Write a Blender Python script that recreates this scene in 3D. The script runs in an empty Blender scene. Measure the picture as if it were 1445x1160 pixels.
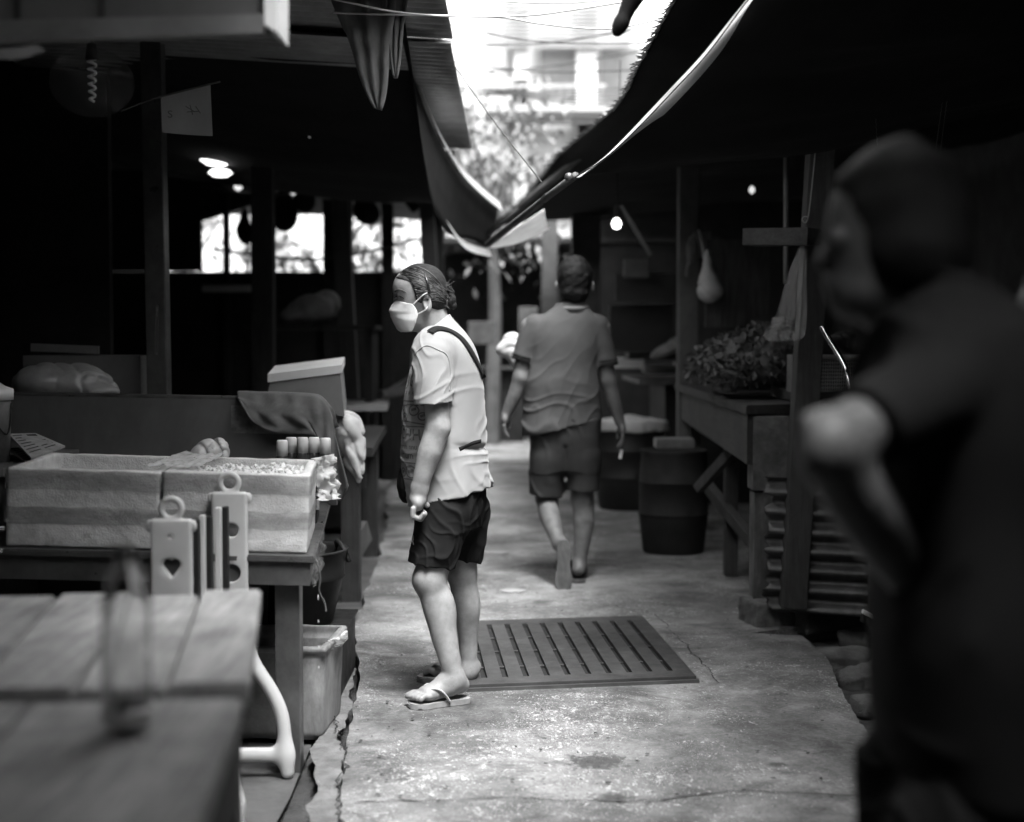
import bpy, bmesh, math, random
import numpy as np
from mathutils import Vector, Matrix, noise
from mathutils.bvhtree import BVHTree
R = math.radians
random.seed(7); RNG = np.random.RandomState(7)
SC = bpy.context.scene
COL = SC.collection
FPX, CX, CY, CAMH = 2050.0, 722.5, 580.0, 1.23       # focal length and centre measured on the photograph
PITCH = math.atan(97 / FPX)
_c, _s = math.cos(PITCH), math.sin(PITCH)
def P(px, py, Y):
    """point at distance Y (m, along the alley) that lies on the photo's line of sight (px, py)"""
    u, v = (px - CX) / FPX, (CY - py) / FPX
    d = Vector((u, _c + v * _s, -_s + v * _c)); t = Y / d.y
    return Vector((d.x * t, Y, CAMH + d.z * t))
def G(px, py, z=0.0):
    u, v = (px - CX) / FPX, (CY - py) / FPX
    d = Vector((u, _c + v * _s, -_s + v * _c)); t = (z - CAMH) / d.z
    return Vector((d.x * t, d.y * t, z))

# ------------------------------------------------------------------ tagging
def tag(o, label=None, cat=None, group=None, kind=None):
    if label: o['label'] = label
    if cat: o['category'] = cat
    if group: o['group'] = group
    if kind: o['kind'] = kind
    return o
def thing(name, label, cat, loc=(0, 0, 0), rotz=0.0, group=None):
    o = bpy.data.objects.new(name, None); COL.objects.link(o)
    o.empty_display_size = .1
    o.location = loc; o.rotation_euler = (0, 0, rotz)
    return tag(o, label, cat, group)
def minv(o):
    return (Matrix.Translation(o.location) @ o.rotation_euler.to_matrix().to_4x4()).inverted()
def link_mesh(name, me, m, parent=None, local=False, smooth=False, root=None):
    o = bpy.data.objects.new(name, me); COL.objects.link(o)
    if m is not None and not me.materials: me.materials.append(m)
    if smooth:
        me.polygons.foreach_set('use_smooth', [True] * len(me.polygons))
    if parent is not None:
        o.parent = parent
        if not local:
            top = parent; M_ = Matrix.Identity(4)
            if parent.parent is not None:
                pass
            if parent.type == 'EMPTY': o.matrix_parent_inverse = minv(parent)
            else:
                # sub-part of a part modelled in world coordinates
                M_ = parent.parent and minv(parent.parent) or Matrix.Identity(4)
                o.matrix_parent_inverse = Matrix.Identity(4) if parent.parent is not None else Matrix.Translation(-parent.location)
    else:
        if not local and len(me.vertices):
            co = np.empty(len(me.vertices) * 3, np.float32); me.vertices.foreach_get('co', co); co = co.reshape(-1, 3)
            c = (co.min(0) + co.max(0)) / 2; c[2] = co[:, 2].min()
            co -= c; me.vertices.foreach_set('co', co.ravel()); o.location = c.tolist()
    return o
def copy_tree(o, parent=None):
    c = o.copy(); COL.objects.link(c)
    if parent is not None: c.parent = parent
    for ch in list(o.children): copy_tree(ch, c)
    return c

# ------------------------------------------------------------------ mesh builder
class MB:
    def __init__(s): s.bm = bmesh.new()
    def box(s, c, size, rz=0, M_=None, bev=0.0, taper=1.0):
        r = bmesh.ops.create_cube(s.bm, size=1.0); vs = r['verts']
        for v in vs:
            k = taper if v.co.z < 0 else 1.0
            v.co = Vector((v.co.x * size[0] * k, v.co.y * size[1] * k, v.co.z * size[2]))
        if bev > 0:
            es = list({e for v in vs for e in v.link_edges})
            r = bmesh.ops.bevel(s.bm, geom=es, offset=bev, segments=2, profile=.6, affect='EDGES')
            vs = list({v for f in r['faces'] for v in f.verts} | {v for v in vs if v.is_valid})
            # every vertex of the island
            seen = set(vs); st = list(vs)
            while st:
                v = st.pop()
                for e in v.link_edges:
                    w = e.other_vert(v)
                    if w not in seen: seen.add(w); st.append(w)
            vs = list(seen)
        T = Matrix.Translation(Vector(c)) @ (M_ if M_ is not None else Matrix.Rotation(rz, 4, 'Z'))
        for v in vs: v.co = T @ v.co
        return s
    def beam(s, a, b, w, h, bev=0.0, up=(0, 0, 1)):
        a, b = Vector(a), Vector(b); y = (b - a); L = y.length; y.normalize()
        up = Vector(up)
        if abs(y.dot(up)) > .98: up = Vector((0, 1, 0))
        x = y.cross(up).normalized(); z = x.cross(y)
        M_ = Matrix((x, y, z)).transposed().to_4x4()
        return s.box((a + b) / 2, (w, L, h), M_=M_, bev=bev)
    def hexa(s, bot, top):
        vs = [s.bm.verts.new(p) for p in list(bot) + list(top)]
        n = len(bot)
        s.bm.faces.new(vs[:n][::-1]); s.bm.faces.new(vs[n:])
        for i in range(n): s.bm.faces.new((vs[i], vs[(i + 1) % n], vs[n + (i + 1) % n], vs[n + i]))
        return s
    def tube(s, pts, r, n=8, caps=True, flat=1.0):
        pts = [Vector(p) for p in pts]; m = len(pts)
        rs = r if isinstance(r, (list, tuple)) else [r] * m
        rings = []; pn = None
        for i, p in enumerate(pts):
            t = (pts[min(i + 1, m - 1)] - pts[max(i - 1, 0)]).normalized()
            if pn is None:
                q = Vector((0, 0, 1)) if abs(t.z) < .9 else Vector((1, 0, 0))
                pn = (q - t * q.dot(t)).normalized()
            else: pn = (pn - t * pn.dot(t)).normalized()
            b = t.cross(pn)
            rings.append([s.bm.verts.new(p + (pn * math.cos(a) * flat + b * math.sin(a)) * rs[i]) for a in [2 * math.pi * k / n for k in range(n)]])
        for i in range(m - 1):
            for k in range(n):
                s.bm.faces.new((rings[i][k], rings[i][(k + 1) % n], rings[i + 1][(k + 1) % n], rings[i + 1][k]))
        if caps:
            s.bm.faces.new(rings[0][::-1]); s.bm.faces.new(rings[-1])
        return s
    def lathe(s, prof, c=(0, 0, 0), n=24, axis=None, jit=0):
        c = Vector(c); Mx = axis if axis is not None else Matrix.Identity(3)
        rings = []
        for (r, z) in prof:
            rings.append([s.bm.verts.new(c + Mx @ Vector((max(r, 1e-4) * math.cos(2 * math.pi * k / n), max(r, 1e-4) * math.sin(2 * math.pi * k / n), z))) for k in range(n)])
        for i in range(len(rings) - 1):
            for k in range(n):
                s.bm.faces.new((rings[i][k], rings[i][(k + 1) % n], rings[i + 1][(k + 1) % n], rings[i + 1][k]))
        return s
    def grid(s, f, nu, nv):
        vs = [[s.bm.verts.new(f(i / nu, j / nv)) for j in range(nv + 1)] for i in range(nu + 1)]
        for i in range(nu):
            for j in range(nv):
                s.bm.faces.new((vs[i][j], vs[i + 1][j], vs[i + 1][j + 1], vs[i][j + 1]))
        return s
    def poly(s, pts, th=0.0):
        pts = [Vector(p) for p in pts]
        if th == 0:
            s.bm.faces.new([s.bm.verts.new(p) for p in pts])
        else:
            n = (pts[1] - pts[0]).cross(pts[2] - pts[0]).normalized() * th
            s.hexa([p - n for p in pts], pts)
        return s
    def build(s, name, m, parent=None, smooth=False, local=False, auto=None, solid=0.0):
        bmesh.ops.recalc_face_normals(s.bm, faces=s.bm.faces[:])
        me = bpy.data.meshes.new(name); s.bm.to_mesh(me); s.bm.free()
        o = link_mesh(name, me, m, parent, local, smooth)
        if auto is not None:
            for e in me.edges: pass
            o.data.polygons.foreach_set('use_smooth', [True] * len(me.polygons))
            try: me.set_sharp_from_angle(angle=R(auto))
            except Exception: pass
        if solid:
            md = o.modifiers.new('solid', 'SOLIDIFY'); md.thickness = solid; md.offset = 0
        return o
def catmull(pts, n=6):
    pts = [Vector(p) for p in pts]; out = []
    for i in range(len(pts) - 1):
        p0, p1, p2, p3 = pts[max(i - 1, 0)], pts[i], pts[i + 1], pts[min(i + 2, len(pts) - 1)]
        for k in range(n):
            t = k / n
            out.append(.5 * ((2 * p1) + (p2 - p0) * t + (2 * p0 - 5 * p1 + 4 * p2 - p3) * t * t + (3 * p1 - p0 - 3 * p2 + p3) * t ** 3))
    out.append(pts[-1]); return out
def resample(pts, n):
    L = [0]
    for a, b in zip(pts, pts[1:]): L.append(L[-1] + (b - a).length)
    out = []
    for k in range(n + 1):
        t = L[-1] * k / n; i = 0
        while i < len(L) - 2 and L[i + 1] < t: i += 1
        w = (t - L[i]) / max(L[i + 1] - L[i], 1e-9); out.append(pts[i].lerp(pts[i + 1], w))
    return out
def sheet(name, A, B, m, parent=None, nu=40, nv=20, sag=0.0, rip=0.0, ripf=6, th=.004, label=None, cat=None, seed=0, group=None, fringe=0.0):
    """cloth or metal sheet hung between two 3-D edges"""
    a = resample(catmull(A), nu); b = resample(catmull(B), nu)
    def f(u, v):
        i = min(int(round(u * nu)), nu); p = a[i].lerp(b[i], v)
        q = noise.noise(Vector((u * ripf, v * ripf * .7, seed)))
        q2 = noise.noise(Vector((u * ripf * 3.1, v * ripf * 1.3, seed + 9)))
        p = p + Vector((0, 0, -sag * 4 * v * (1 - v) + rip * (q + .4 * q2) * min(1, v * 4)))
        if fringe and v == 0: p = p + Vector((-1, 0, -.3)) * (fringe * random.random())
        return p
    o = MB().grid(f, nu, nv).build(name, m, parent, smooth=True, solid=th)
    if label: tag(o, label, cat, group)
    return o
def text_mesh(s, size, font_bold=False):
    cu = bpy.data.curves.new('lettering', 'FONT'); cu.body = s; cu.size = size; cu.extrude = 0
    cu.align_x = 'LEFT'; cu.resolution_u = 3
    if font_bold: cu.offset = size * .015
    ob = bpy.data.objects.new('lettering', cu); COL.objects.link(ob)
    dg = bpy.context.evaluated_depsgraph_get(); dg.update()
    me = bpy.data.meshes.new_from_object(ob.evaluated_get(dg))
    vs = [v.co.copy() for v in me.vertices]; fs = [tuple(p.vertices) for p in me.polygons]
    COL.objects.unlink(ob); bpy.data.objects.remove(ob); bpy.data.curves.remove(cu); bpy.data.meshes.remove(me)
    return vs, fs

# ------------------------------------------------------------------ implicit (SDF) modelling: bodies and clothes as continuous surfaces
def _v(p): return np.array(p, np.float32)
def smin(a, b, k):
    if k <= 0: return np.minimum(a, b)
    h = np.maximum(k - np.abs(a - b), 0) / k
    return np.minimum(a, b) - h * h * k * .25
class Vol:
    def __init__(s, lo, hi, h):
        s.h = h; s.lo = tuple(lo); s.hi = tuple(hi)
        n = [max(4, int(math.ceil((hi[i] - lo[i]) / h))) for i in range(3)]
        s.ax = [(lo[i] + h * np.arange(n[i])).astype(np.float32) for i in range(3)]
        s.F = np.full(n, .5, np.float32)
    def _blk(s, lo, hi):
        sl = []
        for i in range(3):
            a = int(np.searchsorted(s.ax[i], lo[i])); b = int(np.searchsorted(s.ax[i], hi[i]))
            if b <= a: return None
            sl.append(slice(a, b))
        return tuple(sl)
    def op(s, fn, lo, hi, k, sub=False):
        m = k + 4 * s.h + .012
        sl = s._blk([l - m for l in lo], [x + m for x in hi])
        if sl is None: return s
        x = s.ax[0][sl[0]][:, None, None]; y = s.ax[1][sl[1]][None, :, None]; z = s.ax[2][sl[2]][None, None, :]
        d = fn(x, y, z)
        s.F[sl] = -smin(-s.F[sl], d, k) if sub else smin(s.F[sl], d, k)
        return s
    def cone(s, a, b, ra, rb, k=.02, sub=False, flat=None, ff=1.0):
        a, b = _v(a), _v(b); ba = b - a; L2 = float(ba @ ba) + 1e-12; rm = max(ra, rb)
        nf = None
        if flat is not None:
            nf = _v(flat); nf = nf - ba * float(nf @ ba) / L2; nf = nf / np.linalg.norm(nf)
        def fn(x, y, z):
            px, py, pz = x - a[0], y - a[1], z - a[2]
            t = np.clip((px * ba[0] + py * ba[1] + pz * ba[2]) / L2, 0, 1)
            qx, qy, qz = px - t * ba[0], py - t * ba[1], pz - t * ba[2]
            if nf is not None:
                e = (qx * nf[0] + qy * nf[1] + qz * nf[2]) * (1 / ff - 1)
                qx, qy, qz = qx + e * nf[0], qy + e * nf[1], qz + e * nf[2]
            d = np.sqrt(qx * qx + qy * qy + qz * qz) - (ra + (rb - ra) * t)
            return d * (ff if (nf is not None and ff < 1) else 1)
        g = rm * max(1, ff)
        return s.op(fn, [min(a[i], b[i]) - g for i in range(3)], [max(a[i], b[i]) + g for i in range(3)], k, sub)
    def chain(s, pts, rs, k=.02, **kw):
        if kw:
            for i in range(len(pts) - 1): s.cone(pts[i], pts[i + 1], rs[i], rs[i + 1], k, **kw)
            return s
        pp = [_v(p) for p in pts]; rm = max(rs)
        if len(pp) > 2 and rm > .02:      # limbs: round the joints so that no rings show
            q = catmull([Vector([float(c) for c in p]) for p in pp], 4); t = np.linspace(0, len(pp) - 1, len(q)); rs = np.interp(t, range(len(pp)), rs).tolist(); pp = [_v(p) for p in q]
        def fn(x, y, z):
            d = None
            for i in range(len(pp) - 1):
                a, ba = pp[i], pp[i + 1] - pp[i]; L2 = float(ba @ ba) + 1e-12
                px, py, pz = x - a[0], y - a[1], z - a[2]; t = np.clip((px * ba[0] + py * ba[1] + pz * ba[2]) / L2, 0, 1)
                e = np.sqrt((px - t * ba[0]) ** 2 + (py - t * ba[1]) ** 2 + (pz - t * ba[2]) ** 2) - (rs[i] + (rs[i + 1] - rs[i]) * t)
                d = e if d is None else np.minimum(d, e)
            return d
        A = np.array(pp); return s.op(fn, (A.min(0) - rm).tolist(), (A.max(0) + rm).tolist(), k)
    def ell(s, c, r, k=.02, rot=None, sub=False):
        c = _v(c); r = _v(r); Mr = None if rot is None else np.array(rot, np.float32)
        def fn(x, y, z):
            p = (x - c[0], y - c[1], z - c[2])
            if Mr is not None:
                p = tuple(Mr[0, i] * p[0] + Mr[1, i] * p[1] + Mr[2, i] * p[2] for i in range(3))
            k0 = np.sqrt((p[0] / r[0]) ** 2 + (p[1] / r[1]) ** 2 + (p[2] / r[2]) ** 2)
            k1 = np.sqrt((p[0] / r[0] ** 2) ** 2 + (p[1] / r[1] ** 2) ** 2 + (p[2] / r[2] ** 2) ** 2) + 1e-6
            return k0 * (k0 - 1) / k1
        m = float(r.max())
        return s.op(fn, [c[i] - m for i in range(3)], [c[i] + m for i in range(3)], k, sub)
    def loft(s, rows, k=.02, pw=2.3, sub=False):
        """stack of (z, cx, cy, rx, ry) cross-sections"""
        rows = sorted(rows); zz = np.array([r[0] for r in rows]); cols = [np.array([r[i] for r in rows]) for i in range(1, 5)]
        zd = np.linspace(zz[0], zz[-1], 200)
        dense = [np.interp(zd, zz, c) for c in cols]
        ker = np.hanning(19); ker /= ker.sum()
        dense = [np.convolve(np.pad(c, 9, mode='edge'), ker, 'valid') for c in dense]
        def fn(x, y, z):
            cx, cy, rx, ry = [np.interp(z.ravel(), zd, c).astype(np.float32)[None, None, :] for c in dense]
            q = (np.abs((x - cx) / rx) ** pw + np.abs((y - cy) / ry) ** pw) ** (1 / pw)
            d = (q - 1) * np.minimum(rx, ry)
            return np.maximum(d, np.maximum(z - zz[-1], zz[0] - z))
        lo = [float((cols[0] - cols[2]).min()), float((cols[1] - cols[3]).min()), zz[0]]
        hi = [float((cols[0] + cols[2]).max()), float((cols[1] + cols[3]).max()), zz[-1]]
        return s.op(fn, lo, hi, k, sub)
    def plane(s, p, n, k=0.0):
        """keep the side n points away from"""
        p = _v(p); n = _v(n); n = n / np.linalg.norm(n)
        d = (s.ax[0][:, None, None] - p[0]) * n[0] + (s.ax[1][None, :, None] - p[1]) * n[1] + (s.ax[2][None, None, :] - p[2]) * n[2]
        s.F = -smin(-s.F, -d, k) if k > 0 else np.maximum(s.F, d)
        return s
    def plane_in(s, p, n, lo, hi):
        sl = s._blk(lo, hi)
        if sl is None: return s
        p = _v(p); n = _v(n); n = n / np.linalg.norm(n)
        d = (s.ax[0][sl[0]][:, None, None] - p[0]) * n[0] + (s.ax[1][sl[1]][None, :, None] - p[1]) * n[1] + (s.ax[2][sl[2]][None, None, :] - p[2]) * n[2]
        s.F[sl] = np.maximum(s.F[sl], d); return s
    def disp(s, fn, band=.03):
        i = np.nonzero(np.abs(s.F) < band)
        s.F[i] += fn(s.ax[0][i[0]], s.ax[1][i[1]], s.ax[2][i[2]]).astype(np.float32)
        return s
    def mesh(s):
        F = np.pad(s.F, 1, constant_values=.5); h = s.h
        lo = np.array([a[0] for a in s.ax]) - h
        S = F < 0
        nx, ny, nz = F.shape
        C = np.zeros((nx - 1, ny - 1, nz - 1), np.uint8)
        for i in (0, 1):
            for j in (0, 1):
                for k in (0, 1):
                    C += S[i:nx - 1 + i, j:ny - 1 + j, k:nz - 1 + k]
        act = np.nonzero((C > 0) & (C < 8))
        n = len(act[0]); idx = np.full(C.shape, -1, np.int32); idx[act] = np.arange(n)
        corn = [(i, j, k) for i in (0, 1) for j in (0, 1) for k in (0, 1)]
        val = [F[act[0] + c[0], act[1] + c[1], act[2] + c[2]] for c in corn]
        acc = np.zeros((n, 3)); cnt = np.zeros(n)
        for a in range(8):
            for b in range(a + 1, 8):
                if sum(abs(corn[a][i] - corn[b][i]) for i in range(3)) != 1: continue
                va, vb = val[a], val[b]; m = (va < 0) != (vb < 0)
                t = np.where(m, va / np.where(m, va - vb, 1), 0)
                for i in range(3): acc[:, i] += np.where(m, corn[a][i] + t * (corn[b][i] - corn[a][i]), 0)
                cnt += m
        vs = acc / cnt[:, None]
        vs += np.stack(act, 1); vs = lo + vs * h
        faces = []
        for ax in range(3):
            sa = [slice(None)] * 3; sb = [slice(None)] * 3
            sa[ax] = slice(0, -1); sb[ax] = slice(1, None)
            A, B = S[tuple(sa)], S[tuple(sb)]
            e = np.nonzero(A != B)
            flip = A[e]
            o1, o2 = [(1, 2), (2, 0), (0, 1)][ax]
            def cell(d1, d2):
                q = [e[0].copy(), e[1].copy(), e[2].copy()]; q[o1] -= d1; q[o2] -= d2
                return idx[q[0], q[1], q[2]]
            q = np.stack([cell(0, 0), cell(1, 0), cell(1, 1), cell(0, 1)], 1)
            q = np.where(flip[:, None], q, q[:, ::-1])
            faces.append(q)
        f = np.concatenate(faces); f = f[(f >= 0).all(1)]
        return vs, f
    def build(s, name, m, parent=None, smooth_it=0):
        vs, f = s.mesh()
        if smooth_it:
            for _ in range(smooth_it):
                acc = np.zeros_like(vs); c = np.zeros(len(vs))
                for a, b in ((0, 1), (1, 2), (2, 3), (3, 0)):
                    np.add.at(acc, f[:, a], vs[f[:, b]]); np.add.at(acc, f[:, b], vs[f[:, a]])
                    np.add.at(c, f[:, a], 1); np.add.at(c, f[:, b], 1)
                vs = vs * .5 + .5 * acc / np.maximum(c, 1)[:, None]
        me = bpy.data.meshes.new(name)
        me.vertices.add(len(vs)); me.vertices.foreach_set('co', vs.astype(np.float32).ravel())
        me.loops.add(len(f) * 4); me.loops.foreach_set('vertex_index', f.astype(np.int32).ravel())
        me.polygons.add(len(f)); me.polygons.foreach_set('loop_start', np.arange(len(f), dtype=np.int32) * 4)
        me.update(calc_edges=True); me.validate()
        return link_mesh(name, me, m, parent, smooth=True)
def snoise(x, y, z, f, seed, n=5):
    """cheap smooth noise: a sum of randomly directed sines, about -1..1"""
    rs = np.random.RandomState(seed); a = 0
    for i in range(n):
        k = rs.normal(size=3); k = k / np.linalg.norm(k) * f * (.6 + rs.rand())
        a = a + np.sin(x * k[0] + y * k[1] + z * k[2] + rs.rand() * 6.28)
    return a / n * 1.6
def folds(x, y, z, d, f, seed, warp=1.6):
    """creases running across direction d"""
    w = snoise(x, y, z, f * .35, seed) * warp + snoise(x, y, z, f * .8, seed + 3) * .5 * warp
    q = np.sin((x * d[0] + y * d[1] + z * d[2]) * f + w * 2)
    return np.exp(-(q / .42) ** 2) * 1.05 * np.clip(.5 + snoise(x, y, z, f * .3, seed + 7), 0, 1)
# ------------------------------------------------------------------ materials (a black-and-white photograph: neutral greys)
class NT:
    def __init__(s, name):
        s.m = bpy.data.materials.new(name); s.m.use_nodes = True
        s.t = s.m.node_tree; s.t.nodes.clear()
        s.out = s.n('ShaderNodeOutputMaterial'); s.b = s.n('ShaderNodeBsdfPrincipled')
        s.l(s.b.outputs[0], s.out.inputs[0])
        s.tc = s.n('ShaderNodeTexCoord')
    def n(s, t, **kw):
        x = s.t.nodes.new(t)
        for k, v in kw.items(): setattr(x, k, v)
        return x
    def l(s, a, b): s.t.links.new(a, b)
    def mapping(s, scale=(1, 1, 1), rot=(0, 0, 0), src='Object'):
        mp = s.n('ShaderNodeMapping'); mp.inputs['Scale'].default_value = scale; mp.inputs['Rotation'].default_value = rot
        s.l(s.tc.outputs[src], mp.inputs[0]); return mp.outputs[0]
    def noise(s, vec, scale, detail=6, rough=.6, dist=0.0):
        x = s.n('ShaderNodeTexNoise'); x.inputs['Scale'].default_value = scale; x.inputs['Detail'].default_value = detail
        x.inputs['Roughness'].default_value = rough; x.inputs['Distortion'].default_value = dist
        if vec is not None: s.l(vec, x.inputs['Vector'])
        return x.outputs['Fac']
    def voro(s, vec, scale, feature='F1', rnd=1.0):
        x = s.n('ShaderNodeTexVoronoi', feature=feature); x.inputs['Scale'].default_value = scale; x.inputs['Randomness'].default_value = rnd
        s.l(vec, x.inputs['Vector']); return x
    def ramp(s, fac, stops):
        x = s.n('ShaderNodeValToRGB'); e = x.color_ramp.elements
        while len(e) < len(stops): e.new(.5)
        for i, (p, v) in enumerate(stops):
            e[i].position = p; e[i].color = (v, v, v, 1)
        s.l(fac, x.inputs[0]); return x.outputs[0]
    def math(s, op, a, b=None, c=None):
        x = s.n('ShaderNodeMath', operation=op)
        for i, q in enumerate((a, b, c)):
            if q is None: continue
            if isinstance(q, (int, float)): x.inputs[i].default_value = q
            else: s.l(q, x.inputs[i])
        return x.outputs[0]
    def mix(s, f, a, b):
        x = s.n('ShaderNodeMix', data_type='RGBA')
        for i, q in ((0, f), (6, a), (7, b)):
            if isinstance(q, (int, float)): x.inputs[i].default_value = q if i == 0 else (q, q, q, 1)
            else: s.l(q, x.inputs[i])
        return x.outputs[2]
    def bump(s, h, strength, dist=.01, prev=None):
        x = s.n('ShaderNodeBump'); x.inputs['Strength'].default_value = strength; x.inputs['Distance'].default_value = dist
        s.l(h, x.inputs['Height'])
        if prev is not None: s.l(prev, x.inputs['Normal'])
        s.l(x.outputs[0], s.b.inputs['Normal']); return x.outputs[0]
    def base(s, c):
        if isinstance(c, (int, float)): s.b.inputs['Base Color'].default_value = (c, c, c, 1)
        else: s.l(c, s.b.inputs['Base Color'])
    def rough(s, r):
        if isinstance(r, (int, float)): s.b.inputs['Roughness'].default_value = r
        else: s.l(r, s.b.inputs['Roughness'])
    def spec(s, v): s.b.inputs['Specular IOR Level'].default_value = v
def M(name, v, rough=.75, var=.35, scale=6, bump=.25, bscale=60, metal=0.0, spec=.35, stretch=(1, 1, 1), bd=.004, grime=0.0):
    k = NT(name); vec = k.mapping(stretch)
    a = k.noise(vec, scale, 8, .65)
    c = k.ramp(a, [(.3, v * (1 - var)), (.7, min(v * (1 + var), .9))])
    if grime:
        g = k.noise(k.mapping((1, 1, .5)), scale * .45, 10, .75, .6)
        c = k.mix(k.ramp(g, [(.42, 0.0), (.62, grime)]), c, v * .25)
    k.base(c)
    k.rough(k.ramp(k.noise(vec, scale * 2.3, 4), [(.2, max(rough - .12, .03)), (.8, min(rough + .12, 1))]))
    k.b.inputs['Metallic'].default_value = metal; k.spec(spec)
    if bump: k.bump(k.noise(vec, bscale, 6, .7), bump, bd)
    return k.m
def cloth_mat(name, v, var=.12, weave=420, trans=0.0, grime=0.0):
    k = NT(name); o = k.mapping()
    c = k.ramp(k.noise(o, 7, 6), [(.3, v * (1 - var)), (.7, v * (1 + var))])
    if grime: c = k.mix(k.ramp(k.noise(o, 9, 8, .75, .5), [(.5, 0.0), (.68, grime)]), c, v * .35)
    k.base(c); k.rough(.9); k.spec(.15)
    k.b.inputs['Sheen Weight'].default_value = .15 if v > .1 else .0
    k.bump(k.noise(o, weave, 3, .8), .22, .002)
    if trans:
        t = k.n('ShaderNodeBsdfTranslucent'); k.l(c, t.inputs[0]); mx = k.n('ShaderNodeMixShader'); mx.inputs[0].default_value = trans
        k.l(k.b.outputs[0], mx.inputs[1]); k.l(t.outputs[0], mx.inputs[2]); k.l(mx.outputs[0], k.out.inputs[0])
    return k.m
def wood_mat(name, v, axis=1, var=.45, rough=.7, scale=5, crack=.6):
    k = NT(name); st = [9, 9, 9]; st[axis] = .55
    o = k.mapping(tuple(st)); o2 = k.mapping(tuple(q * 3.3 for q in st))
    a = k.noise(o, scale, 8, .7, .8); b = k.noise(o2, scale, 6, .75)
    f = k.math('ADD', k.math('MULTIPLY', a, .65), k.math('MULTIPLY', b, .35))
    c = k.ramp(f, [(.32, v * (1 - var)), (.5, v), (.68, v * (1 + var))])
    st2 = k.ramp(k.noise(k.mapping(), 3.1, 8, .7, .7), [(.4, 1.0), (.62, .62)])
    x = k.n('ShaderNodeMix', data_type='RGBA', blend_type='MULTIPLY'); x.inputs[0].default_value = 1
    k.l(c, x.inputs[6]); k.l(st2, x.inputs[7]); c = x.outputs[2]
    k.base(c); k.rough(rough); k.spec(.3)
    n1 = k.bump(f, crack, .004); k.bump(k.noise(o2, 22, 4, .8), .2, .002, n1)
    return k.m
def skin_mat(name, v):
    k = NT(name); o = k.mapping()
    c = k.ramp(k.noise(o, 22, 6, .6), [(.3, v * .72), (.7, v * 1.16)])
    sp = k.ramp(k.noise(o, 95, 4, .6), [(.60, 0.0), (.74, .5)])
    k.base(k.mix(sp, c, v * .6)); k.rough(.52); k.spec(.4)
    k.b.inputs['Subsurface Weight'].default_value = .06; k.b.inputs['Subsurface Radius'].default_value = (.008, .008, .008)
    k.bump(k.noise(o, 170, 5, .75), .28, .002)
    return k.m
def hair_mat(name, v):
    k = NT(name); o = k.mapping((.35, 2.2, 2.2), (0, R(-25), 0))
    f = k.noise(o, 120, 5, .75, .6)
    k.base(k.ramp(f, [(.3, v * .5), (.75, v * 2.0)])); k.rough(.6); k.spec(.12)  # paler streaks put highlights into the hair colour
    k.bump(f, .8, .003)
    return k.m
def clear_mat(name, v=.9, rough=.08, ior=1.3, alpha=.35, bump=.4, bs=40):
    """thin clear plastic film: part reflection, part see-through"""
    k = NT(name); k.base(v); k.rough(rough); k.spec(.7)
    k.b.inputs['Alpha'].default_value = alpha
    k.bump(k.noise(k.mapping(), bs, 4, .6), bump, .006)
    return k.m
def glow_mat(name, e):
    k = NT(name); k.base(.8); k.b.inputs['Emission Color'].default_value = (1, 1, 1, 1); k.b.inputs['Emission Strength'].default_value = e
    return k.m
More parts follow.
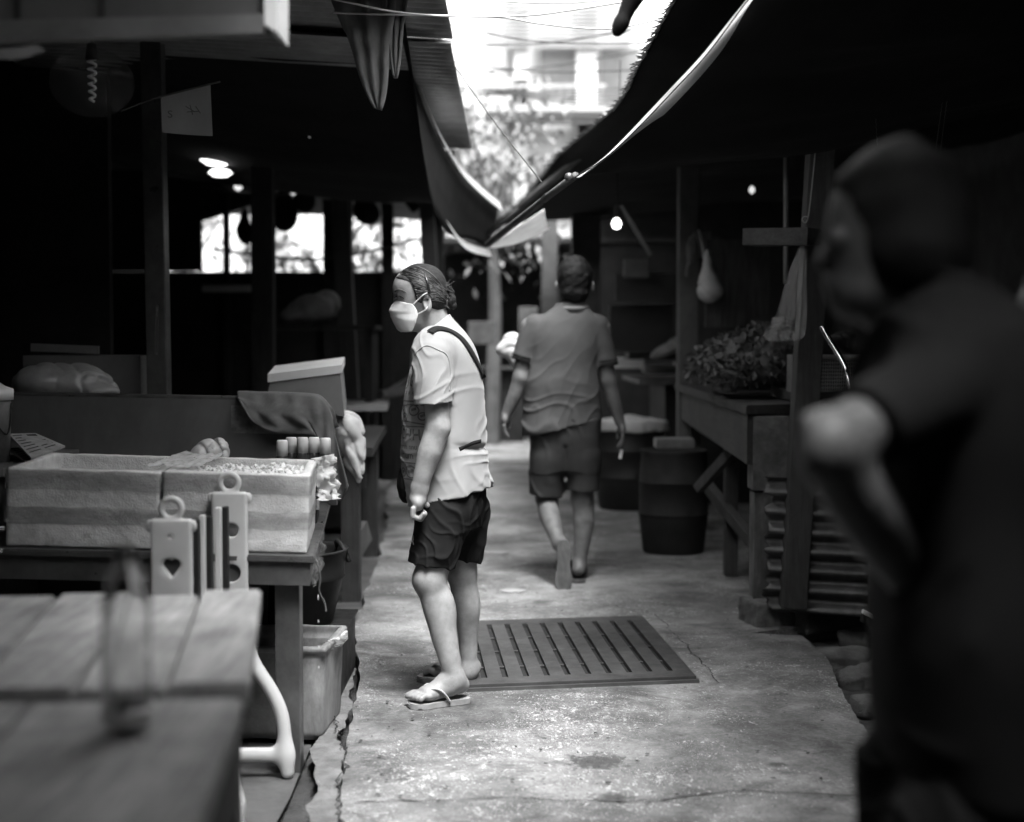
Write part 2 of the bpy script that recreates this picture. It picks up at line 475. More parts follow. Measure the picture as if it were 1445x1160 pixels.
def concrete_mat():
    k = NT('concrete_with_aggregate'); o = k.mapping()
    big = k.noise(o, 1.1, 8, .68, .5); mid = k.noise(o, 5.5, 8, .7, .3); fine = k.noise(o, 70, 6, .75)
    f = k.math('ADD', k.math('MULTIPLY', big, .5), k.math('ADD', k.math('MULTIPLY', mid, .32), k.math('MULTIPLY', fine, .22)))
    c = k.ramp(f, [(.39, .035), (.47, .10), (.53, .17), (.62, .31)])
    # exposed white shell and stone chips, in patches
    patch = k.ramp(k.noise(o, 1.5, 5, .6, .3), [(.40, .25), (.58, 1.0)])
    st = k.mapping((1.25, .8, 1), (0, 0, .5))
    wob = k.n('ShaderNodeVectorMath', operation='ADD')
    nz = k.n('ShaderNodeTexNoise'); nz.inputs['Scale'].default_value = 60; k.l(o, nz.inputs['Vector'])
    sc = k.n('ShaderNodeVectorMath', operation='SCALE'); sc.inputs['Scale'].default_value = .012; k.l(nz.outputs['Color'], sc.inputs[0])
    k.l(st, wob.inputs[0]); k.l(sc.outputs[0], wob.inputs[1])
    v = k.voro(wob.outputs[0], 48); sel = k.n('ShaderNodeSeparateColor'); k.l(v.outputs['Color'], sel.inputs[0])
    chip = k.math('MULTIPLY', k.math('LESS_THAN', v.outputs['Distance'], k.math('MULTIPLY', sel.outputs[1], .46)),
                  k.math('LESS_THAN', sel.outputs[0], k.math('MULTIPLY', patch, .34)))
    v2 = k.voro(wob.outputs[0], 95); sel2 = k.n('ShaderNodeSeparateColor'); k.l(v2.outputs['Color'], sel2.inputs[0])
    chip2 = k.math('MULTIPLY', k.math('LESS_THAN', v2.outputs['Distance'], .36), k.math('LESS_THAN', sel2.outputs[0], k.math('MULTIPLY', patch, .26)))
    fl = k.noise(wob.outputs[0], 58, 4, .68); fl2 = k.noise(wob.outputs[0], 150, 2, .6)
    thr = k.ramp(k.noise(o, 1.7, 6, .7, .5), [(.40, .70), (.60, .565)])
    chip = k.math('GREATER_THAN', fl, thr); chip2 = k.math('GREATER_THAN', fl2, k.math('ADD', thr, .01))
    ch = k.math('MAXIMUM', chip, chip2)
    c = k.mix(k.math('MULTIPLY', ch, .85), c, k.ramp(sel.outputs[2], [(0, .22), (1, .62)]))
    # dark pits and stains
    v3 = k.voro(o, 34); s3 = k.n('ShaderNodeSeparateColor'); k.l(v3.outputs['Color'], s3.inputs[0])
    pit = k.math('MULTIPLY', k.math('LESS_THAN', v3.outputs['Distance'], .2), k.math('LESS_THAN', s3.outputs[0], .09))
    c = k.mix(k.math('MULTIPLY', pit, .8), c, .05)
    stain = k.ramp(k.noise(o, 2.3, 9, .72, .9), [(.52, 0.0), (.64, .65)])
    c = k.mix(stain, c, .04)
    # round dark spots with ragged edges
    def spot(cx, cy, r, amt, c):
        gm = k.n('ShaderNodeMapping'); gm.vector_type = 'POINT'; gm.inputs['Location'].default_value = (-cx / r, -cy / r, 0); gm.inputs['Scale'].default_value = (1 / r, 1 / r, 0)
        k.l(k.tc.outputs['Object'], gm.inputs[0])
        ln = k.n('ShaderNodeVectorMath', operation='LENGTH'); k.l(gm.outputs[0], ln.inputs[0])
        d = k.math('ADD', ln.outputs['Value'], k.math('MULTIPLY', k.math('SUBTRACT', k.noise(o, 30, 8, .75, .5), .5), 3.4))
        return k.mix(k.math('MULTIPLY', k.ramp(d, [(.55, 1.0), (1.0, 0.0)]), amt), c, .035)
    for (px, py, r, amt) in SPOTS:
        g = G(px, py); c = spot(g.x, g.y, r, amt, c)
    k.base(c)
    wet = k.ramp(k.noise(o, 1.7, 6, .65, .4), [(.45, .82), (.66, .42)])
    k.rough(wet); k.spec(.4)
    h = k.math('ADD', k.math('MULTIPLY', mid, .8), k.math('ADD', k.math('MULTIPLY', fine, .35), k.math('MULTIPLY', ch, .25)))
    k.bump(h, .55, .012)
    return k.m
SPOTS = [(845, 1075, .10, .8), (866, 1127, .06, .8), (640, 1050, .14, .45), (1098, 1079, .03, .7), (770, 790, .3, .45), (735, 735, .35, .4), (1000, 850, .3, .35), (520, 1000, .12, .4), (1080, 960, .2, .3), (560, 1010, .1, .35), (720, 830, .2, .35), (905, 700, .5, .4)]
CONC = concrete_mat()
DIRT = M('damp_earth', .07, .85, .6, 5, .9, 30, bd=.03)
MORTAR = M('pale_mortar', .21, .85, .45, 9, .9, 40, bd=.02)
GRATE = M('grate_steel', .06, .5, .35, 9, .3, 90, .0, .5, grime=.4)
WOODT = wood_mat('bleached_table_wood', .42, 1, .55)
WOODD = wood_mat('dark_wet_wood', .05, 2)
WOODX = wood_mat('dark_beam_wood', .05, 0)
WOODY = wood_mat('dark_counter_wood', .045, 1)
WOODG = wood_mat('grey_post_wood', .11, 2)
DARK = M('near_black_board', .02, .8, .5, 3, .4, 20)  # near-black colour for boards deep in the stalls
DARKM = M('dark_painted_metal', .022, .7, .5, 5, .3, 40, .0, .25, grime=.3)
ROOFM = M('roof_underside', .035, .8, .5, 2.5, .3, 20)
TARP = cloth_mat('dark_tarpaulin', .011, .3, 60)
NETM = cloth_mat('shade_net', .009, .35, 300)
BANDM = cloth_mat('white_tarp_hem', .75, .1, 150, trans=.45)
TARPW = cloth_mat('white_tarpaulin', .7, .15, 90, trans=.4, grime=.3)
TARPG = cloth_mat('grey_cloth', .22, .3, 200, trans=.25)
ZINC = M('galvanised_sheet', .30, .5, .3, 4, .3, 40, .3, .5, grime=.4)
ZINCD = M('old_corrugated_iron', .085, .5, .45, 8, .5, 60, .5, .5, grime=.7)
STEEL = M('stainless_steel', .8, .18, .2, 9, .1, 80, 1.0, .5)
STEELD = M('brushed_dark_steel', .12, .35, .4, 7, .15, 60, .4, .5, grime=.3)
PANEL = M('painted_counter_panel', .13, .55, .2, 3, .1, 60, .0, .4, grime=.35)
PLASW = M('white_plastic', .62, .4, .08, 6, .05, 90, 0, .5)
PLASD = M('dark_plastic', .02, .55, .3, 6, .2, 60, 0, .3)
PLASG = M('dirty_grey_plastic', .33, .5, .3, 7, .25, 50, 0, .4, grime=.75)
CARD = M('brown_cardboard', .17, .8, .2, 4, .2, 50)
CARDW = M('pale_carton', .5, .75, .15, 5, .15, 50, grime=.25)
PAPER = M('thin_paper', .30, .85, .15, 5, .15, 30)
PAPERN = M('newsprint', .30, .85, .3, 25, .1, 60)
INK = M('black_ink', .02, .8, .1, 5, 0)
BRICK = M('old_column_paint', .11, .75, .6, 8, .6, 40, grime=.8)
STONE = M('rubble_stone', .12, .85, .5, 7, .9, 22, bd=.02)
def foam_mat():
    k = NT('polystyrene_foam'); o = k.mapping()
    v = k.voro(o, 190); c = k.ramp(k.noise(o, 8, 8, .7, .3), [(.3, .42), (.6, .66)])
    c = k.mix(k.ramp(k.noise(o, 14, 9, .75, .6), [(.56, 0.0), (.68, .5)]), c, .18)
    k.base(c); k.rough(.7); k.spec(.3)
    n1 = k.bump(v.outputs['Distance'], .35, .003); k.bump(k.noise(o, 18, 6, .7), .4, .01, n1)
    return k.m
FOAM = foam_mat()
def tape_mat():
    k = NT('clear_packing_tape'); o = k.mapping((.7, .7, 26)); f = k.noise(o, 8, 6, .7, .3)
    k.base(k.ramp(k.noise(k.mapping(), 6, 5, .6), [(.35, .17), (.65, .27)])); k.rough(.16); k.spec(.7); k.l(k.ramp(k.noise(k.mapping((.8, .8, 4)), 7, 6, .7, .6), [(.36, .25), (.62, .5)]), k.b.inputs['Alpha'])
    k.bump(f, .8, .006); return k.m
TAPE = tape_mat()
FILM = clear_mat('clear_plastic_film', .5, .10, alpha=.24, bump=.8, bs=30)
FILMW = clear_mat('milky_plastic_film', .75, .22, alpha=.6, bump=.6, bs=25)
def ice_mat():
    k = NT('crushed_ice'); o = k.mapping()
    k.base(k.ramp(k.noise(o, 40, 5), [(.3, .6), (.7, .88)])); k.rough(.25); k.spec(.6)
    k.b.inputs['Subsurface Weight'].default_value = .2; k.b.inputs['Subsurface Radius'].default_value = (.02, .02, .02)
    k.bump(k.noise(o, 90, 4), .6, .006); return k.m
ICE = ice_mat()
def water_mat(name, r=.0):
    k = NT(name); k.base(1.0); k.rough(r); k.b.inputs['Transmission Weight'].default_value = 1.0; k.b.inputs['IOR'].default_value = 1.15; k.spec(.7)
    return k.m
PET = water_mat('clear_bottle_plastic', .03)
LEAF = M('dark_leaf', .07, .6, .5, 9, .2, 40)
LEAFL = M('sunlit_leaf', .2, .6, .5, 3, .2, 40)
WALLW = M('white_render_wall', .68, .85, .15, 1.2, .15, 20, grime=.15)
WALLG = M('grey_render_wall', .35, .85, .25, 1.2, .15, 20)
PILG = M('grey_painted_pillar', .10, .7, .35, 4, .2, 30, grime=.5)
GLASSD = M('lightened_window_glass', .16, .15, .3, 2, 0)  # glass colour lightened to look washed out by outdoor glare
WIREW = M('white_cable_sheath', .6, .5, .1, 5, 0)
WIREK = M('black_cable_sheath', .03, .5, .1, 5, 0)
SKINW = skin_mat('skin_fair', .29)
SKINM = skin_mat('skin_tan', .13)
SKIND = skin_mat('skin_darkened', .10)  # skin tone darkened to stand in for the near figure's shade
HAIR = hair_mat('black_hair', .008)
HAIRG = hair_mat('dark_streaked_hair', .022)
SHIRTW = cloth_mat('white_tshirt', .27, .05, 500)
SHIRTG = cloth_mat('grey_polo_knit', .066, .14, 420)
SHIRTK = cloth_mat('black_cotton', .009, .3, 300)
SHORTK = cloth_mat('black_sport_shorts', .013, .25, 400)
SHORTG = cloth_mat('charcoal_shorts', .035, .25, 300)
MASKM = cloth_mat('white_face_mask', .62, .04, 600)
STRAPK = cloth_mat('black_strap_webbing', .015, .2, 600)
TOWEL = cloth_mat('grey_rag', .12, .35, 260, grime=.4)
RUBB = M('rubber_sandal', .30, .7, .25, 12, .3, 90, grime=.3)
RUBD = M('dark_sandal_sole', .06, .7, .3, 12, .3, 90)
LAMPON = glow_mat('lit_bulb', 60)
LAMPOFF = M('unlit_bulb_glass', .75, .2, .05, 5, 0, spec=.6)
# ------------------------------------------------------------------ camera, light
cam = bpy.data.cameras.new('camera'); co_ = bpy.data.objects.new('camera', cam); COL.objects.link(co_)
co_.location = (0, 0, CAMH); co_.rotation_euler = (math.pi / 2 - PITCH, 0, 0)
cam.sensor_width = 36; cam.lens = 36 * FPX / 1445; cam.clip_start = .05; cam.clip_end = 2000
cam.dof.use_dof = True; cam.dof.focus_distance = 5.02; cam.dof.aperture_fstop = 1.7; cam.dof.aperture_blades = 0
SC.camera = co_
SUN_EL, SUN_AZ = 66, 163          # azimuth of the sun, clockwise from +Y (behind the camera, a little to the left)
w = bpy.data.worlds.new('World'); SC.world = w; w.use_nodes = True
nt = w.node_tree; bg = nt.nodes['Background']; sky = nt.nodes.new('ShaderNodeTexSky'); sky.sky_type = 'NISHITA'; sky.sun_disc = False
sky.sun_elevation = R(SUN_EL); sky.sun_rotation = R(SUN_AZ); sky.dust_density = 4.0; sky.air_density = 1.5
bw = nt.nodes.new('ShaderNodeRGBToBW'); nt.links.new(sky.outputs[0], bw.inputs[0]); nt.links.new(bw.outputs[0], bg.inputs[0])
bg.inputs[1].default_value = .15
sl = bpy.data.lights.new('sun', 'SUN'); sl.energy = 1.0; sl.angle = R(18); so = bpy.data.objects.new('sun', sl); COL.objects.link(so)
az, el = R(SUN_AZ), R(SUN_EL)
sd = Vector((math.sin(az) * math.cos(el), math.cos(az) * math.cos(el), math.sin(el)))
so.rotation_euler = (-sd).to_track_quat('-Z', 'Y').to_euler()
SC.view_settings.view_transform = 'Standard'; SC.view_settings.look = 'None'; SC.view_settings.gamma = 1; SC.view_settings.exposure = 2.7
SC.render.engine = 'CYCLES'; SC.cycles.use_denoising = True; SC.cycles.max_bounces = 10; SC.cycles.diffuse_bounces = 5
SC.cycles.transparent_max_bounces = 16; SC.cycles.caustics_reflective = False; SC.cycles.caustics_refractive = False
SC.cycles.sample_clamp_indirect = 6

# ------------------------------------------------------------------ ground
def rag(a, b, n, amp, seed):
    out = []
    for i in range(n):
        t = i / n; p = Vector(a).lerp(Vector(b), t)
        q = noise.noise(Vector((t * n * .31, seed, 0))) + .6 * noise.noise(Vector((t * n * .9, seed + 5, 0)))
        out.append(p + Vector((q * amp, q * amp * .5, 0)))
    return out
mb = MB(); mb.poly([(-60, -20, -.075), (60, -20, -.075), (60, 400, -.075), (-60, 400, -.075)])
tag(mb.build('ground', DIRT), kind='structure')
right_edge = [(1300, 1180), (1258, 1075), (1225, 1035), (1192, 985), (1168, 930), (1132, 897), (1060, 893)]
left_edge = [(480, 1190), (482, 1110), (490, 1040), (508, 960), (500, 880), (530, 800), (545, 745), (545, 700), (560, 655), (590, 600)]
pr = [G(*p) for p in right_edge]; pl = [G(*p) for p in left_edge]
pts = []
pts.append(Vector((1.45, -8, 0))); pts.append(Vector((1.42, 3.6, 0)))
for a, b in zip(pr, pr[1:]): pts += rag(a, b, 14, .012, 3)
pts += [pr[-1], Vector((1.9, 6.6, 0)), Vector((2.6, 8, 0)), Vector((2.6, 60, 0)), Vector((-1.6, 60, 0))]
lrev = pl[::-1]
for i, (a, b) in enumerate(zip(lrev, lrev[1:])): pts += rag(a, b, 16, .03 if i < 5 else .014, 11)
pts += [pl[0], Vector((-.62, -8, 0))]
bm = bmesh.new(); vs = [bm.verts.new(p) for p in pts]; f = bm.faces.new(vs)
r = bmesh.ops.extrude_face_region(bm, geom=[f])
for v in [g for g in r['geom'] if isinstance(g, bmesh.types.BMVert)]: v.co.z = -.07
bmesh.ops.triangulate(bm, faces=[q for q in bm.faces if len(q.verts) > 4])
bmesh.ops.recalc_face_normals(bm, faces=bm.faces[:])
me = bpy.data.meshes.new('alley_floor'); bm.to_mesh(me); bm.free()
me.materials.append(CONC); af = bpy.data.objects.new('alley_floor', me); COL.objects.link(af); tag(af, kind='structure')
# pale broken mortar strip between slab and the gutter on the left
a = resample(catmull([G(455, 1190, -.012), G(462, 1110, -.012), G(462, 1040, -.012), G(478, 985, -.012), G(489, 900, -.012)], 8), 60)
mb = MB()
def mort(u, v):
    p = a[min(int(round(u * 60)), 60)]
    wd = .055 + .05 * noise.noise(Vector((u * 14, 2, 0)))
    q = noise.noise(Vector((u * 40, v * 6, 3)))
    return p + Vector((-wd * .7 + wd * 1.5 * v + .012 * q, 0, .006 * noise.noise(Vector((u * 60, v * 8, 1)))))
mb.grid(mort, 60, 8)
tag(mb.build('gutter_edge', MORTAR, smooth=True), kind='structure')
mb = MB(); mb.poly([(-6, -4, -.04), (-.75, -4, -.04), (-.62, 4, -.04), (-.72, 8, -.04), (-.8, 16, -.04), (-6, 16, -.04)])
tag(mb.build('stall_floor', M('dirty_stall_floor', .10, .6, .5, 4, .4, 30, grime=.4)), kind='structure')
# hairline cracks in the slab
def crack(pts, wd, seed):
    q = resample(catmull(pts, 10), 90)
    mb = MB()
    def f(u, v):
        i = min(int(round(u * 90)), 90); t = (q[min(i + 1, 90)] - q[max(i - 1, 0)]).normalized(); n = Vector((-t.y, t.x, 0))
        j = .02 * noise.noise(Vector((u * 9, seed, 0))) + .014 * noise.noise(Vector((u * 31, seed, 4))) + .008 * noise.noise(Vector((u * 83, seed, 6)))
        return q[i] + n * (j + wd * (v - .5) * (.5 + abs(noise.noise(Vector((u * 25, seed, 8)))) * 1.6)) + Vector((0, 0, .004))
    mb.grid(f, 90, 1)
    return tag(mb.build('floor_crack', INK), kind='structure')
crack([G(500, 1135), G(700, 1128), G(900, 1132), G(1050, 1118), G(1250, 1128)], .006, 1)
crack([G(925, 868), G(985, 930), G(1015, 965)], .005, 2)
crack([G(470, 1010), G(486, 1060), G(478, 1120), G(482, 1180)], .006, 3)

# drain grate: a steel plate with ten slots, lying on the floor
FL, FR_, BR = G(652, 974, .004), G(982, 961, .004), G(906, 874, .004)
ex = (FR_ - FL); wid = ex.length; ex.normalize(); ey = (BR - FR_); dep = ey.length; ey.normalize()
def gp(u, v, z): return FL + ex * (u * wid) + ey * (v * dep) + Vector((0, 0, z))
def quadslab(mb, u0, u1, v0, v1, z0, z1):
    mb.hexa([gp(u0, v0, z0), gp(u1, v0, z0), gp(u1, v1, z0), gp(u0, v1, z0)], [gp(u0, v0, z1), gp(u1, v0, z1), gp(u1, v1, z1), gp(u0, v1, z1)])
gr = thing('drain_grate', 'dark steel drain cover with ten long slots set in the concrete walkway', 'drain cover', gp(.5, .5, 0))
mb = MB(); n = 10; su = [.055 + (i + .5) * (.90 / n) for i in range(n)]; hw = .013
edges = [0] + sum([[q - hw, q + hw] for q in su], []) + [1]
quadslab(mb, 0, 1, 0, .085, 0, .018); quadslab(mb, 0, 1, .915, 1, 0, .018)
for i in range(0, len(edges) - 1, 2): quadslab(mb, edges[i], edges[i + 1], .085, .915, 0, .018)
for q in su:
    for vv in (.27, .5, .72): quadslab(mb, q - hw, q + hw, vv - .008, vv + .007, .002, .007)
mb.build('slotted_plate', GRATE, gr)
mb = MB()
for (u0, u1, v0, v1) in ((-.012, 1.012, -.012, -.002), (-.012, -.002, 0, 1), (1.002, 1.014, 0, 1)): quadslab(mb, u0, u1, v0, v1, -.03, .008)
mb.build('grate_frame', STEELD, gr)
mb = MB(); mb.poly([gp(.01, .01, -.0005), gp(.99, .01, -.0005), gp(.99, .99, -.0005), gp(.01, .99, -.0005)])
mb.build('black_slot_sheet', INK, gr)  # flat black sheet stands in for the dark below the slots

# ------------------------------------------------------------------ far buildings seen over the roofs
def facade(name, label, x0, x1, y, z1, wins, m=WALLW, depth=6, extra=None):
    t = thing(name, label, 'building', ((x0 + x1) / 2, y, 0))
    mb = MB(); mb.box(((x0 + x1) / 2, y + depth / 2, z1 / 2), (x1 - x0, depth, z1)); mb.build('wall', m, t)
    for (wx, wz, ww, wh) in wins:
        f = MB().box((wx, y - .03, wz), (ww + .16, .10, wh + .16)).build('window', WALLG, t)
        MB().box((wx, y - .06, wz), (ww, .10, wh)).build('pane', GLASSD, f)
    return t
YB = 24
def B(px, py): return P(px, py, YB)
bt = facade('apartment_building', 'overexposed pale apartment block closing the gap between the awnings', -2.6, 2.4, YB, 9.5,
       [(.75, 5.75, .55, .8), (1.75, 5.6, .6, .8), (-.9, 4.6, .5, .8), (.6, 3.6, .5, .7), (-.2, 3.4, .5, .8)])
mb = MB()
for px, w_ in ((826, .32), (735, .22)): q = B(px, 100); mb.box((q.x, YB - .25, 4.7), (w_, .3, 9.2))
mb.build('pilaster', WALLW, bt)
mb = MB(); 
for i in range(14): 
    z = 5.95 + i * .06; mb.box((.75, YB - .5, z), (2.3, .04, .035), M_=Matrix.Rotation(.5, 4, 'X'))
mb.build('louvre', WALLG, bt)
mb = MB(); mb.box((.5, YB - .7, 4.85), (1.9, 1.2, .08)); mb.box((.5, YB - 1.28, 5.2), (1.9, .04, .05))
for i in range(15): mb.box((-.4 + i * .128, YB - 1.28, 5.03), (.02, .02, .34))
mb.build('balcony', WALLG, bt)
for (x, z) in ((.15, 5.25), (1.35, 4.55), (-.5, 4.0)):
    ac = MB().box((x, YB - .25, z), (.62, .3, .45), bev=.02).build('air_conditioner', WALLG, bt)
    MB().lathe([(0, 0), (.17, .0), (.17, .02), (0, .02)], (x - .08, YB - .41, z), 20, axis=Matrix.Rotation(R(90), 3, 'X')).build('fan_grille', DARKM, ac)
for x in (-.05, 1.05): MB().tube([(x, YB - .08, .2), (x, YB - .08, 7.5)], .05, 8).build('drain_pipe', WALLG, bt)
b2 = facade('apartment_building', 'bright white shop-house glimpsed through the dark stalls on the left', -12, -2.75, 25, 6.2, [(-5.6, 3.6, 1.0, .5), (-4.3, 3.2, .6, .8)], WALLW)
def tree(name, label, c, r, n, m, trunk_h, seed, size=.09):
    rs = random.Random(seed); t = thing(name, label, 'tree', (c[0], c[1], 0))
    mb = MB(); base = Vector((c[0], c[1], 0)); mb.tube([base, base + Vector((.05, 0, trunk_h * .5)), Vector(c)], [.10, .08, .04])
    blobs = [Vector((c[0] + rs.uniform(-1, 1) * r[0], c[1] + rs.uniform(-1, 1) * r[1], c[2] + rs.uniform(-1, 1) * r[2])) for _ in range(16)]
    for b in blobs[:9]: mb.tube([Vector(c) - Vector((0, 0, r[2] * .7)), (Vector(c) + b) / 2, b], [.035, .02, .008], 5)
    mb.build('trunk', WOODG, t)
    mb = MB()
    for _ in range(n):
        b = rs.choice(blobs); p = b + Vector((rs.gauss(0, 1), rs.gauss(0, 1), rs.gauss(0, 1))) * min(r) * .33
        s = size * rs.uniform(.5, 1.3); M_ = Matrix.Rotation(rs.uniform(0, 6.3), 3, 'Z') @ Matrix.Rotation(rs.uniform(-1.2, 1.2), 3, 'X')
        mb.poly([p + M_ @ Vector(q) for q in ((0, -s, 0), (s * .45, 0, s * .12), (0, s, 0), (-s * .45, 0, s * .12))])
    mb.build('crown', m, t)
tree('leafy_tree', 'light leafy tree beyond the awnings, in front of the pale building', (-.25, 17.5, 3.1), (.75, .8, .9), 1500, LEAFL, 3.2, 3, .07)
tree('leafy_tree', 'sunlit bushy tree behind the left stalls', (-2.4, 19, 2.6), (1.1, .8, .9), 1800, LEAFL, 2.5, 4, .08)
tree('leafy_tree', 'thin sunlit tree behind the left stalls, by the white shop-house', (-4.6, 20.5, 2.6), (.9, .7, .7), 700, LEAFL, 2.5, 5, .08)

# litter, and pale sheets laid for bright wet patches on the slab
rs = random.Random(21); mb = MB()
for _ in range(260):
    px, py = rs.uniform(490, 1180), 600 + 540 * rs.random() ** .7; g = G(px, py, .005)
    if g.x > 1.1 or g.x < -.55: continue
    s = rs.uniform(.003, .011); a = rs.uniform(0, 6.3); c, s_ = math.cos(a), math.sin(a)
    mb.poly([g + Vector((c * x - s_ * y, s_ * x + c * y, rs.uniform(0, .004))) for x, y in ((-s, -s * .4), (s * .2, -s * .6), (s, 0), (s * .3, s * .5), (-s * .7, s * .4))])
tag(mb.build('floor_litter', M('dry_litter', .06, .9, .7, 40, 0)), 'scattered dark crumbs and leaf bits on the walkway', 'litter', kind='stuff')
for (px, py, r, lab) in ((698, 779, .075, 'pale sheet laid for a bright wet patch on the walkway, left of the walking man, farther one'), (724, 833, .065, 'pale sheet laid for a bright wet patch on the walkway, behind the woman, nearer one')):
    g = G(px, py, .006); mb = MB()
    ring = [g + Vector((r * (1 + .35 * noise.noise(Vector((math.cos(t) * 2, math.sin(t) * 2, px)))) * math.cos(t), r * .8 * (1 + .35 * noise.noise(Vector((math.cos(t) * 2, math.sin(t) * 2, py)))) * math.sin(t), 0)) for t in [k * .35 for k in range(18)]]
    mb.poly(ring, .003); tag(mb.build('pale_scrap', PAPER), lab, 'paper')
# ------------------------------------------------------------------ roofs, awnings and the dark backs of the stalls
def Q(px, py, d): return P(px, py, d)
# left corrugated canopy (two overlapping sheets), undersides seen from below
def corr_sheet(name, label, x0, x1, y0, y1, z, slope, m, pitch=.09, amp=.012, along='x', group=None):
    mb = MB(); nx, ny = (max(2, int((x1 - x0) / .25)), int((y1 - y0) / pitch * 8))
    def f(u, v):
        y = y0 + (y1 - y0) * v; x = x0 + (x1 - x0) * u
        return Vector((x, y, z + (x1 - x) * slope + amp * math.sin(2 * math.pi * y / pitch)))
    mb.grid(f, nx, ny)
    o = mb.build(name, m, smooth=True, solid=.003)
    return tag(o, label, 'roof sheet', group)
corr_sheet('corrugated_roof', 'corrugated sheet of the left canopy, the nearer one at the top of the gap', -2.4, P(633, 30, 5.7).x, 3.4, 6.15, 2.50, .06, ZINC)
corr_sheet('corrugated_roof', 'corrugated sheet of the left canopy, the farther one reaching further into the gap', -2.4, P(652, 120, 7.4).x, 6.0, 9.3, 2.46, .06, ZINC)
corr_sheet('corrugated_roof', 'corrugated sheet of the left canopy, the farthest one, mostly hidden by the tarp, added to darken the far stalls', -2.4, -.36, 9.15, 14.5, 2.42, .06, ZINC)  # added to keep sky light off the far stalls
# left roof over the stall rows
t = thing('stall_roof', 'dark roof over the row of stalls on the left', 'roof', (-2.6, 8, 2.7))
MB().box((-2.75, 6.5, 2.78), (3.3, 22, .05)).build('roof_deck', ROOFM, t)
MB().box((-.95, 2.9, 2.66), (1.16, .9, .05)).build('shading_deck', ROOFM, t)  # unseen deck added to cut the light on the left table
mb = MB()
for y in (1.2, 2.6, 4.0, 5.4, 6.8, 8.2, 9.6): mb.box((-2.75, y, 2.70), (3.05, .07, .1))
mb.build('rafter', WOODX, t)
# dark tarp awning hanging on the left, with bright hem
al = thing('tarp_awning', 'dark tarpaulin awning swooping down on the left of the gap with a pale hem', 'awning', (-1, 8, 2.3))
A = [Q(545, -30, 5.6), Q(572, 70, 6.4), Q(590, 130, 7.0), Q(618, 195, 7.8), Q(655, 250, 8.8), Q(703, 292, 10.2)]
Bk = [a + Vector((-2.6, .2, .28)) for a in A]
sheet('canopy', A, Bk, TARP, al, 40, 14, .05, .03, 5)
vb = [Q(572, 40, 5.65), Q(588, 150, 6.45), Q(597, 215, 7.05), Q(612, 290, 7.85), Q(640, 328, 8.8), Q(692, 345, 10.2)]
sheet('valance', [a + Vector((.002, 0, -.004)) for a in A], vb, TARP, al, 40, 10, 0, .035, 5, seed=4)
hm = resample(catmull(A[2:]), 40); mb = MB()
mb.grid(lambda u, v: hm[int(round(u * 40))] + Vector((.012 + .02 * v, -.01, .028 - .06 * v)), 40, 2); mb.build('edge_band', BANDM, al, smooth=True)
hm2 = resample(catmull([Q(612, 275, 8.2), Q(632, 315, 8.6), Q(655, 345, 9.2), Q(690, 356, 10.2)]), 30); mb2 = MB()
mb2.grid(lambda u, v: hm2[int(round(u * 30))] + Vector((.0 + .02 * v, -.03, .02 - .055 * v)), 30, 2); mb2.build('lower_hem', BANDM, al, smooth=True)
# hanging cloth points near the top
for (p0, p1, tip, d, lab) in (((455, -60), (552, -30), (533, 152), 5.2, 'grey cloth corner hanging to a long point under the left canopy'),
                         ((536, -40), (576, -40), (558, 108), 5.3, 'narrow grey cloth corner hanging next to the corrugated sheet')):
    a0, a1, tt = Q(*p0, d), Q(*p1, d + .15), Q(*tip, d + .1)
    def f(u, v, a0=a0, a1=a1, tt=tt):
        mid = a0.lerp(a1, .5); p = mid.lerp(tt, v) + (a1 - a0) * (u - .5) * ((1 - v ** 1.6) * .92 + .10) * (1 + .10 * math.sin(v * 9))
        return p + Vector((0, .03 * math.sin(u * 17 + v * 3) * (1 - .6 * v) + .02 * noise.noise(Vector((u * 6, v * 6, 2))), .01 * math.sin(v * 12)))
    tag(MB().grid(f, 16, 20).build('hanging_cloth', TARPG, smooth=True, solid=.004), lab, 'cloth')
# right side: shade net roof with a frayed edge
nr = [Q(985, -60, 4.5), Q(950, 0, 4.75), Q(905, 85, 5.6), Q(868, 150, 6.8), Q(795, 212, 8.3), Q(768, 245, 9.2), Q(735, 285, 11.5), Q(690, 318, 14)]
sh = thing('shade_net', 'dark shade net roof with a frayed edge over the right stalls', 'awning', (1.5, 7, 2.4))
o = sheet('net', nr, [p + Vector((3.2, .5, .35)) for p in nr], NETM, sh, 160, 24, .03, .04, 7)
rs = random.Random(4); mb = MB(); ed = resample(catmull(nr), 900)
for i, p in enumerate(ed):
    if i > 720: break
    L = rs.uniform(.006, .03) + .025 * max(0, noise.noise(Vector((i * .05, 0, 3)))); a = p + Vector((0, 0, 0)); b = p + Vector((-L, rs.uniform(-.02, .02), rs.uniform(-.03, .01)))
    mb.tube([a + Vector((.01, 0, 0)), b], [.004, .001], 3, caps=False)
mb.build('fringe', NETM, sh)
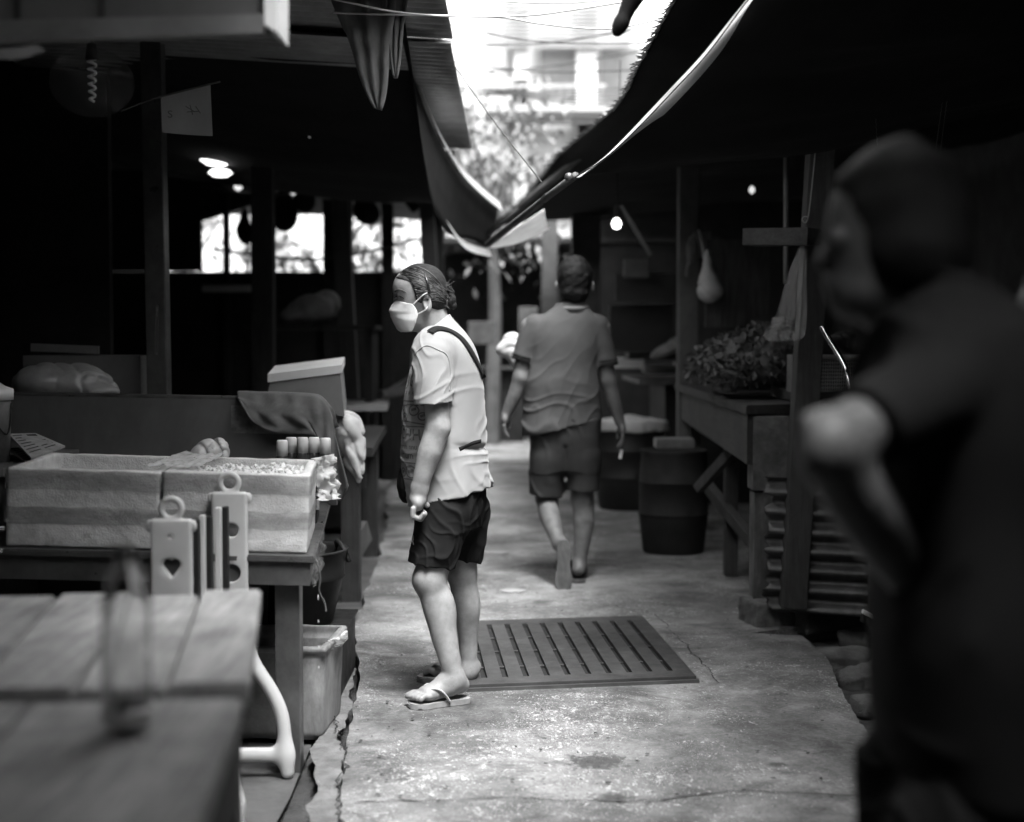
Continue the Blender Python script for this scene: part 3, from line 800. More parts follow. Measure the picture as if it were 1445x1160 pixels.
# right tarp with the white hem, cord and the bamboo pole it is tied to
ra = thing('tarp_awning', 'dark right tarpaulin with a wide white hem sweeping down to the middle', 'awning', (1.5, 4.8, 2.2))
U = [(1090, -40, 4.2), (1053, 0, 4.3), (990, 78, 4.5), (945, 126, 4.68), (882, 193, 4.9), (845, 228, 5.05), (809, 251, 5.2)]
Lw = [(1098, -40, 4.2), (1062, 0, 4.3), (1021, 68, 4.5), (972, 126, 4.68), (922, 176, 4.9), (877, 212, 5.05), (812, 254, 5.2)]
ua, la = resample(catmull([Q(*p) for p in U]), 60), resample(catmull([Q(*p) for p in Lw]), 60)
mb = MB(); mb.grid(lambda u, v: ua[int(round(u * 60))].lerp(la[int(round(u * 60))], v) + Vector((0, -.012 * math.sin(v * 3.14), 0)), 60, 6)
mb.build('edge_band', BANDM, ra, smooth=True)
mb = MB(); mb.tube([p.lerp(q, .28) + Vector((0, -.016, 0)) for p, q in zip(ua, la)], .0022, 5); mb.build('seam_cord', INK, ra)
back = [Q(*p) + Vector((2.2, .5, .45)) for p in U]
sheet('canopy', [Q(*p) + Vector((.004, .02, .006)) for p in U], back, TARP, ra, 40, 16, .06, .03, 5)
bp = thing('bamboo_pole', 'long pole end sticking out into the gap, tied to the white tarp hem', 'pole', Q(808, 250, 5.2))
mb = MB(); mb.tube([Q(812, 248, 5.18), Q(775, 276, 5.6), Q(735, 308, 6.3), Q(688, 345, 7.4)], [.014, .014, .016, .016], 8); mb.build('shaft', WOODG, bp, smooth=True)
mb = MB(); mb.lathe([(.0, -.016), (.012, -.013), (.017, 0), (.012, .013), (0, .016)], Q(803, 250, 5.16), 12); mb.build('knot', STEELD, bp, smooth=True)
mb = MB(); mb.tube([Q(768, 287, 5.72), Q(765, 280, 5.7), Q(771, 274, 5.62)], .006, 6); mb.build('binding', WIREK, bp)
# pale tarp panels sagging under the pole and beyond
tag(MB().grid(lambda u, v: Q(690 + 78 * u, 345 - 52 * u + 2, 7.6).lerp(Q(690 + 86 * u, 350 - 4 * u - 24 * u * u, 8.4), v) + Vector((0, 0, -.03 * math.sin(v * 3.1) * u)), 14, 8).build('white_tarp', TARPW, smooth=True, solid=.004),
    'pale tarpaulin panel sagging under the pole at the end of the gap', 'tarpaulin')
tag(sheet('white_tarp', [Q(855, 232, 7.0), Q(900, 205, 6.9), Q(975, 152, 6.8)], [Q(858, 240, 7.2), Q(905, 216, 7.1), Q(978, 160, 7.0)], TARPG, None, 20, 4), 'dim strip of tarpaulin under the white hem on the right', 'tarpaulin')
for (a, b, r, lab) in (((735, 292, 9.6), (828, 212, 8.6), .025, 'pale slanting batten under the frayed net edge, the upper one'), ((690, 330, 10), (800, 240, 9.4), .018, 'thin slanting batten under the frayed net edge, the lower one')):
    tag(MB().tube([Q(*a), Q(*b)], r, 8).build('batten', WOODG, smooth=True), lab, 'batten')
# right roof deck above
t = thing('stall_roof', 'dark roof over the row of stalls on the right, with added light-blocking decks', 'roof', (2.6, 7, 2.8))
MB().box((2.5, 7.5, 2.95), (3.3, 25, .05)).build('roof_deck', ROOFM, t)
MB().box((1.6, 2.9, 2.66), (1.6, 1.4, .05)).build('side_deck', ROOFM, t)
MB().box((-.1, -2.1, 2.60), (8.6, 5.8, .05)).build('shading_deck', ROOFM, t)  # unseen decks over the camera, added to block and shape the light
MB().box((2.36, 1.15, 2.60), (3.0, .7, .05)).build('shading_deck', ROOFM, t)
MB().box((-2.03, 1.15, 2.60), (4.76, .7, .05)).build('shading_deck', ROOFM, t)
MB().box((.605, 1.34, 2.60), (.508, .32, .05)).build('shading_deck', ROOFM, t)  # trims the opening left for a sun patch on the near elbow
MB().box((1.85, 1.95, 2.60), (4.1, .9, .05)).build('shading_deck', ROOFM, t)
MB().box((-2.35, 1.95, 2.60), (4.0, .9, .05)).build('shading_deck', ROOFM, t)
mb = MB()
for y in (2.2, 4.2, 6.2, 8.2, 10.2): mb.box((2.35, y, 2.87), (3.1, .08, .1))
mb.build('rafter', WOODX, t)
# dark partitions enclosing the stalls
def wall(name, label, a, b, z1, th=.06, m=DARK, z0=0.0):
    a, b = Vector(a), Vector(b)
    o = MB().beam(Vector((a.x, a.y, (z0 + z1) / 2)), Vector((b.x, b.y, (z0 + z1) / 2)), th, z1 - z0).build(name, m)
    return tag(o, label, 'wall')
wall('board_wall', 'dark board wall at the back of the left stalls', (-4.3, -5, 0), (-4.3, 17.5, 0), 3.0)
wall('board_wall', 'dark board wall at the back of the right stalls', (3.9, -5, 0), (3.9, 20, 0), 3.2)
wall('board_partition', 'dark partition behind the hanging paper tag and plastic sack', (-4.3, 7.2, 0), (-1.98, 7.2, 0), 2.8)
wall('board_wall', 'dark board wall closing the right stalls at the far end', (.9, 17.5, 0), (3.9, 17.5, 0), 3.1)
wall('board_wall', 'unseen dark wall added behind the camera to block light', (-4.3, -5.2, 0), (3.9, -5.2, 0), 2.9)  # out of view, added to stop light from behind
# partition with the opening through which the bright yard shows
YP = 13.0
def zx(py): return P(0, py, YP).z
def xx(px): return P(px, 300, YP).x
t = thing('board_partition', 'dark far partition of the left stalls with a wide bright opening under its roof', 'wall', (-2, YP, 0))
MB().box(((-6 + xx(625)) / 2, YP, zx(384) / 2), (xx(625) + 6, .08, zx(384))).build('lower_boards', DARK, t)
mb = MB()
def strip(x0, x1, yt, yb): mb.hexa([(x0, YP - .04, yb[0]), (x1, YP - .04, yb[1]), (x1, YP + .04, yb[1]), (x0, YP + .04, yb[0])], [(x0, YP - .04, yt), (x1, YP - .04, yt), (x1, YP + .04, yt), (x0, YP + .04, yt)])
strip(-6, xx(284), 4.2, (zx(384) + .01, zx(384) + .01))
strip(xx(284), xx(362), 4.2, (zx(312), zx(288)))
strip(xx(362), xx(480), 4.2, (zx(284), zx(280)))
strip(xx(480), xx(625), 4.2, (zx(274), zx(262)))
mb.build('upper_boards', DARK, t)
mb = MB()
for px, w_ in ((322, .05), (466, .10), (487, .14), (548, .10), (614, .16)): mb.box((xx(px), YP - .09, 1.8), (w_, .08, 3.6))
mb.build('mullion', DARK, t)
# posts
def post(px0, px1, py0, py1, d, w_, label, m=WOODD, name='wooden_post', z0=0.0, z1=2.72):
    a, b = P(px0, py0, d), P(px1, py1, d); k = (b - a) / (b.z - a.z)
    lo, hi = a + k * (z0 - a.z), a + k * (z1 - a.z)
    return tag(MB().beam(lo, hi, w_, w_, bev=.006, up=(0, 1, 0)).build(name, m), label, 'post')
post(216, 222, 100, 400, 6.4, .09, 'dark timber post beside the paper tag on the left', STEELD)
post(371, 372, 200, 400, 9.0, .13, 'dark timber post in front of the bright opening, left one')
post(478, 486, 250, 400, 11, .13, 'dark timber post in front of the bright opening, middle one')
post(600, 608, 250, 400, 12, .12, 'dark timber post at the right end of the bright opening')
# cables across the gap
def cable(pts, r, m, label):
    tag(MB().tube(catmull([Q(*p) for p in pts], 10), r, 6).build('cable', m, smooth=True), label, 'cable')
cable([(440, -8, 4.9), (490, 3, 4.9), (560, 17, 5.0), (640, 23, 5.0), (740, 22, 5.0), (820, 12, 5.0), (930, -6, 5)], .0035, WIREW, 'pale cable sagging across the top of the gap, the one crossing in the middle')
cable([(470, 18, 5.2), (560, 21, 5.2), (700, 24, 5.2), (760, 33, 5.2), (830, 40, 5.2), (880, 38, 5.2), (950, 20, 5.2), (990, -8, 5.2)], .0035, WIREW, 'pale cable sagging lowest across the top of the gap')
cable([(610, -10, 5.4), (680, -1, 5.4), (760, 4, 5.4), (830, 2, 5.4), (900, -8, 5.4)], .003, WIREW, 'short pale cable along the very top of the picture')
cable([(600, 30, 6.6), (650, 105, 6.4), (700, 175, 6.1), (765, 258, 5.7)], .003, WIREK, 'thin dark rope slanting down to the pole end')
for k in range(5):
    cable([(560, 118 + 9 * k, 13), (700, 126 + 2 * k, 13), (800, 130 + 4 * k, 13), (950, 118 + 9 * k, 13)], .006, WIREK, ['uppermost', 'second highest', 'middle', 'second lowest', 'lowest'][k] + ' of five blurred wires strung across the far gap')
# dark rolled cloth hanging at the top of the gap
mb = MB(); mb.tube(catmull([Q(905, -60, 4.1), Q(900, -20, 4.1), Q(886, 12, 4.1), Q(877, 32, 4.1), Q(868, 50, 4.1)], 5), [.085] * 3 + [.08, .07, .065, .055, .05, .045, .042, .038, .036, .034, .034, .036, .038, .036, .034, .028, .022, .01], 14, flat=.6)
tag(mb.build('cloth_roll', SHIRTK, smooth=True), 'dark rolled cloth hanging down into the bright gap', 'cloth')

for (px, py0, py1, w_, d, lab) in ((398, 255, 330, .10, 11.5, 'dark sack hanging in front of the bright opening, right of the left post'), (430, 250, 300, .07, 11.0, 'narrow dark bag hanging left of the middle post in the bright opening'), (515, 262, 318, .11, 12.0, 'dark sack hanging high in the right half of the bright opening'), (582, 255, 300, .06, 12.2, 'small dark bag hanging at the right end of the bright opening'), (345, 300, 345, .08, 12.0, 'slanting dark bag hanging in the left part of the bright opening')):
    a, b = P(px, py0, d), P(px, py1, d); c = (a + b) / 2; h_ = (a.z - b.z) / 2
    e = thing('hanging_bag', lab, 'bag', b)
    v = Vol(c - Vector((w_ * 2, .2, h_ * 1.7)), c + Vector((w_ * 2, .2, h_ * 2)), .012)
    v.ell(c - Vector((0, 0, h_ * .3)), (w_, .09, h_ * .7), .04); v.cone(c, a, w_ * .5, .02, .05); v.disp(lambda x, y, z: .02 * snoise(x, y, z, 22, int(px)))
    v.build('bag_body', SHIRTK, e); MB().tube([a - Vector((0, 0, .02)), a + Vector((.01, 0, .5))], .006, 5).build('cord', WIREK, e)
for k, (p0, p1, d, lab) in enumerate((((285, 262), (480, 250), 10.5, 'upper dark line strung across the left stalls'), ((300, 352), (600, 335), 12.4, 'lower dark line strung across the bright opening'))):
    cable([(p0[0], p0[1], d), ((p0[0] + p1[0]) / 2, max(p0[1], p1[1]) + 14, d), (p1[0], p1[1], d)], .012, WIREK, lab)

rs = random.Random(31)
for k, (y0, y1, sag, d, r, lab) in enumerate(((52, 30, 22, 9.5, .006, 'dark wire sagging across the gap, just under the pale cables'), (70, 96, 14, 11.0, .007, 'dark wire sloping down to the right across the gap'), (100, 62, 18, 12.0, .007, 'dark wire sloping up to the right across the gap'), (150, 172, 10, 14.0, .008, 'lowest dark wire crossing the tree in the gap'), (12, 60, 16, 8.0, .004, 'thin dark wire falling steeply across the top of the gap'))):
    cable([(560, y0, d), (660, (y0 * 2 + y1) / 3 + sag * .8, d), (780, (y0 + y1 * 2) / 3 + sag, d), (960, y1, d)], r, WIREK, lab)
# ------------------------------------------------------------------ helpers for worn, lumpy and crumpled things
def sdf_box(v, c, half, r, k=.0, sub=False, rot=None, taper=0.0):
    c = _v(c); half = _v(half)
    def fn(x, y, z):
        p = [x - c[0], y - c[1], z - c[2]]
        if rot is not None:
            Mr = np.array(rot, np.float32); p = [Mr[0, i] * p[0] + Mr[1, i] * p[1] + Mr[2, i] * p[2] for i in range(3)]
        sc = 1 + taper * (p[2] / half[2]) if taper else 1.0
        q = [np.abs(p[0]) - half[0] * sc + r, np.abs(p[1]) - half[1] * sc + r, np.abs(p[2]) - half[2] + r]
        o = np.sqrt(np.maximum(q[0], 0) ** 2 + np.maximum(q[1], 0) ** 2 + np.maximum(q[2], 0) ** 2)
        return o + np.minimum(np.maximum(np.maximum(q[0], q[1]), q[2]), 0) - r
    m = float(np.linalg.norm(half)) if rot is not None else None
    hb = [m] * 3 if rot is not None else [float(h * (1 + abs(taper))) for h in half]
    return v.op(fn, [c[i] - hb[i] for i in range(3)], [c[i] + hb[i] for i in range(3)], k, sub)
def lump(name, blobs, m, h=.008, amp=.008, f=30, seed=1, crease=.006, parent=None, k=.04, flat_z=None):
    """sack, bag or pile built from soft blobs with creases"""
    lo = [min(b[0][i] - b[1][i] for b in blobs) - .03 for i in range(3)]; hi = [max(b[0][i] + b[1][i] for b in blobs) + .03 for i in range(3)]
    v = Vol(lo, hi, h)
    for b in blobs: v.ell(b[0], b[1], k, b[2] if len(b) > 2 else None)
    v.disp(lambda x, y, z: amp * snoise(x, y, z, f, seed) + crease * (folds(x, y, z, (.7, .3, .6), f * 1.3, seed + 1) + folds(x, y, z, (-.5, .4, .7), f * 1.9, seed + 2)))
    if flat_z is not None: v.plane((0, 0, flat_z), (0, 0, -1))
    return v.build(name, m, parent)

# ------------------------------------------------------------------ front-left plank table with the bottle
TZ = .72
tb = thing('plank_table', 'weathered plank table in the left foreground, blurred, split by a dark gap', 'table', G(150, 968, TZ) - Vector((0, 0, TZ)))
pd = (G(690, 890) - G(735, 965)).normalized()
def tp(px, py, z=TZ): return G(px, py, z)
yaw = R(5.6); ad = Vector((-math.sin(yaw), math.cos(yaw), 0)); ap = Vector((math.cos(yaw), math.sin(yaw), 0))
o0 = tp(347, 968); back_v = (tp(370, 834) - o0).dot(ad)
def tq(u, v, z): return Vector((o0.x, o0.y, 0)) + ap * u + ad * v + Vector((0, 0, z))
def rq(u, v, z): return tq(u - .042 * max(v, 0) / back_v, v, z)
rs = random.Random(2)
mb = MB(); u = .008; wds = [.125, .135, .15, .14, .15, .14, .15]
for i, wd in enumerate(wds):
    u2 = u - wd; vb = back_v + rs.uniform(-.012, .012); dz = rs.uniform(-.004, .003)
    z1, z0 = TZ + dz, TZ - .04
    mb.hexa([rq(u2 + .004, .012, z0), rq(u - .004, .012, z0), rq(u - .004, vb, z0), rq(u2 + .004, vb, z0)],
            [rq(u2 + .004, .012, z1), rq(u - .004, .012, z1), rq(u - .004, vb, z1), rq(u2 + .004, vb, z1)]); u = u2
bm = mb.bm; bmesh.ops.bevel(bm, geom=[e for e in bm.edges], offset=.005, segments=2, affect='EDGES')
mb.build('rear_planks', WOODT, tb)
mb = MB(); u = .0
for i, wd in enumerate([.30, .32, .30, .25]):
    u2 = u - wd; z1, z0 = TZ + rs.uniform(-.003, .003) - .008, TZ - .045
    mb.hexa([tq(u2 + .0015, -1.4, z0), tq(u - .0015, -1.4, z0), tq(u - .0015, -.045, z0), tq(u2 + .0015, -.045, z0)],
            [tq(u2 + .0015, -1.4, z1), tq(u - .0015, -1.4, z1), tq(u - .0015, -.045, z1), tq(u2 + .0015, -.045, z1)]); u = u2
bm = mb.bm; bmesh.ops.bevel(bm, geom=[e for e in bm.edges], offset=.004, segments=2, affect='EDGES')
mb.build('front_planks', WOODT, tb)
mb = MB(); mb.hexa([tq(-.035, -1.4, TZ - .17), tq(-.01, -1.4, TZ - .17), tq(-.01, -.03, TZ - .17), tq(-.035, -.03, TZ - .17)], [tq(-.035, -1.4, TZ - .038), tq(-.01, -1.4, TZ - .038), tq(-.01, -.03, TZ - .038), tq(-.035, -.03, TZ - .038)])
mb.hexa([tq(-1.0, back_v - .1, TZ - .12), tq(-.06, back_v - .1, TZ - .12), tq(-.06, back_v - .07, TZ - .12), tq(-1.0, back_v - .07, TZ - .12)], [tq(-1.0, back_v - .1, TZ - .043), tq(-.06, back_v - .1, TZ - .043), tq(-.06, back_v - .07, TZ - .043), tq(-1.0, back_v - .07, TZ - .043)])
mb.build('apron', WOODY, tb)
for (uu, vv) in ((-.10, back_v - .16), (-1.0, back_v - .16), (-.10, -1.2), (-1.0, -1.2)):
    MB().beam(tq(uu, vv, -.04), tq(uu, vv, TZ - .045), .055, .055, .004).build('leg', WOODG, tb)
bt_ = thing('water_bottle', 'clear plastic water bottle standing on the front planks, blurred', 'bottle', tp(180, 1028))
bp_ = tp(180, 1028) + Vector((0, 0, .004))
prof = [(0, .002), (.026, .0), (.0325, .006), (.033, .02), (.0315, .04), (.033, .05), (.033, .085), (.031, .09), (.033, .096), (.033, .15), (.032, .165), (.026, .19), (.018, .21), (.0135, .222), (.0135, .236)]
full = prof + [(max(r - .0055, 0), max(z, .012)) for r, z in prof[::-1]]
pet = NT('clear_bottle_plastic'); pet.base(.96); pet.rough(.02); pet.b.inputs['Transmission Weight'].default_value = 1.0; pet.b.inputs['IOR'].default_value = 1.42; pet.spec(.8)
MB().lathe(full, bp_, 48).build('bottle_body', pet.m, bt_, smooth=True)
MB().lathe([(0, .002), (.026, .001), (.0335, .007), (.0338, .02), (.033, .028), (.0325, .018), (.024, .008), (0, .012)], bp_, 32).build('base_glint', clear_mat('base_glint_film', .85, .08, alpha=.7, bump=0), bt_, smooth=True)  # pale ring stands in for glints at the foot of the bottle
MB().lathe([(0, .236), (.012, .236), (.0145, .225), (.0145, .219), (.015, .219), (.015, .237), (.013, .2385), (0, .2385)], bp_, 24).build('cap', clear_mat('pale_cap', .12, .4, alpha=.75), bt_, smooth=True)
MB().lathe([(0, .006), (.028, .007), (.0295, .02), (.0285, .036), (0, .036)], bp_, 24).build('water', clear_mat('water_in_bottle', .9, .02, alpha=.40, bump=0), bt_, smooth=True)

# ------------------------------------------------------------------ white plastic folding rack: two ring-topped end panels, legs, slats
rk = thing('plastic_rack', 'white plastic folding rack with two ring-topped panels and a heart cut-out', 'rack', (-.84, 4.0, 0))
def panel_2d(mb_holes, W, Hh):
    pass
def end_panel(cx, y, ztop, wid, zbot, heart, yawp):
    v = Vol((-.12, -.03, zbot - .02), (.12, .03, ztop + .12), .003)
    sdf_box(v, (0, 0, (ztop + zbot) / 2), (wid / 2, .013, (ztop - zbot) / 2), .008)
    # ring
    def ring(x, y, z):
        q = np.sqrt(x * x + (z - (ztop + .026)) ** 2) - .026
        return np.sqrt(q * q + y * y) - .0085
    v.op(ring, (-.05, -.02, ztop - .02), (.05, .02, ztop + .07), .006)
    for sx in (-1, 1): v.ell((sx * (wid / 2 + .004), 0, ztop - .018), (.008, .008, .016), .004)
    if heart:
        hz = ztop - .125
        def he(x, y, z):
            a = np.sqrt((np.abs(x) - .010) ** 2 + (z - hz - .008) ** 2) - .0135
            b = np.maximum(np.abs(x) * .78 + (hz - z) * .62 - .0165, z - hz - .006)
            return np.minimum(a, b) + 0 * y
        v.op(he, (-.04, -.04, hz - .04), (.04, .04, hz + .04), .003, sub=True)
        v.cone((0, -.02, ztop - .045), (0, .02, ztop - .045), .007, .007, .002, sub=True)
        v.ell((0, -.034, hz), (.045, .026, .042), .004, sub=True)
    else:
        for zz, rr in ((ztop - .11, .021), (ztop - .235, .026)):
            v.cone((.005, -.03, zz), (.005, .03, zz), rr, rr, .004, sub=True)
    v.disp(lambda x, y, z: .0004 * snoise(x, y, z, 90, 4))
    vs, f = v.mesh()
    c, s_ = math.cos(yawp), math.sin(yawp)
    w_ = np.stack([cx + vs[:, 0] * c - vs[:, 1] * s_, y + vs[:, 0] * s_ + vs[:, 1] * c, vs[:, 2]], 1)
    me = bpy.data.meshes.new('end_panel'); me.from_pydata(w_.tolist(), [], f.tolist())
    link_mesh('end_panel', me, PLASW, rk, smooth=True)
pa, pb = P(242, 732, 3.72), P(324, 694, 4.18)
end_panel(pa.x, pa.y, pa.z, .107, .30, True, .0)
end_panel(pb.x, pb.y, pb.z, .104, .30, False, .0)
for c_ in (pa, pb):
    for sx in (-1, 1):
        v = Vol((c_.x - .28, c_.y - .05, -.06), (c_.x + .28, c_.y + .05, .5), .005)
        X = lambda q: c_.x + sx * q
        pts_ = [(X(.035), c_.y, .42), (X(.06), c_.y, .31), (X(.115), c_.y, .22), (X(.145), c_.y, .15), (X(.155), c_.y, .07), (X(.162), c_.y, -.022)]
        v.chain(pts_, [.023, .021, .020, .020, .020, .019], .012)
        v.cone((c_.x, c_.y, .03), (X(.15), c_.y, .03), .022, .022, .03, flat=(0, 1, 0), ff=.6)
        v.build('leg', PLASW, rk)
for (x0, x1, mm, yt, d) in ((271, 279, 0, 735, 3.84), (280, 287, 1, 728, 3.88), (289, 297, 0, 730, 3.93), (302, 310, 1, 717, 4.0), (312, 320, 0, 716, 4.04)):
    a, b = P(x0, yt, d), P(x1, yt, d); MB().box(((a.x + b.x) / 2, d + .02, (.33 + a.z) / 2), (b.x - a.x, .03, a.z - .33), bev=.003).build('slat', PLASW if mm else PLASD, rk)
for i in range(0):
    t_ = (i + .7) / 5.6; x = pa.x + .075 + (pb.x - pa.x - .02) * t_; y0 = pa.y + .10 + .06 * i; z1 = .745 + .012 * (i % 3)
    MB().box((x, y0 + .03, (.34 + z1) / 2), (.013, .045, z1 - .34), bev=.003, rz=.03).build('slat', PLASD if i % 2 == 0 else PLASW, rk)
mb = MB()
mb.tube([pa + Vector((0, .012, .36 - pa.z)), pb + Vector((0, -.012, .36 - pb.z))], .011, 10)
mb.build('tie_rod', PLASW, rk, smooth=True)

# ------------------------------------------------------------------ wet market table with two taped foam boxes
TT = .61; org = G(439, 783, TT); ty = R(5.5); roll = R(2.3)
TM = Matrix.Translation(org) @ Matrix.Rotation(ty, 4, 'Z') @ Matrix.Rotation(roll, 4, 'Y')
def T3(u, v, w_): return TM @ Vector((-u, v, w_))
def tbox(mb, u0, u1, v0, v1, w0, w1):
    return mb.hexa([T3(u1, v0, w0), T3(u0, v0, w0), T3(u0, v1, w0), T3(u1, v1, w0)], [T3(u1, v0, w1), T3(u0, v0, w1), T3(u0, v1, w1), T3(u1, v1, w1)])
mt = thing('market_table', 'long dark market table carrying two white foam boxes, tilted to drain', 'table', (org.x, org.y, 0))
mb = MB(); tbox(mb, -.012, 1.5, -.03, 2.5, -.022, -.001)
bmesh.ops.bevel(mb.bm, geom=mb.bm.edges[:], offset=.004, segments=2, affect='EDGES'); mb.build('tabletop', STEELD, mt)
mb = MB(); tbox(mb, .0, 1.5, -.018, .012, -.088, -.0225); tbox(mb, .0, .03, .0125, 2.4, -.088, -.0225); mb.build('apron', STEELD, mt)
for (u, v) in ((.065, .06), (1.4, .06), (.075, 2.3)):
    a = T3(u, v, -.0885); MB().beam((a.x, a.y, -.04), a, .072, .072, .004).build('leg', STEELD, mt)
mb = MB(); tbox(mb, .17, 1.5, .75, .78, -.62, -.09); mb.build('back_board', DARK, mt)  # dark sheet added where the space under the table lies in shade
tag(MB().tube([T3(.86, -.05, .06), T3(1.5, -.05, .062)], .006, 8).build('steel_rod', STEEL, smooth=True), 'upper thin steel rod at the left edge beside the foam box', 'rod')
tag(MB().tube([T3(.86, -.06, -.002), T3(1.5, -.06, .0)], .006, 8).build('steel_rod', STEEL, smooth=True), 'lower thin steel rod at the left edge of the market table', 'rod')
def foam_box(u0, wd, dp, hh, label, seed, v0=.015):
    e = thing('foam_box', label, 'foam box', T3(u0 + wd, v0, .0))
    e.rotation_euler = (TM.to_3x3().to_euler())
    v = Vol((-.02, -.02, -.01), (wd + .02, dp + .02, hh + .02), .0045)
    sdf_box(v, (wd / 2, dp / 2, hh / 2), (wd / 2, dp / 2, hh / 2), .007)
    sdf_box(v, (wd / 2, dp / 2, hh / 2 + .035), (wd / 2 - .028, dp / 2 - .028, hh / 2), .02, .006, sub=True)
    v.disp(lambda x, y, z: .0010 * snoise(x, y, z, 38, seed) + .0008 * snoise(x, y, z, 130, seed + 1) + .006 * np.clip(snoise(x, y, z, 30, seed + 5) - .75, 0, 1))
    v.build('shell', FOAM, e, smooth_it=0)
    bpy.context.view_layer.update()
    for o in e.children: o.matrix_parent_inverse = Matrix.Identity(4)
    rs = random.Random(seed)
    def band(z0, z1, nm, off=.004, rip=.004):
        P4 = [(-off, -off), (wd + off, -off), (wd + off, dp + off), (-off, dp + off)]; per = []
        for i in range(4):
            a, b = P4[i], P4[(i + 1) % 4]
            for q in range(24): per.append((a[0] + (b[0] - a[0]) * q / 24, a[1] + (b[1] - a[1]) * q / 24))
        n = len(per); mb = MB()
        def f(u, vv):
            i = int(round(u * n)) % n; x, y = per[i]; z = z0 + (z1 - z0) * vv
            q = noise.noise(Vector((x * 5, y * 5 + vv * 5, z * 60 + seed)))
            z += .006 * noise.noise(Vector((x * 11, y * 11, seed + z0 * 40))) * (1 if vv in (0, 1) else .4)
            cx, cy = x - wd / 2, y - dp / 2; k = 1 + rip * q / max(abs(cx), abs(cy))
            return Vector((wd / 2 + cx * k, dp / 2 + cy * k, min(z, hh + .001)))
        mb.grid(f, n, 7); o = mb.build(nm, TAPE, e, smooth=True, local=True)
    band(hh * .30, hh * .52, 'tape'); band(hh * .74, hh * .985, 'tape', .0045)
    for sx in (0, 1):
        x0 = -.006 if sx == 0 else wd - .036
        MB().grid(lambda u, vv: Vector((x0 + .042 * u + .003 * noise.noise(Vector((vv * 9, u, seed))), -.0075, .012 + (hh - .02) * vv)), 6, 16).build('corner_tape', TAPE, e, smooth=True, local=True) if seed < 0 else None
    return e
fb1 = foam_box(.012, .42, .56, .232, 'right white foam box, full of crushed ice and wrapped in clear tape', 3)
fb2 = foam_box(.442, .43, .56, .228, 'left white foam box, nearly empty and wrapped in clear tape', 8)
def Tl(e, x, y, z): return Matrix.Translation(e.location) @ e.rotation_euler.to_matrix().to_4x4() @ Vector((x, y, z))
# crushed ice
rs = random.Random(9); mb = MB()
def icef(u, v):
    x, y = .032 + .356 * u, .032 + .496 * v
    z = .185 + .022 * noise.noise(Vector((x * 9, y * 9, 2))) + .018 * noise.noise(Vector((x * 34, y * 34, 5))) + .02 * u
    return Tl(fb1, x, y, z)
mb.grid(icef, 50, 60)
for _ in range(420):
    x, y = rs.uniform(.045, .375), rs.uniform(.045, .515); z = .188 + .022 * noise.noise(Vector((x * 9, y * 9, 2))) + .02 * x / .4 + rs.uniform(0, .012)
    r = rs.uniform(.006, .016); T_ = Matrix.Translation(Tl(fb1, x, y, z)) @ Matrix.Rotation(rs.uniform(0, 6), 4, Vector((rs.random(), rs.random(), rs.random())))
    b = bmesh.ops.create_icosphere(mb.bm, subdivisions=1, radius=r)['verts']
    for q in b: q.co = T_ @ Vector((q.co.x * rs.uniform(.6, 1.3), q.co.y * rs.uniform(.6, 1.2), q.co.z * rs.uniform(.5, 1)))
tag(mb.build('crushed_ice', ICE), 'heap of crushed ice filling the right foam box', 'ice', kind='stuff')
mb = MB()
mb.grid(lambda u, v: Tl(fb2, .035 + .36 * u, .035 + .49 * v, .045 + .025 * noise.noise(Vector((u * 5, v * 6, 4))) + .02 * v), 20, 24)
for _ in range(60):
    x, y = rs.uniform(.05, .38), rs.uniform(.3, .51); r = rs.uniform(.008, .02)
    b = bmesh.ops.create_icosphere(mb.bm, subdivisions=1, radius=r)['verts']; o_ = Tl(fb2, x, y, .04 + rs.uniform(0, .06))
    for q in b: q.co = o_ + Vector((q.co.x, q.co.y * rs.uniform(.6, 1.2), q.co.z * .7))
tag(mb.build('ice_lump', ICE), 'few melting ice lumps at the bottom of the left foam box', 'ice')
# film sheets draped over the ice box
def film(name, pts4, m, nu, nv, amp, f, seed, label, sag=0.0):
    a, b, c, d = [Vector(p) for p in pts4]; n = (b - a).cross(d - a).normalized()
    def g(u, v):
        p = a.lerp(b, u).lerp(d.lerp(c, u), v); q = noise.noise(Vector((u * f, v * f, seed))); q2 = abs(noise.noise(Vector((u * f * 2.3, v * f * 2.1, seed + 3))))
        return p + n * (amp * (q - q2)) + Vector((0, 0, -sag * 4 * u * (1 - u)))
    return tag(MB().grid(g, nu, nv).build(name, m, smooth=True), label, 'plastic film')
film('plastic_film', [Tl(fb2, .39, .02, .245), Tl(fb1, .09, .06, .24), Tl(fb1, .12, .53, .245), Tl(fb2, .425, .54, .246)], FILMW, 22, 30, .009, 5, 4, 'clear film crumpled over the joint between the two foam boxes')
film('plastic_film', [Tl(fb1, .40, .50, .24), Tl(fb1, .47, .60, .25), Tl(fb1, .49, .60, .10), Tl(fb1, .43, .50, .10)], FILMW, 18, 22, .035, 5, 8, 'white crumpled film hanging from the back corner of the iced box')
film('plastic_film', [Tl(fb1, .43, .10, .0), Tl(fb1, .445, .5, .01), Tl(fb1, .447, .5, -.10), Tl(fb1, .432, .06, -.12)], FILM, 16, 14, .02, 4, 12, 'clear film hanging off the right edge of the market table')
lump('crumpled_bag', [(T3(.36, .68, .235), (.055, .05, .05)), (T3(.40, .70, .22), (.05, .05, .035))], FILMW, .005, .008, 45, 3, .012)
tag(bpy.context.scene.objects['crumpled_bag'], 'crumpled clear bag behind the joint of the foam boxes', 'plastic bag')
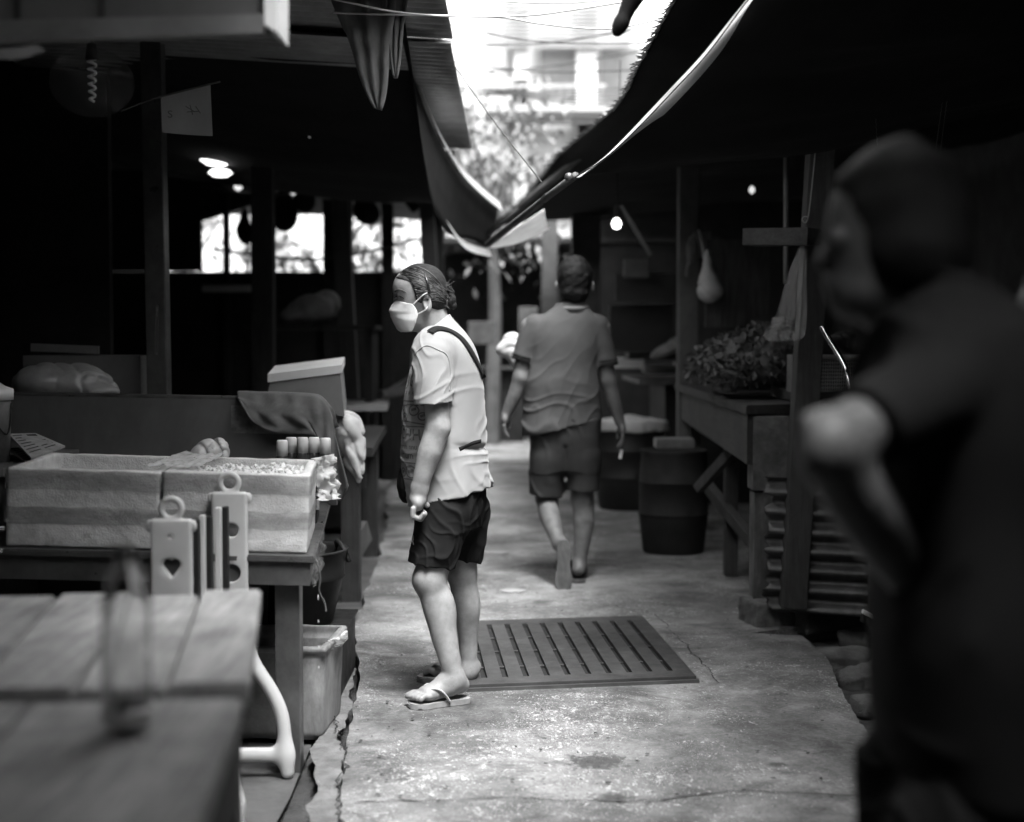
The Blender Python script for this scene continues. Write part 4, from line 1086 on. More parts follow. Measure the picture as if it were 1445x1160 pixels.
# twine hanging from the table corner and drops of meltwater
tag(MB().tube(catmull([T3(-.016, -.02, -.01), T3(-.03, -.03, -.06), T3(-.028, -.03, -.10), T3(-.045, -.03, -.135), T3(-.05, -.035, -.16)], 5), .0028, 5).build('twine', WOODG, smooth=True), 'frayed twine dangling from the corner of the market table', 'twine')
a = T3(-.018, -.03, -.02)
for k, (z, L, lab) in enumerate(((.49, .018, 'topmost'), (.42, .010, 'second'), (.345, .009, 'third'), (.285, .008, 'lowest'))):
    mb = MB(); mb.lathe([(0, -L / 2), (.0018, -L / 4), (.002, 0), (.0012, L / 4), (0, L / 2)], (a.x + .004, a.y, z), 8)
    tag(mb.build('water_drop', ICE, smooth=True), '%s falling drop of meltwater below the market table corner' % lab, 'water drop', 'meltwater drops')
# bottles with white caps behind the box
tr = thing('bottle_tray', 'low dark tray holding the capped bottles behind the iced box', 'tray', T3(.14, .82, 0))
mb = MB(); tbox(mb, .01, .29, .72, .92, .001, .075); bmesh.ops.bevel(mb.bm, geom=mb.bm.edges[:], offset=.004, segments=1, affect='EDGES'); mb.build('tray_body', PLASD, tr)
mb = MB(); tbox(mb, .004, .296, .716, .72, .05, .085); mb.build('tray_rim', PLASG, tr)
jm = M('dark_sauce', .03, .15, .3, 6, 0, spec=.6); bplace = [(398, 621, 4.95), (411, 617, 5.05), (427, 617, 5.02), (443, 617, 5.05), (459, 618, 5.02), (404, 622, 5.12), (435, 623, 5.12), (451, 623, 5.12)]
labs = ['small bottle with white cap at the left end of the row behind the ice', 'white-capped bottle second from left in the row behind the ice', 'white-capped bottle in the middle of the row behind the ice', 'white-capped bottle second from right in the row behind the ice', 'white-capped bottle at the right end of the row behind the ice',
        'white-capped bottle half hidden at the back left of the row', 'white-capped bottle half hidden at the back middle of the row', 'white-capped bottle half hidden at the back right of the row']
zt = T3(.15, .8, .076).z
for k, (px, py, d) in enumerate(bplace):
    q = P(px, py, d); e = thing('sauce_bottle', labs[k], 'bottle', (q.x, q.y, zt), 0, 'sauce bottles behind the ice box')
    H_ = q.z - zt
    MB().lathe([(0, .001), (.024, .001), (.027, .006), (.027, H_ * .55), (.024, H_ * .68), (.015, H_ - .045)], (q.x, q.y, zt), 16).build('bottle_body', jm, e, smooth=True)
    MB().lathe([(.014, H_ - .055), (.0195, H_ - .054), (.0195, H_ - .006), (.017, H_), (0, H_)], (q.x, q.y, zt), 16).build('cap', PLASW, e, smooth=True)

# ------------------------------------------------------------------ counter panel standing across the table, rag, sacks, cartons
cp = thing('counter_panel', 'grey painted counter board with rounded rim standing behind the foam boxes', 'counter', P(240, 640, 5.6))
YC = 5.6
def cpt(px, py, d=YC): return P(px, py, d)
mb = MB(); tl, tr_, = cpt(14, 558), cpt(452, 566); rr = .085
out = [Vector((tl.x - .6, YC, .60)), Vector((tl.x - .6, YC, tl.z + .003)), Vector((tl.x, YC, tl.z)), Vector((tr_.x - rr * .4, YC, tr_.z))]
for k in range(1, 7): 
    a = math.pi / 2 * (1 - k / 6); out.append(Vector((tr_.x - rr * .4 + rr * math.cos(a), YC, tr_.z - rr + rr * math.sin(a))))
out.append(Vector((out[-1].x + .01, YC, .60)))
mb.hexa([p + Vector((0, .03, 0)) for p in out], out); mb.build('board', PANEL, cp)
rim = [p + Vector((0, .012, .004)) for p in out[1:-1]]
mb = MB(); mb.tube([p for p in rim] + [out[-1] + Vector((0, .012, .3))], .011, 10); mb.build('rim', STEELD, cp, smooth=True)
mb = MB(); mb.poly([cpt(326, 572, YC - .004), cpt(326, 611, YC - .004), cpt(418, 613, YC - .004), cpt(418, 573, YC - .004)]); mb.build('pasted_sheet', CARDW if False else M('worn_pasted_sheet', .24, .8, .6, 14, .1, 30), cp)
tops = [(336, 559), (350, 559), (368, 560), (390, 560), (412, 561), (434, 562), (448, 564), (457, 570), (464, 580), (470, 598)]
bots = [(342, 566), (350, 580), (362, 597), (384, 607), (412, 612), (438, 612), (452, 622), (462, 652), (478, 706), (494, 684)]
ta, tb2 = resample(catmull([cpt(*p, YC - .006) for p in tops]), 60), resample(catmull([cpt(*p, YC - .03) for p in bots]), 60)
def rag_(u, v):
    i = int(round(u * 60)); p = ta[i].lerp(tb2[i], v); q = math.sin(u * 34 + v * 2.2 + 2.5 * noise.noise(Vector((u * 4, v * 3, 1)))) * .013 * (.2 + v)
    return p + Vector((0, -.012 - .03 * math.sin(min(v * 3, 1.57)) + q, .018 * max(0, 1 - v * 6)))
rg = thing('rag', 'grey rag draped over the rounded right corner of the counter board', 'rag', cpt(430, 610))
MB().grid(rag_, 60, 24).build('front_fall', TOWEL, rg, smooth=True, solid=.004)
MB().grid(lambda u, v: ta[int(round(u * 60))] + Vector((0, .0 + .075 * v, .014 + .012 * math.sin(v * 3.1) - .07 * v * v)), 60, 8).build('top_fold', TOWEL, rg, smooth=True, solid=.004)
def lumpt(name, label, cat, *a, **kw): return tag(lump(name, *a, **kw), label, cat)
lumpt('plastic_sack', 'translucent sack of goods lying on the counter at the left', 'sack', [(P(95, 541, 6.0), (.19, .14, .085)), (P(60, 540, 5.95), (.12, .12, .075)), (P(140, 552, 5.95), (.09, .10, .035))], FILMW if False else M('milky_sack', .30, .35, .3, 9, .5, 25, spec=.6), .008, .006, 26, 6, .016)
bx = thing('cardboard_box', 'open cardboard box behind the translucent sack', 'box', P(160, 560, 6.5))
mb = MB(); c_ = P(158, 530, 6.5); mb.box(c_ + Vector((-.12, .1, -.05)), (.52, .3, .28)); mb.build('carton', CARD, bx)
MB().box(P(92, 492, 6.45), (.30, .02, .035), M_=Matrix.Rotation(.04, 4, 'Y')).build('flap', CARD, bx)
ct = thing('carton', 'pale tilted carton with a light lid on the counter behind the rag', 'box', P(430, 590, 6.4))
fq = [P(376, 565, 6.25), P(486, 588, 6.2), P(480, 527, 6.2), P(381, 540, 6.25)]; bq = [p + Vector((-.03, .36, .03)) for p in fq]
mb = MB(); mb.hexa([fq[0], fq[1], bq[1], bq[0]], [fq[3], fq[2], bq[2], bq[3]]); mb.build('carton_body', M('grey_carton', .22, .8, .15, 4, .1, 40), ct)
mb = MB(); dz = Vector((0, 0, .002)); dn = Vector((0, 0, .035)); e1 = Vector((-.008, -.008, 0)); e2 = Vector((.008, -.008, 0))
l0 = [fq[3] + e1, fq[2] + e2, bq[2] + Vector((.008, .008, 0)), bq[3] + Vector((-.008, .008, 0))]
mb.hexa([p + dz for p in l0], [p + dz + dn for p in l0]); mb.build('lid', M('white_lid', .72, .7, .1, 5, .1, 30), ct)
lumpt('white_sack', 'white plastic sack hanging off the end of the counter behind the rag', 'sack', [(P(492, 606, 6.3), (.07, .08, .09)), (P(500, 640, 6.3), (.055, .07, .08)), (P(507, 668, 6.3), (.025, .05, .05))], M('white_sack_film', .62, .4, .15, 9, .5, 25), .007, .006, 30, 9, .014)
# left edge: pail, newspapers, side cabinet
cb = thing('side_cabinet', 'dark cabinet at the left picture edge under the newspapers', 'cabinet', (-1.95, 4.75, 0))
zc = P(40, 655, 4.6).z
MB().box((-1.96, 4.85, zc / 2), (.72, .8, zc - .03), bev=.006).build('carcass', WOODY, cb)
MB().box((-1.95, 4.84, zc - .0145), (.76, .84, .028), bev=.004).build('worktop', WOODG, cb)
for k, (q4, dz, lab) in enumerate((([(12, 612), (50, 611), (92, 629), (44, 646)], 0, 'upper folded newspaper lying skewed on the side cabinet'), ([(10, 632), (40, 630), (80, 641), (40, 655)], -.012, 'lower folded newspaper under the skewed one on the side cabinet'))):
    ds = [4.85, 5.0, 4.8, 4.5]; pts_ = [G(p[0], p[1], zc + .03 + dz) for p in q4]
    pts_ = [P(p[0], p[1], d) for p, d in zip(q4, ds)]
    for p in pts_: p.z = max(p.z, zc + .004)
    nw = thing('newspaper', lab, 'newspaper', (pts_[0] + pts_[2]) / 2)
    mb = MB(); mb.hexa([p - Vector((0, 0, .006)) for p in pts_], pts_); mb.build('sheets', PAPERN, nw)
    mb = MB(); rs = random.Random(k)
    for r_ in range(7):
        a, b = pts_[0].lerp(pts_[3], .1 + r_ * .12), pts_[1].lerp(pts_[2], .1 + r_ * .12)
        for (s0, s1) in ((.06, .45), (.52, .92)):
            if r_ < 3 and s0 > .5: continue
            p, q = a.lerp(b, s0), a.lerp(b, s1 - rs.uniform(0, .08)); w_ = (pts_[3] - pts_[0]) * .035
            mb.poly([v + Vector((0, 0, .002)) for v in (p, q, q + w_, p + w_)])
    a, b = pts_[0].lerp(pts_[3], .1), pts_[1].lerp(pts_[2], .1); w_ = (pts_[3] - pts_[0]) * .3
    mb.poly([v + Vector((0, 0, .002)) for v in (a.lerp(b, .55), a.lerp(b, .9), a.lerp(b, .9) + w_, a.lerp(b, .55) + w_)])
    mb.build('print', INK, nw)
q = P(-14, 640, 4.7); pl_ = thing('pail', 'pale lidded pail cut off by the left picture edge', 'pail', (q.x, q.y, zc))
hz_ = P(0, 560, 4.7).z - zc
MB().lathe([(0, 0), (.062, 0), (.068, hz_)], (q.x, q.y, zc), 28).build('pail_body', PLASG, pl_, smooth=True)
MB().lathe([(.069, hz_ - .01), (.076, hz_ - .01), (.076, hz_ + .025), (.05, hz_ + .035), (.015, hz_ + .06), (0, hz_ + .065)], (q.x, q.y, zc), 28).build('lid', PLASW, pl_, smooth=True)
MB().tube(catmull([(q.x - .07, q.y, zc + hz_ - .03), (q.x + .02, q.y - .075, zc + hz_ - .05), (q.x + .066, q.y - .03, zc + hz_ - .12), (q.x + .072, q.y, zc + hz_ - .02)], 6), .003, 6).build('handle', INK, pl_, smooth=True)

# ------------------------------------------------------------------ below the table: bin, dark crate, rubber tub
bn = thing('plastic_bin', 'dirty white open plastic bin with rubbish under the market table corner', 'bin', (-.72, 4.67, -.02))
v = Vol((-.22, -.22, -.02), (.22, .22, .33), .004)
sdf_box(v, (0, 0, .145), (.168, .168, .15), .03, taper=.03); sdf_box(v, (0, 0, .165), (.158, .158, .15), .025, .004, sub=True, taper=.03)
sdf_box(v, (0, 0, .287), (.184, .184, .010), .009, .006); sdf_box(v, (0, 0, .285), (.163, .166, .03), .02, .003, sub=True)
v.disp(lambda x, y, z: .0015 * snoise(x, y, z, 40, 3) - .0025 * np.clip(np.cos(np.where(np.abs(y) > np.abs(x), x, y) * 75), .8, 1) * (z < .26))
vs, f = v.mesh(); an = R(-4); c, s_ = math.cos(an), math.sin(an)
fr = G(456, 1043, -.02); w_ = np.stack([vs[:, 0] * c - vs[:, 1] * s_, vs[:, 0] * s_ + vs[:, 1] * c, vs[:, 2]], 1); ofs = np.array([fr.x - .155, fr.y + .165, -.02])
me = bpy.data.meshes.new('bin_shell'); me.from_pydata((w_ + ofs).tolist(), [], f.tolist()); bn.location = ofs.tolist(); link_mesh('bin_shell', me, PLASG, bn, smooth=True)
oc = Vector(ofs.tolist())
MB().box(oc + Vector((.19, .05, .275)), (.018, .13, .03), bev=.004, rz=an).build('handle', PLASW, bn)
mb = MB(); mb.grid(lambda u, v: oc + Vector((-.14 + .28 * u, -.14 + .28 * v, .20 + .05 * noise.noise(Vector((u * 5, v * 5, 1))) + .03 * abs(noise.noise(Vector((u * 13, v * 13, 2)))))), 24, 24)
tag(mb.build('rubbish', M('wet_rubbish', .16, .6, .7, 14, .5, 30), smooth=True), 'wet rubbish filling the dirty white bin', 'rubbish', kind='stuff')
a = oc + Vector((.05, -.09, .25)); tag(MB().hexa([a + Vector(q) for q in ((-.06, -.04, -.03), (.06, -.03, -.03), (.05, .06, -.03), (-.05, .05, -.03))], [a + Vector(q) for q in ((-.006, 0, .06), (.006, 0, .058), (.006, .006, .058), (-.006, .006, .06))]).build('pale_scrap', CARDW), 'pointed scrap of white paper sticking out of the bin', 'paper')
film('plastic_scrap', [oc + Vector((.14, -.14, .30)), oc + Vector((.21, -.02, .305)), oc + Vector((.20, .02, .27)), oc + Vector((.15, -.10, .262))], FILMW, 14, 10, .02, 5, 21, 'torn plastic caught on the rim of the dirty white bin')
dc = thing('crate', 'dark crate under the market table carrying the rubber tub', 'crate', P(400, 930, 5.2))
zk = P(360, 906, 4.95).z; xa, xb = P(352, 906, 4.95).x, P(476, 906, 4.95).x
mb = MB(); cc = Vector(((xa + xb) / 2, 5.23, (zk - .04) / 2))
mb.box((cc.x, 5.23, -.02), (xb - xa - .03, .53, .03))
for (x, y, sx, sy) in ((cc.x, 4.955, xb - xa, .02), (cc.x, 5.505, xb - xa, .02), (xa + .01, 5.23, .02, .528), (xb - .01, 5.23, .02, .528)): mb.box((x, y, (zk - .04) / 2), (sx, sy, zk + .04))
mb.build('crate_body', PLASD, dc)
MB().box((cc.x, 5.23, zk + .005), (xb - xa + .02, .58, .009)).build('lid', PLASD, dc)
q = P(402, 775, 5.25); tu = thing('rubber_tub', 'black rubber tub with loop handles behind the table leg', 'tub', (q.x, q.y, zk + .01))
hz_ = q.z - zk - .01; rr = .225
MB().lathe([(0, .004), (rr * .74, .0), (rr * .77, .01), (rr * .94, hz_ * .62), (rr * .97, hz_ * .64), (rr * .95, hz_ * .68), (rr, hz_ - .004), (rr + .008, hz_), (rr, hz_ + .006), (rr - .012, hz_ - .01), (rr * .75, .02), (0, .018)], (q.x, q.y, zk + .01), 40).build('tub_body', PLASD, tu, smooth=True)
for k in (-1, 1):
    an = R(20) if k > 0 else R(200); c_ = Vector((q.x + rr * math.cos(an), q.y + rr * math.sin(an), q.z)); tg = Vector((-math.sin(an), math.cos(an), 0)); nd = Vector((math.cos(an), math.sin(an), 0))
    MB().tube(catmull([c_ + tg * .06 + Vector((0, 0, -.05)), c_ + tg * .05 + Vector((0, 0, .0)) - nd * .02, c_ - nd * .03 + Vector((0, 0, .02)), c_ - tg * .05 - nd * .02, c_ - tg * .06 + Vector((0, 0, -.05))], 6), .009, 8).build('handle', PLASD, tu, smooth=True)
# second stall table behind, with a slanted board and odd goods
st2 = thing('market_table', 'second dark table further along the left, partly hidden by the rag', 'table', P(480, 640, 7.6))
c_ = P(512, 632, 7.0); MB().box((c_.x - .7, 7.9, c_.z - .02), (1.4, 1.9, .04), rz=R(3)).build('tabletop', WOODY, st2)
for (dx, y) in ((-.07, 7.1), (-1.25, 7.1), (-.12, 8.6)): MB().box((c_.x + dx, y, (c_.z - .07) / 2 - .02), (.09, .09, c_.z), bev=.005).build('leg', WOODD, st2)
MB().box((c_.x - .6, 7.15, c_.z - .13), (1.2, .03, .16)).build('apron', WOODY, st2)
tag(MB().beam(P(490, 790, 7.3), P(516, 748, 7.5), .05, .12, .004).build('slanted_board', WOODG), 'slanted board leaning at the foot of the second table', 'board')
st3 = thing('market_table', 'distant table with a pale top on the left, beyond the second table', 'table', P(520, 580, 9.5))
c_ = P(538, 572, 9.3); MB().box((c_.x - .45, 9.8, c_.z - .02), (.9, 1.0, .035), rz=R(4)).build('tabletop', M('pale_worktop', .38, .6, .2, 5, .1, 40), st3)
MB().box((c_.x - .5, 9.95, (c_.z - .05) / 2), (.75, .8, c_.z - .05)).build('cabinet', DARK, st3)
lumpt('sack', 'grey blurred sack piled deep inside the left stalls', 'sack', [(P(440, 436, 10), (.17, .12, .10)), (P(420, 446, 10), (.12, .12, .07)), (P(462, 430, 10.1), (.10, .10, .11))], M('grey_sack', .26, .7, .4, 8, .5, 25), .012, .01, 22, 12, .01)
sh_ = thing('shelf', 'dark shelf carrying the grey sack deep in the left stalls', 'shelf', P(440, 470, 10)); c_ = P(440, 458, 10)
MB().box((c_.x, 10.1, c_.z - .02), (.9, .5, .03)).build('board', WOODY, sh_)
for dx in (-.4, .4): MB().box((c_.x + dx, 10.1, (c_.z - .035) / 2), (.05, .45, c_.z - .035)).build('upright', DARK, sh_)
tag(MB().box(P(325, 407, 12.6), (.48, .06, .06), bev=.01).build('ledge_board', M('pale_ledge', .6, .6, .2, 4, 0)), 'small pale ledge under the bright opening on the left', 'board')
for (px, py, rx, rz, lab) in ((306, 226, .105, .036, 'upper glowing oval inside the left stalls'), (311, 244, .075, .028, 'lower glowing oval inside the left stalls')):
    o = MB().lathe([(0, -rz), (rx * .6, -rz * .8), (rx, 0), (rx * .7, rz * .7), (0, rz)], P(px, py, 9.0), 20).build('glowing_oval', glow_mat('oval_glow', .45), smooth=True); tag(o, lab, 'lamp')  # two glowing ovals under the left roof
tag(MB().tube([P(396, 168, 8.2), P(438, 190, 8.0)], .018, 8).build('glowing_batten', glow_mat('dim_tube', .05), smooth=True), 'dim batten slanting under the left roof, its highlight put in as glow', 'lamp')  # faint glow stands in for the highlight on the batten
for (px, py, lab) in ((336, 262, 'left one of two glowing dots added for sky glimpses by the middle post'), (345, 252, 'right one of two glowing dots added for sky glimpses by the middle post'), (414, 268, 'glowing dot added for a sky glimpse to the right of the dark post')):
    tag(MB().lathe([(0, -.04), (.03, -.02), (.03, .02), (0, .04)], P(px, py, 10.5), 12).build('glowing_dot', glow_mat('faint_dot_glow', .16), smooth=True), lab, 'bulb')  # dots glow in place of bright sky seen through gaps
# hanging sign box, lamp and paper tag at the upper left
sg = thing('sign_box', 'grey sign box with a white end cap hanging at the upper left corner', 'sign', P(190, 40, 3.0))
def sbox(mb, x0, x1, y0l, y0r, y1l, y1r, d0, d1):
    a, b, c, d = P(x0, y1l, d0), P(x1, y1r, d0), P(x1, y0r, d0), P(x0, y0l, d0); dv = Vector((0, d1 - d0, 0))
    mb.hexa([a, b, b + dv, a + dv], [d, c, c + dv, d + dv])
mb = MB(); sbox(mb, -80, 365, -90, -100, 34, 22, 3.0, 3.14); mb.build('face', M('grey_sign_face', .075, .6, .25, 4, .1, 30), sg)
mb = MB(); sbox(mb, -80, 372, 30, 20, 62, 46, 2.97, 3.0); mb.build('lip', M('sign_lip_metal', .13, .55, .3, 5, .2, 40, .2, .4), sg)
mb = MB(); sbox(mb, 373, 391, -95, -96, 34, 45, 2.97, 3.12); mb.build('end_cap', PLASW, sg)
mb = MB()
mb.bm.free()
for px in (24, 143):
    mb = MB(); sbox(mb, px - 5, px + 5, -90, -90, 28, 26, 2.993, 2.999); mb.build('seam', DARK, sg)
tag(MB().grid(lambda u, v: P(-60 + 112 * u, 58 + 6 * math.sin(u * 3), 3.05) + Vector((0, .06 * v, -.006 - .012 * math.sin(u * 3.1) * v)), 12, 6).build('loose_film', FILMW, smooth=True), 'loose strip of plastic sagging under the sign box', 'plastic film')
lp = thing('pendant_lamp', 'unlit spiral bulb inside a clear globe hanging below the sign box', 'lamp', P(130, 100, 4.4))
c_ = P(130, 112, 4.4)
MB().tube([c_ + Vector((0, 0, .075)), c_ + Vector((0, 0, .6))], .004, 6).build('cord', WIREK, lp)
MB().lathe([(0, .11), (.014, .105), (.018, .075), (.02, .06), (0, .06)], c_, 14).build('socket', PLASD, lp, smooth=True)
sp = [c_ + Vector((.011 * (1.2 - .5 * k / 60) * math.cos(k * .62), .011 * (1.2 - .5 * k / 60) * math.sin(k * .62), .065 - k * .0022)) for k in range(61)]
MB().tube(sp, .0042, 6).build('spiral_tube', LAMPOFF, lp, smooth=True)
MB().lathe([(.02, .1)] + [(.125 * math.sin(a), .125 * math.cos(a) * .82) for a in [R(14 + 12 * k) for k in range(14)]] , c_ + Vector((0, 0, -.01)), 28).build('globe', clear_mat('smoky_globe', .12, .25, alpha=.16, bump=0), lp, smooth=True)
pt = thing('paper_tag', 'square paper tag with pencilled marks hanging from a thin stick', 'tag', P(262, 155, 5.0))
MB().tube(catmull([P(170, 157, 5.0), P(200, 145, 5.0), P(228, 136, 5.0), P(311, 115, 5.0)], 6), .0035, 6).build('stick', WOODG, pt, smooth=True)
q4 = [P(227, 136, 5.0), P(297, 119, 5.0), P(300, 192, 5.02), P(229, 187, 5.02)]
MB().grid(lambda u, v: q4[0].lerp(q4[1], u).lerp(q4[3].lerp(q4[2], u), v) + Vector((0, .012 * math.sin(u * 3.1) * v, 0)), 10, 10).build('paper', PAPER, pt, smooth=True)
mb = MB(); tv, tf = text_mesh('S', .05)
def addtext(mb, tv, tf, mp):
    vs = [mb.bm.verts.new(mp(p)) for p in tv]
    for f in tf:
        try: mb.bm.faces.new([vs[i] for i in f])
        except ValueError: pass
o_ = P(236, 166, 4.985); addtext(mb, tv, tf, lambda p: o_ + Vector((p.x * .85, 0, p.y * .7)))
for k, (x0, y0, x1, y1) in enumerate(((262, 150, 275, 158), (268, 148, 272, 162), (264, 158, 281, 157), (276, 150, 283, 160))):
    mb.beam(P(x0, y0, 4.985), P(x1, y1, 4.985), .001, .003)
mb.build('handwriting', M('pencil_grey', .12, .8, .1, 5, 0), pt)
tag(MB().hexa([P(218, 500, 6.25), P(223, 500, 6.25), P(223, 500, 6.26), P(218, 500, 6.26)], [P(220, 430, 6.25), P(224, 430, 6.25), P(224, 430, 6.26), P(220, 430, 6.26)]).build('knife_blade', STEEL), 'narrow bright blade hanging against the dark post on the left', 'knife')
# ------------------------------------------------------------------ right side stalls
post(1168, 1117, 40, 880, 6.15, .105, 'dark leaning timber post on a stone block on the right', WOODD, z0=.1, z1=2.9)
v = Vol(P(1030, 900, 5.6) - Vector((.2, .2, .3)), P(1130, 840, 6.6) + Vector((.2, .2, .3)), .006)
a = G(1090, 886, 0); v = Vol((a.x - .2, a.y - .1, -.1), (a.x + .25, a.y + .35, .2), .006)
sdf_box(v, (a.x + .0, a.y + .13, .03), (.095, .11, .075), .012, rot=Matrix.Rotation(R(14), 3, 'Z')); v.disp(lambda x, y, z: .004 * snoise(x, y, z, 40, 2) + .003 * snoise(x, y, z, 110, 3))
tag(v.build('stone_block', STONE), 'dark stone block under the leaning post', 'stone block')
mb = MB(); c_ = P(1163, -10, 6.0)
vl = Vol(c_ - Vector((.16, .12, .22)), c_ + Vector((.16, .12, .3)), .006)
vl.chain([c_ + Vector((-.02, 0, .3)), c_ + Vector((-.025, 0, .05)), c_ + Vector((.015, 0, -.08)), c_ + Vector((.02, 0, -.15))], [.075, .07, .05, .025], .03)
vl.disp(lambda x, y, z: .008 * folds(x, y, z, (.8, .2, .3), 40, 3) + .004 * snoise(x, y, z, 50, 2))
tag(vl.build('wrapped_plastic', M('pale_wrapping', .38, .5, .2, 9, .4, 30)), 'pale plastic wrapped round the top of the leaning post', 'plastic wrap')
tag(MB().tube([P(1178, -20, 5.85), P(1179, 22, 5.85)], .012, 6).build('tie', INK), 'dark tie binding the plastic at the top of the post', 'tie')
tag(MB().tube(catmull([P(1196, -8, 5.7), P(1200, 10, 5.7), P(1215, 30, 5.7), P(1232, 44, 5.7), P(1250, 53, 5.7), P(1268, 50, 5.7), P(1300, 30, 5.7)], 8), .006, 8).build('cable', WIREW, smooth=True), 'thick pale cable looping down at the upper right', 'cable')
tag(MB().tube(catmull([P(1166, 60, 5.95), P(1158, 140, 5.95), P(1148, 240, 5.95), P(1140, 308, 5.95), P(1132, 311, 5.95), P(1134, 306, 5.95), P(1141, 306, 5.95)], 6), .0025, 5).build('wire_hook', ZINC, smooth=True), 'thin wire ending in a small loop hanging along the leaning post', 'wire')
for k, (x0, x1, py0, py1, lab) in enumerate(((1229, 1238, 55, 205, 'single thin chain hanging left of the little tube lamp'), (1336, 1318, 100, 228, 'left chain of the pair below the little tube lamp'), (1342, 1325, 98, 228, 'right chain of the pair below the little tube lamp'))):
    a, b = P(x0, py0, 5.2), P(x1, py1, 5.2); mb = MB(); n = 44
    for i in range(n):
        p, q = a.lerp(b, i / n), a.lerp(b, (i + .8) / n); mb.tube([p, p.lerp(q, .5) + Vector((.0016 if i % 2 else -.0016, 0, 0)), q], .0013, 4)
    tag(mb.build('thin_chain', STEELD), lab, 'chain')
tl = thing('tube_lamp', 'short bright tube lamp under the dark roof at the upper right', 'lamp', P(1326, 62, 5.2))
MB().tube([P(1314, 67, 5.2), P(1337, 58, 5.2)], .010, 10).build('tube', glow_mat('small_tube_light', .09), tl, smooth=True)
mb = MB()
for q in ((1311, 68), (1340, 57)): mb.box(P(q[0], q[1], 5.2), (.012, .02, .02))
mb.build('end_cap', PLASD, tl)
for q in ((1313, 64), (1338, 55)): MB().tube([P(q[0], q[1], 5.2), P(q[0], q[1], 5.2) + Vector((0, 0, .7))], .0015, 4).build('wire', WIREK, tl)
# cross beam, rail box, thin rod, clear bag
tag(MB().beam(P(1058, 335, 6.25), P(1150, 334, 6.0), .10, .072, .004).build('cross_beam', WOODX), 'short dark beam nailed across the leaning post', 'beam')
tag(MB().box(P(1133, 149, 6.2), (.09, .06, .06), bev=.004).build('junction_box', STEELD), 'small dark junction box high beside the leaning post', 'box')
tag(MB().tube([P(1109, 150, 7.0), P(1109, 400, 7.0)], .012, 8).build('hanging_rod', ZINC, smooth=True), 'thin grey rod hanging behind the cross beam', 'rod')
cbg = thing('clear_bag', 'clear plastic bag with a coil inside hanging from the cross beam', 'plastic bag', P(1110, 470, 6.0))
lf = [(1128, 350), (1117, 375), (1105, 410), (1094, 445), (1078, 472), (1086, 482)]; rt = [(1139, 352), (1139, 380), (1139, 415), (1138, 450), (1136, 472), (1128, 480)]
la_, ra_ = resample(catmull([P(*p, 6.02) for p in lf]), 40), resample(catmull([P(*p, 6.02) for p in rt]), 40)
for sgn in (-1, 1):
    mb = MB(); mb.grid(lambda u, v: la_[int(round(u * 40))].lerp(ra_[int(round(u * 40))], v) + Vector((0, sgn * (.05 * math.sin(v * 3.14) * math.sin(min(u * 1.4, 1) * 3.0 + .1) + .004) + .026 * noise.noise(Vector((v * 9, u * 2.2, sgn))) + .012 * abs(noise.noise(Vector((v * 22, u * 4, sgn + 3)))), 0)), 40, 24)
    mb.build('film', FILM, cbg, smooth=True)
c_ = P(1098, 455, 6.02); MB().tube([c_ + Vector((.024 * math.cos(k * .5), .024 * math.sin(k * .5), .022 - k * .0009)) for k in range(50)], .004, 6).build('coil', FILM, cbg, smooth=True)
# vegetable counter
CZ = .956
cn = thing('wooden_counter', 'dark wooden counter with a cut corner carrying a heap of greens', 'counter', P(1053, 572, 6.3) - Vector((0, 0, CZ)))
top = [G(952, 541, CZ), G(1053, 572, CZ), G(1124, 570, CZ), Vector((2.35, 6.4, CZ)), Vector((2.6, 9.6, CZ))]
mb = MB(); mb.hexa([p - Vector((0, 0, .045)) for p in top], top); bmesh.ops.bevel(mb.bm, geom=mb.bm.edges[:], offset=.006, segments=2, affect='EDGES'); mb.build('tabletop', WOODY, cn)
c0, c1, c2 = top[0] + Vector((.03, -.02, 0)), top[1] + Vector((.01, .03, 0)), top[2] + Vector((0, .03, 0))
mb = MB(); dz0, dz1 = Vector((0, 0, -.046)), Vector((0, 0, -.23)); dz2 = Vector((0, 0, -.26))
th = Vector((.04, .012, 0)); mb.hexa([c0 + dz1, c1 + dz2, c1 + dz2 + th, c0 + dz1 + th], [c0 + dz0, c1 + dz0, c1 + dz0 + th, c0 + dz0 + th]); mb.build('front_board', WOODY, cn)
a = P(1064, 600, 6.33); b = P(1114, 600, 6.33)
mb = MB(); mb.box(((a.x + b.x) / 2, 6.42, (CZ - .05 + .58) / 2), (b.x - a.x, .16, CZ - .05 - .58), bev=.004); mb.build('painted_column', BRICK, cn)
mb = MB(); mb.box(((a.x + b.x) / 2 + .004, 6.43, .29), (b.x - a.x - .012, .14, .56), bev=.004); mb.build('column_base', BRICK, cn)
mb = MB(); mb.beam(P(985, 690, 7.6), P(1035, 635, 7.4), .05, .05, .004); mb.beam(P(1000, 688, 8.0), P(1075, 780, 6.8), .05, .06, .004); mb.build('brace', WOODD, cn)
for y in (7.6, 9.4): MB().box((1.15 + (y - 7.6) * .02, y, .36), (.07, .07, .71), bev=.004).build('leg', WOODD, cn)
mb = MB(); mb.box((1.75, 8.1, .45), (.06, 3.2, .88)); mb.build('back_board', DARK, cn)
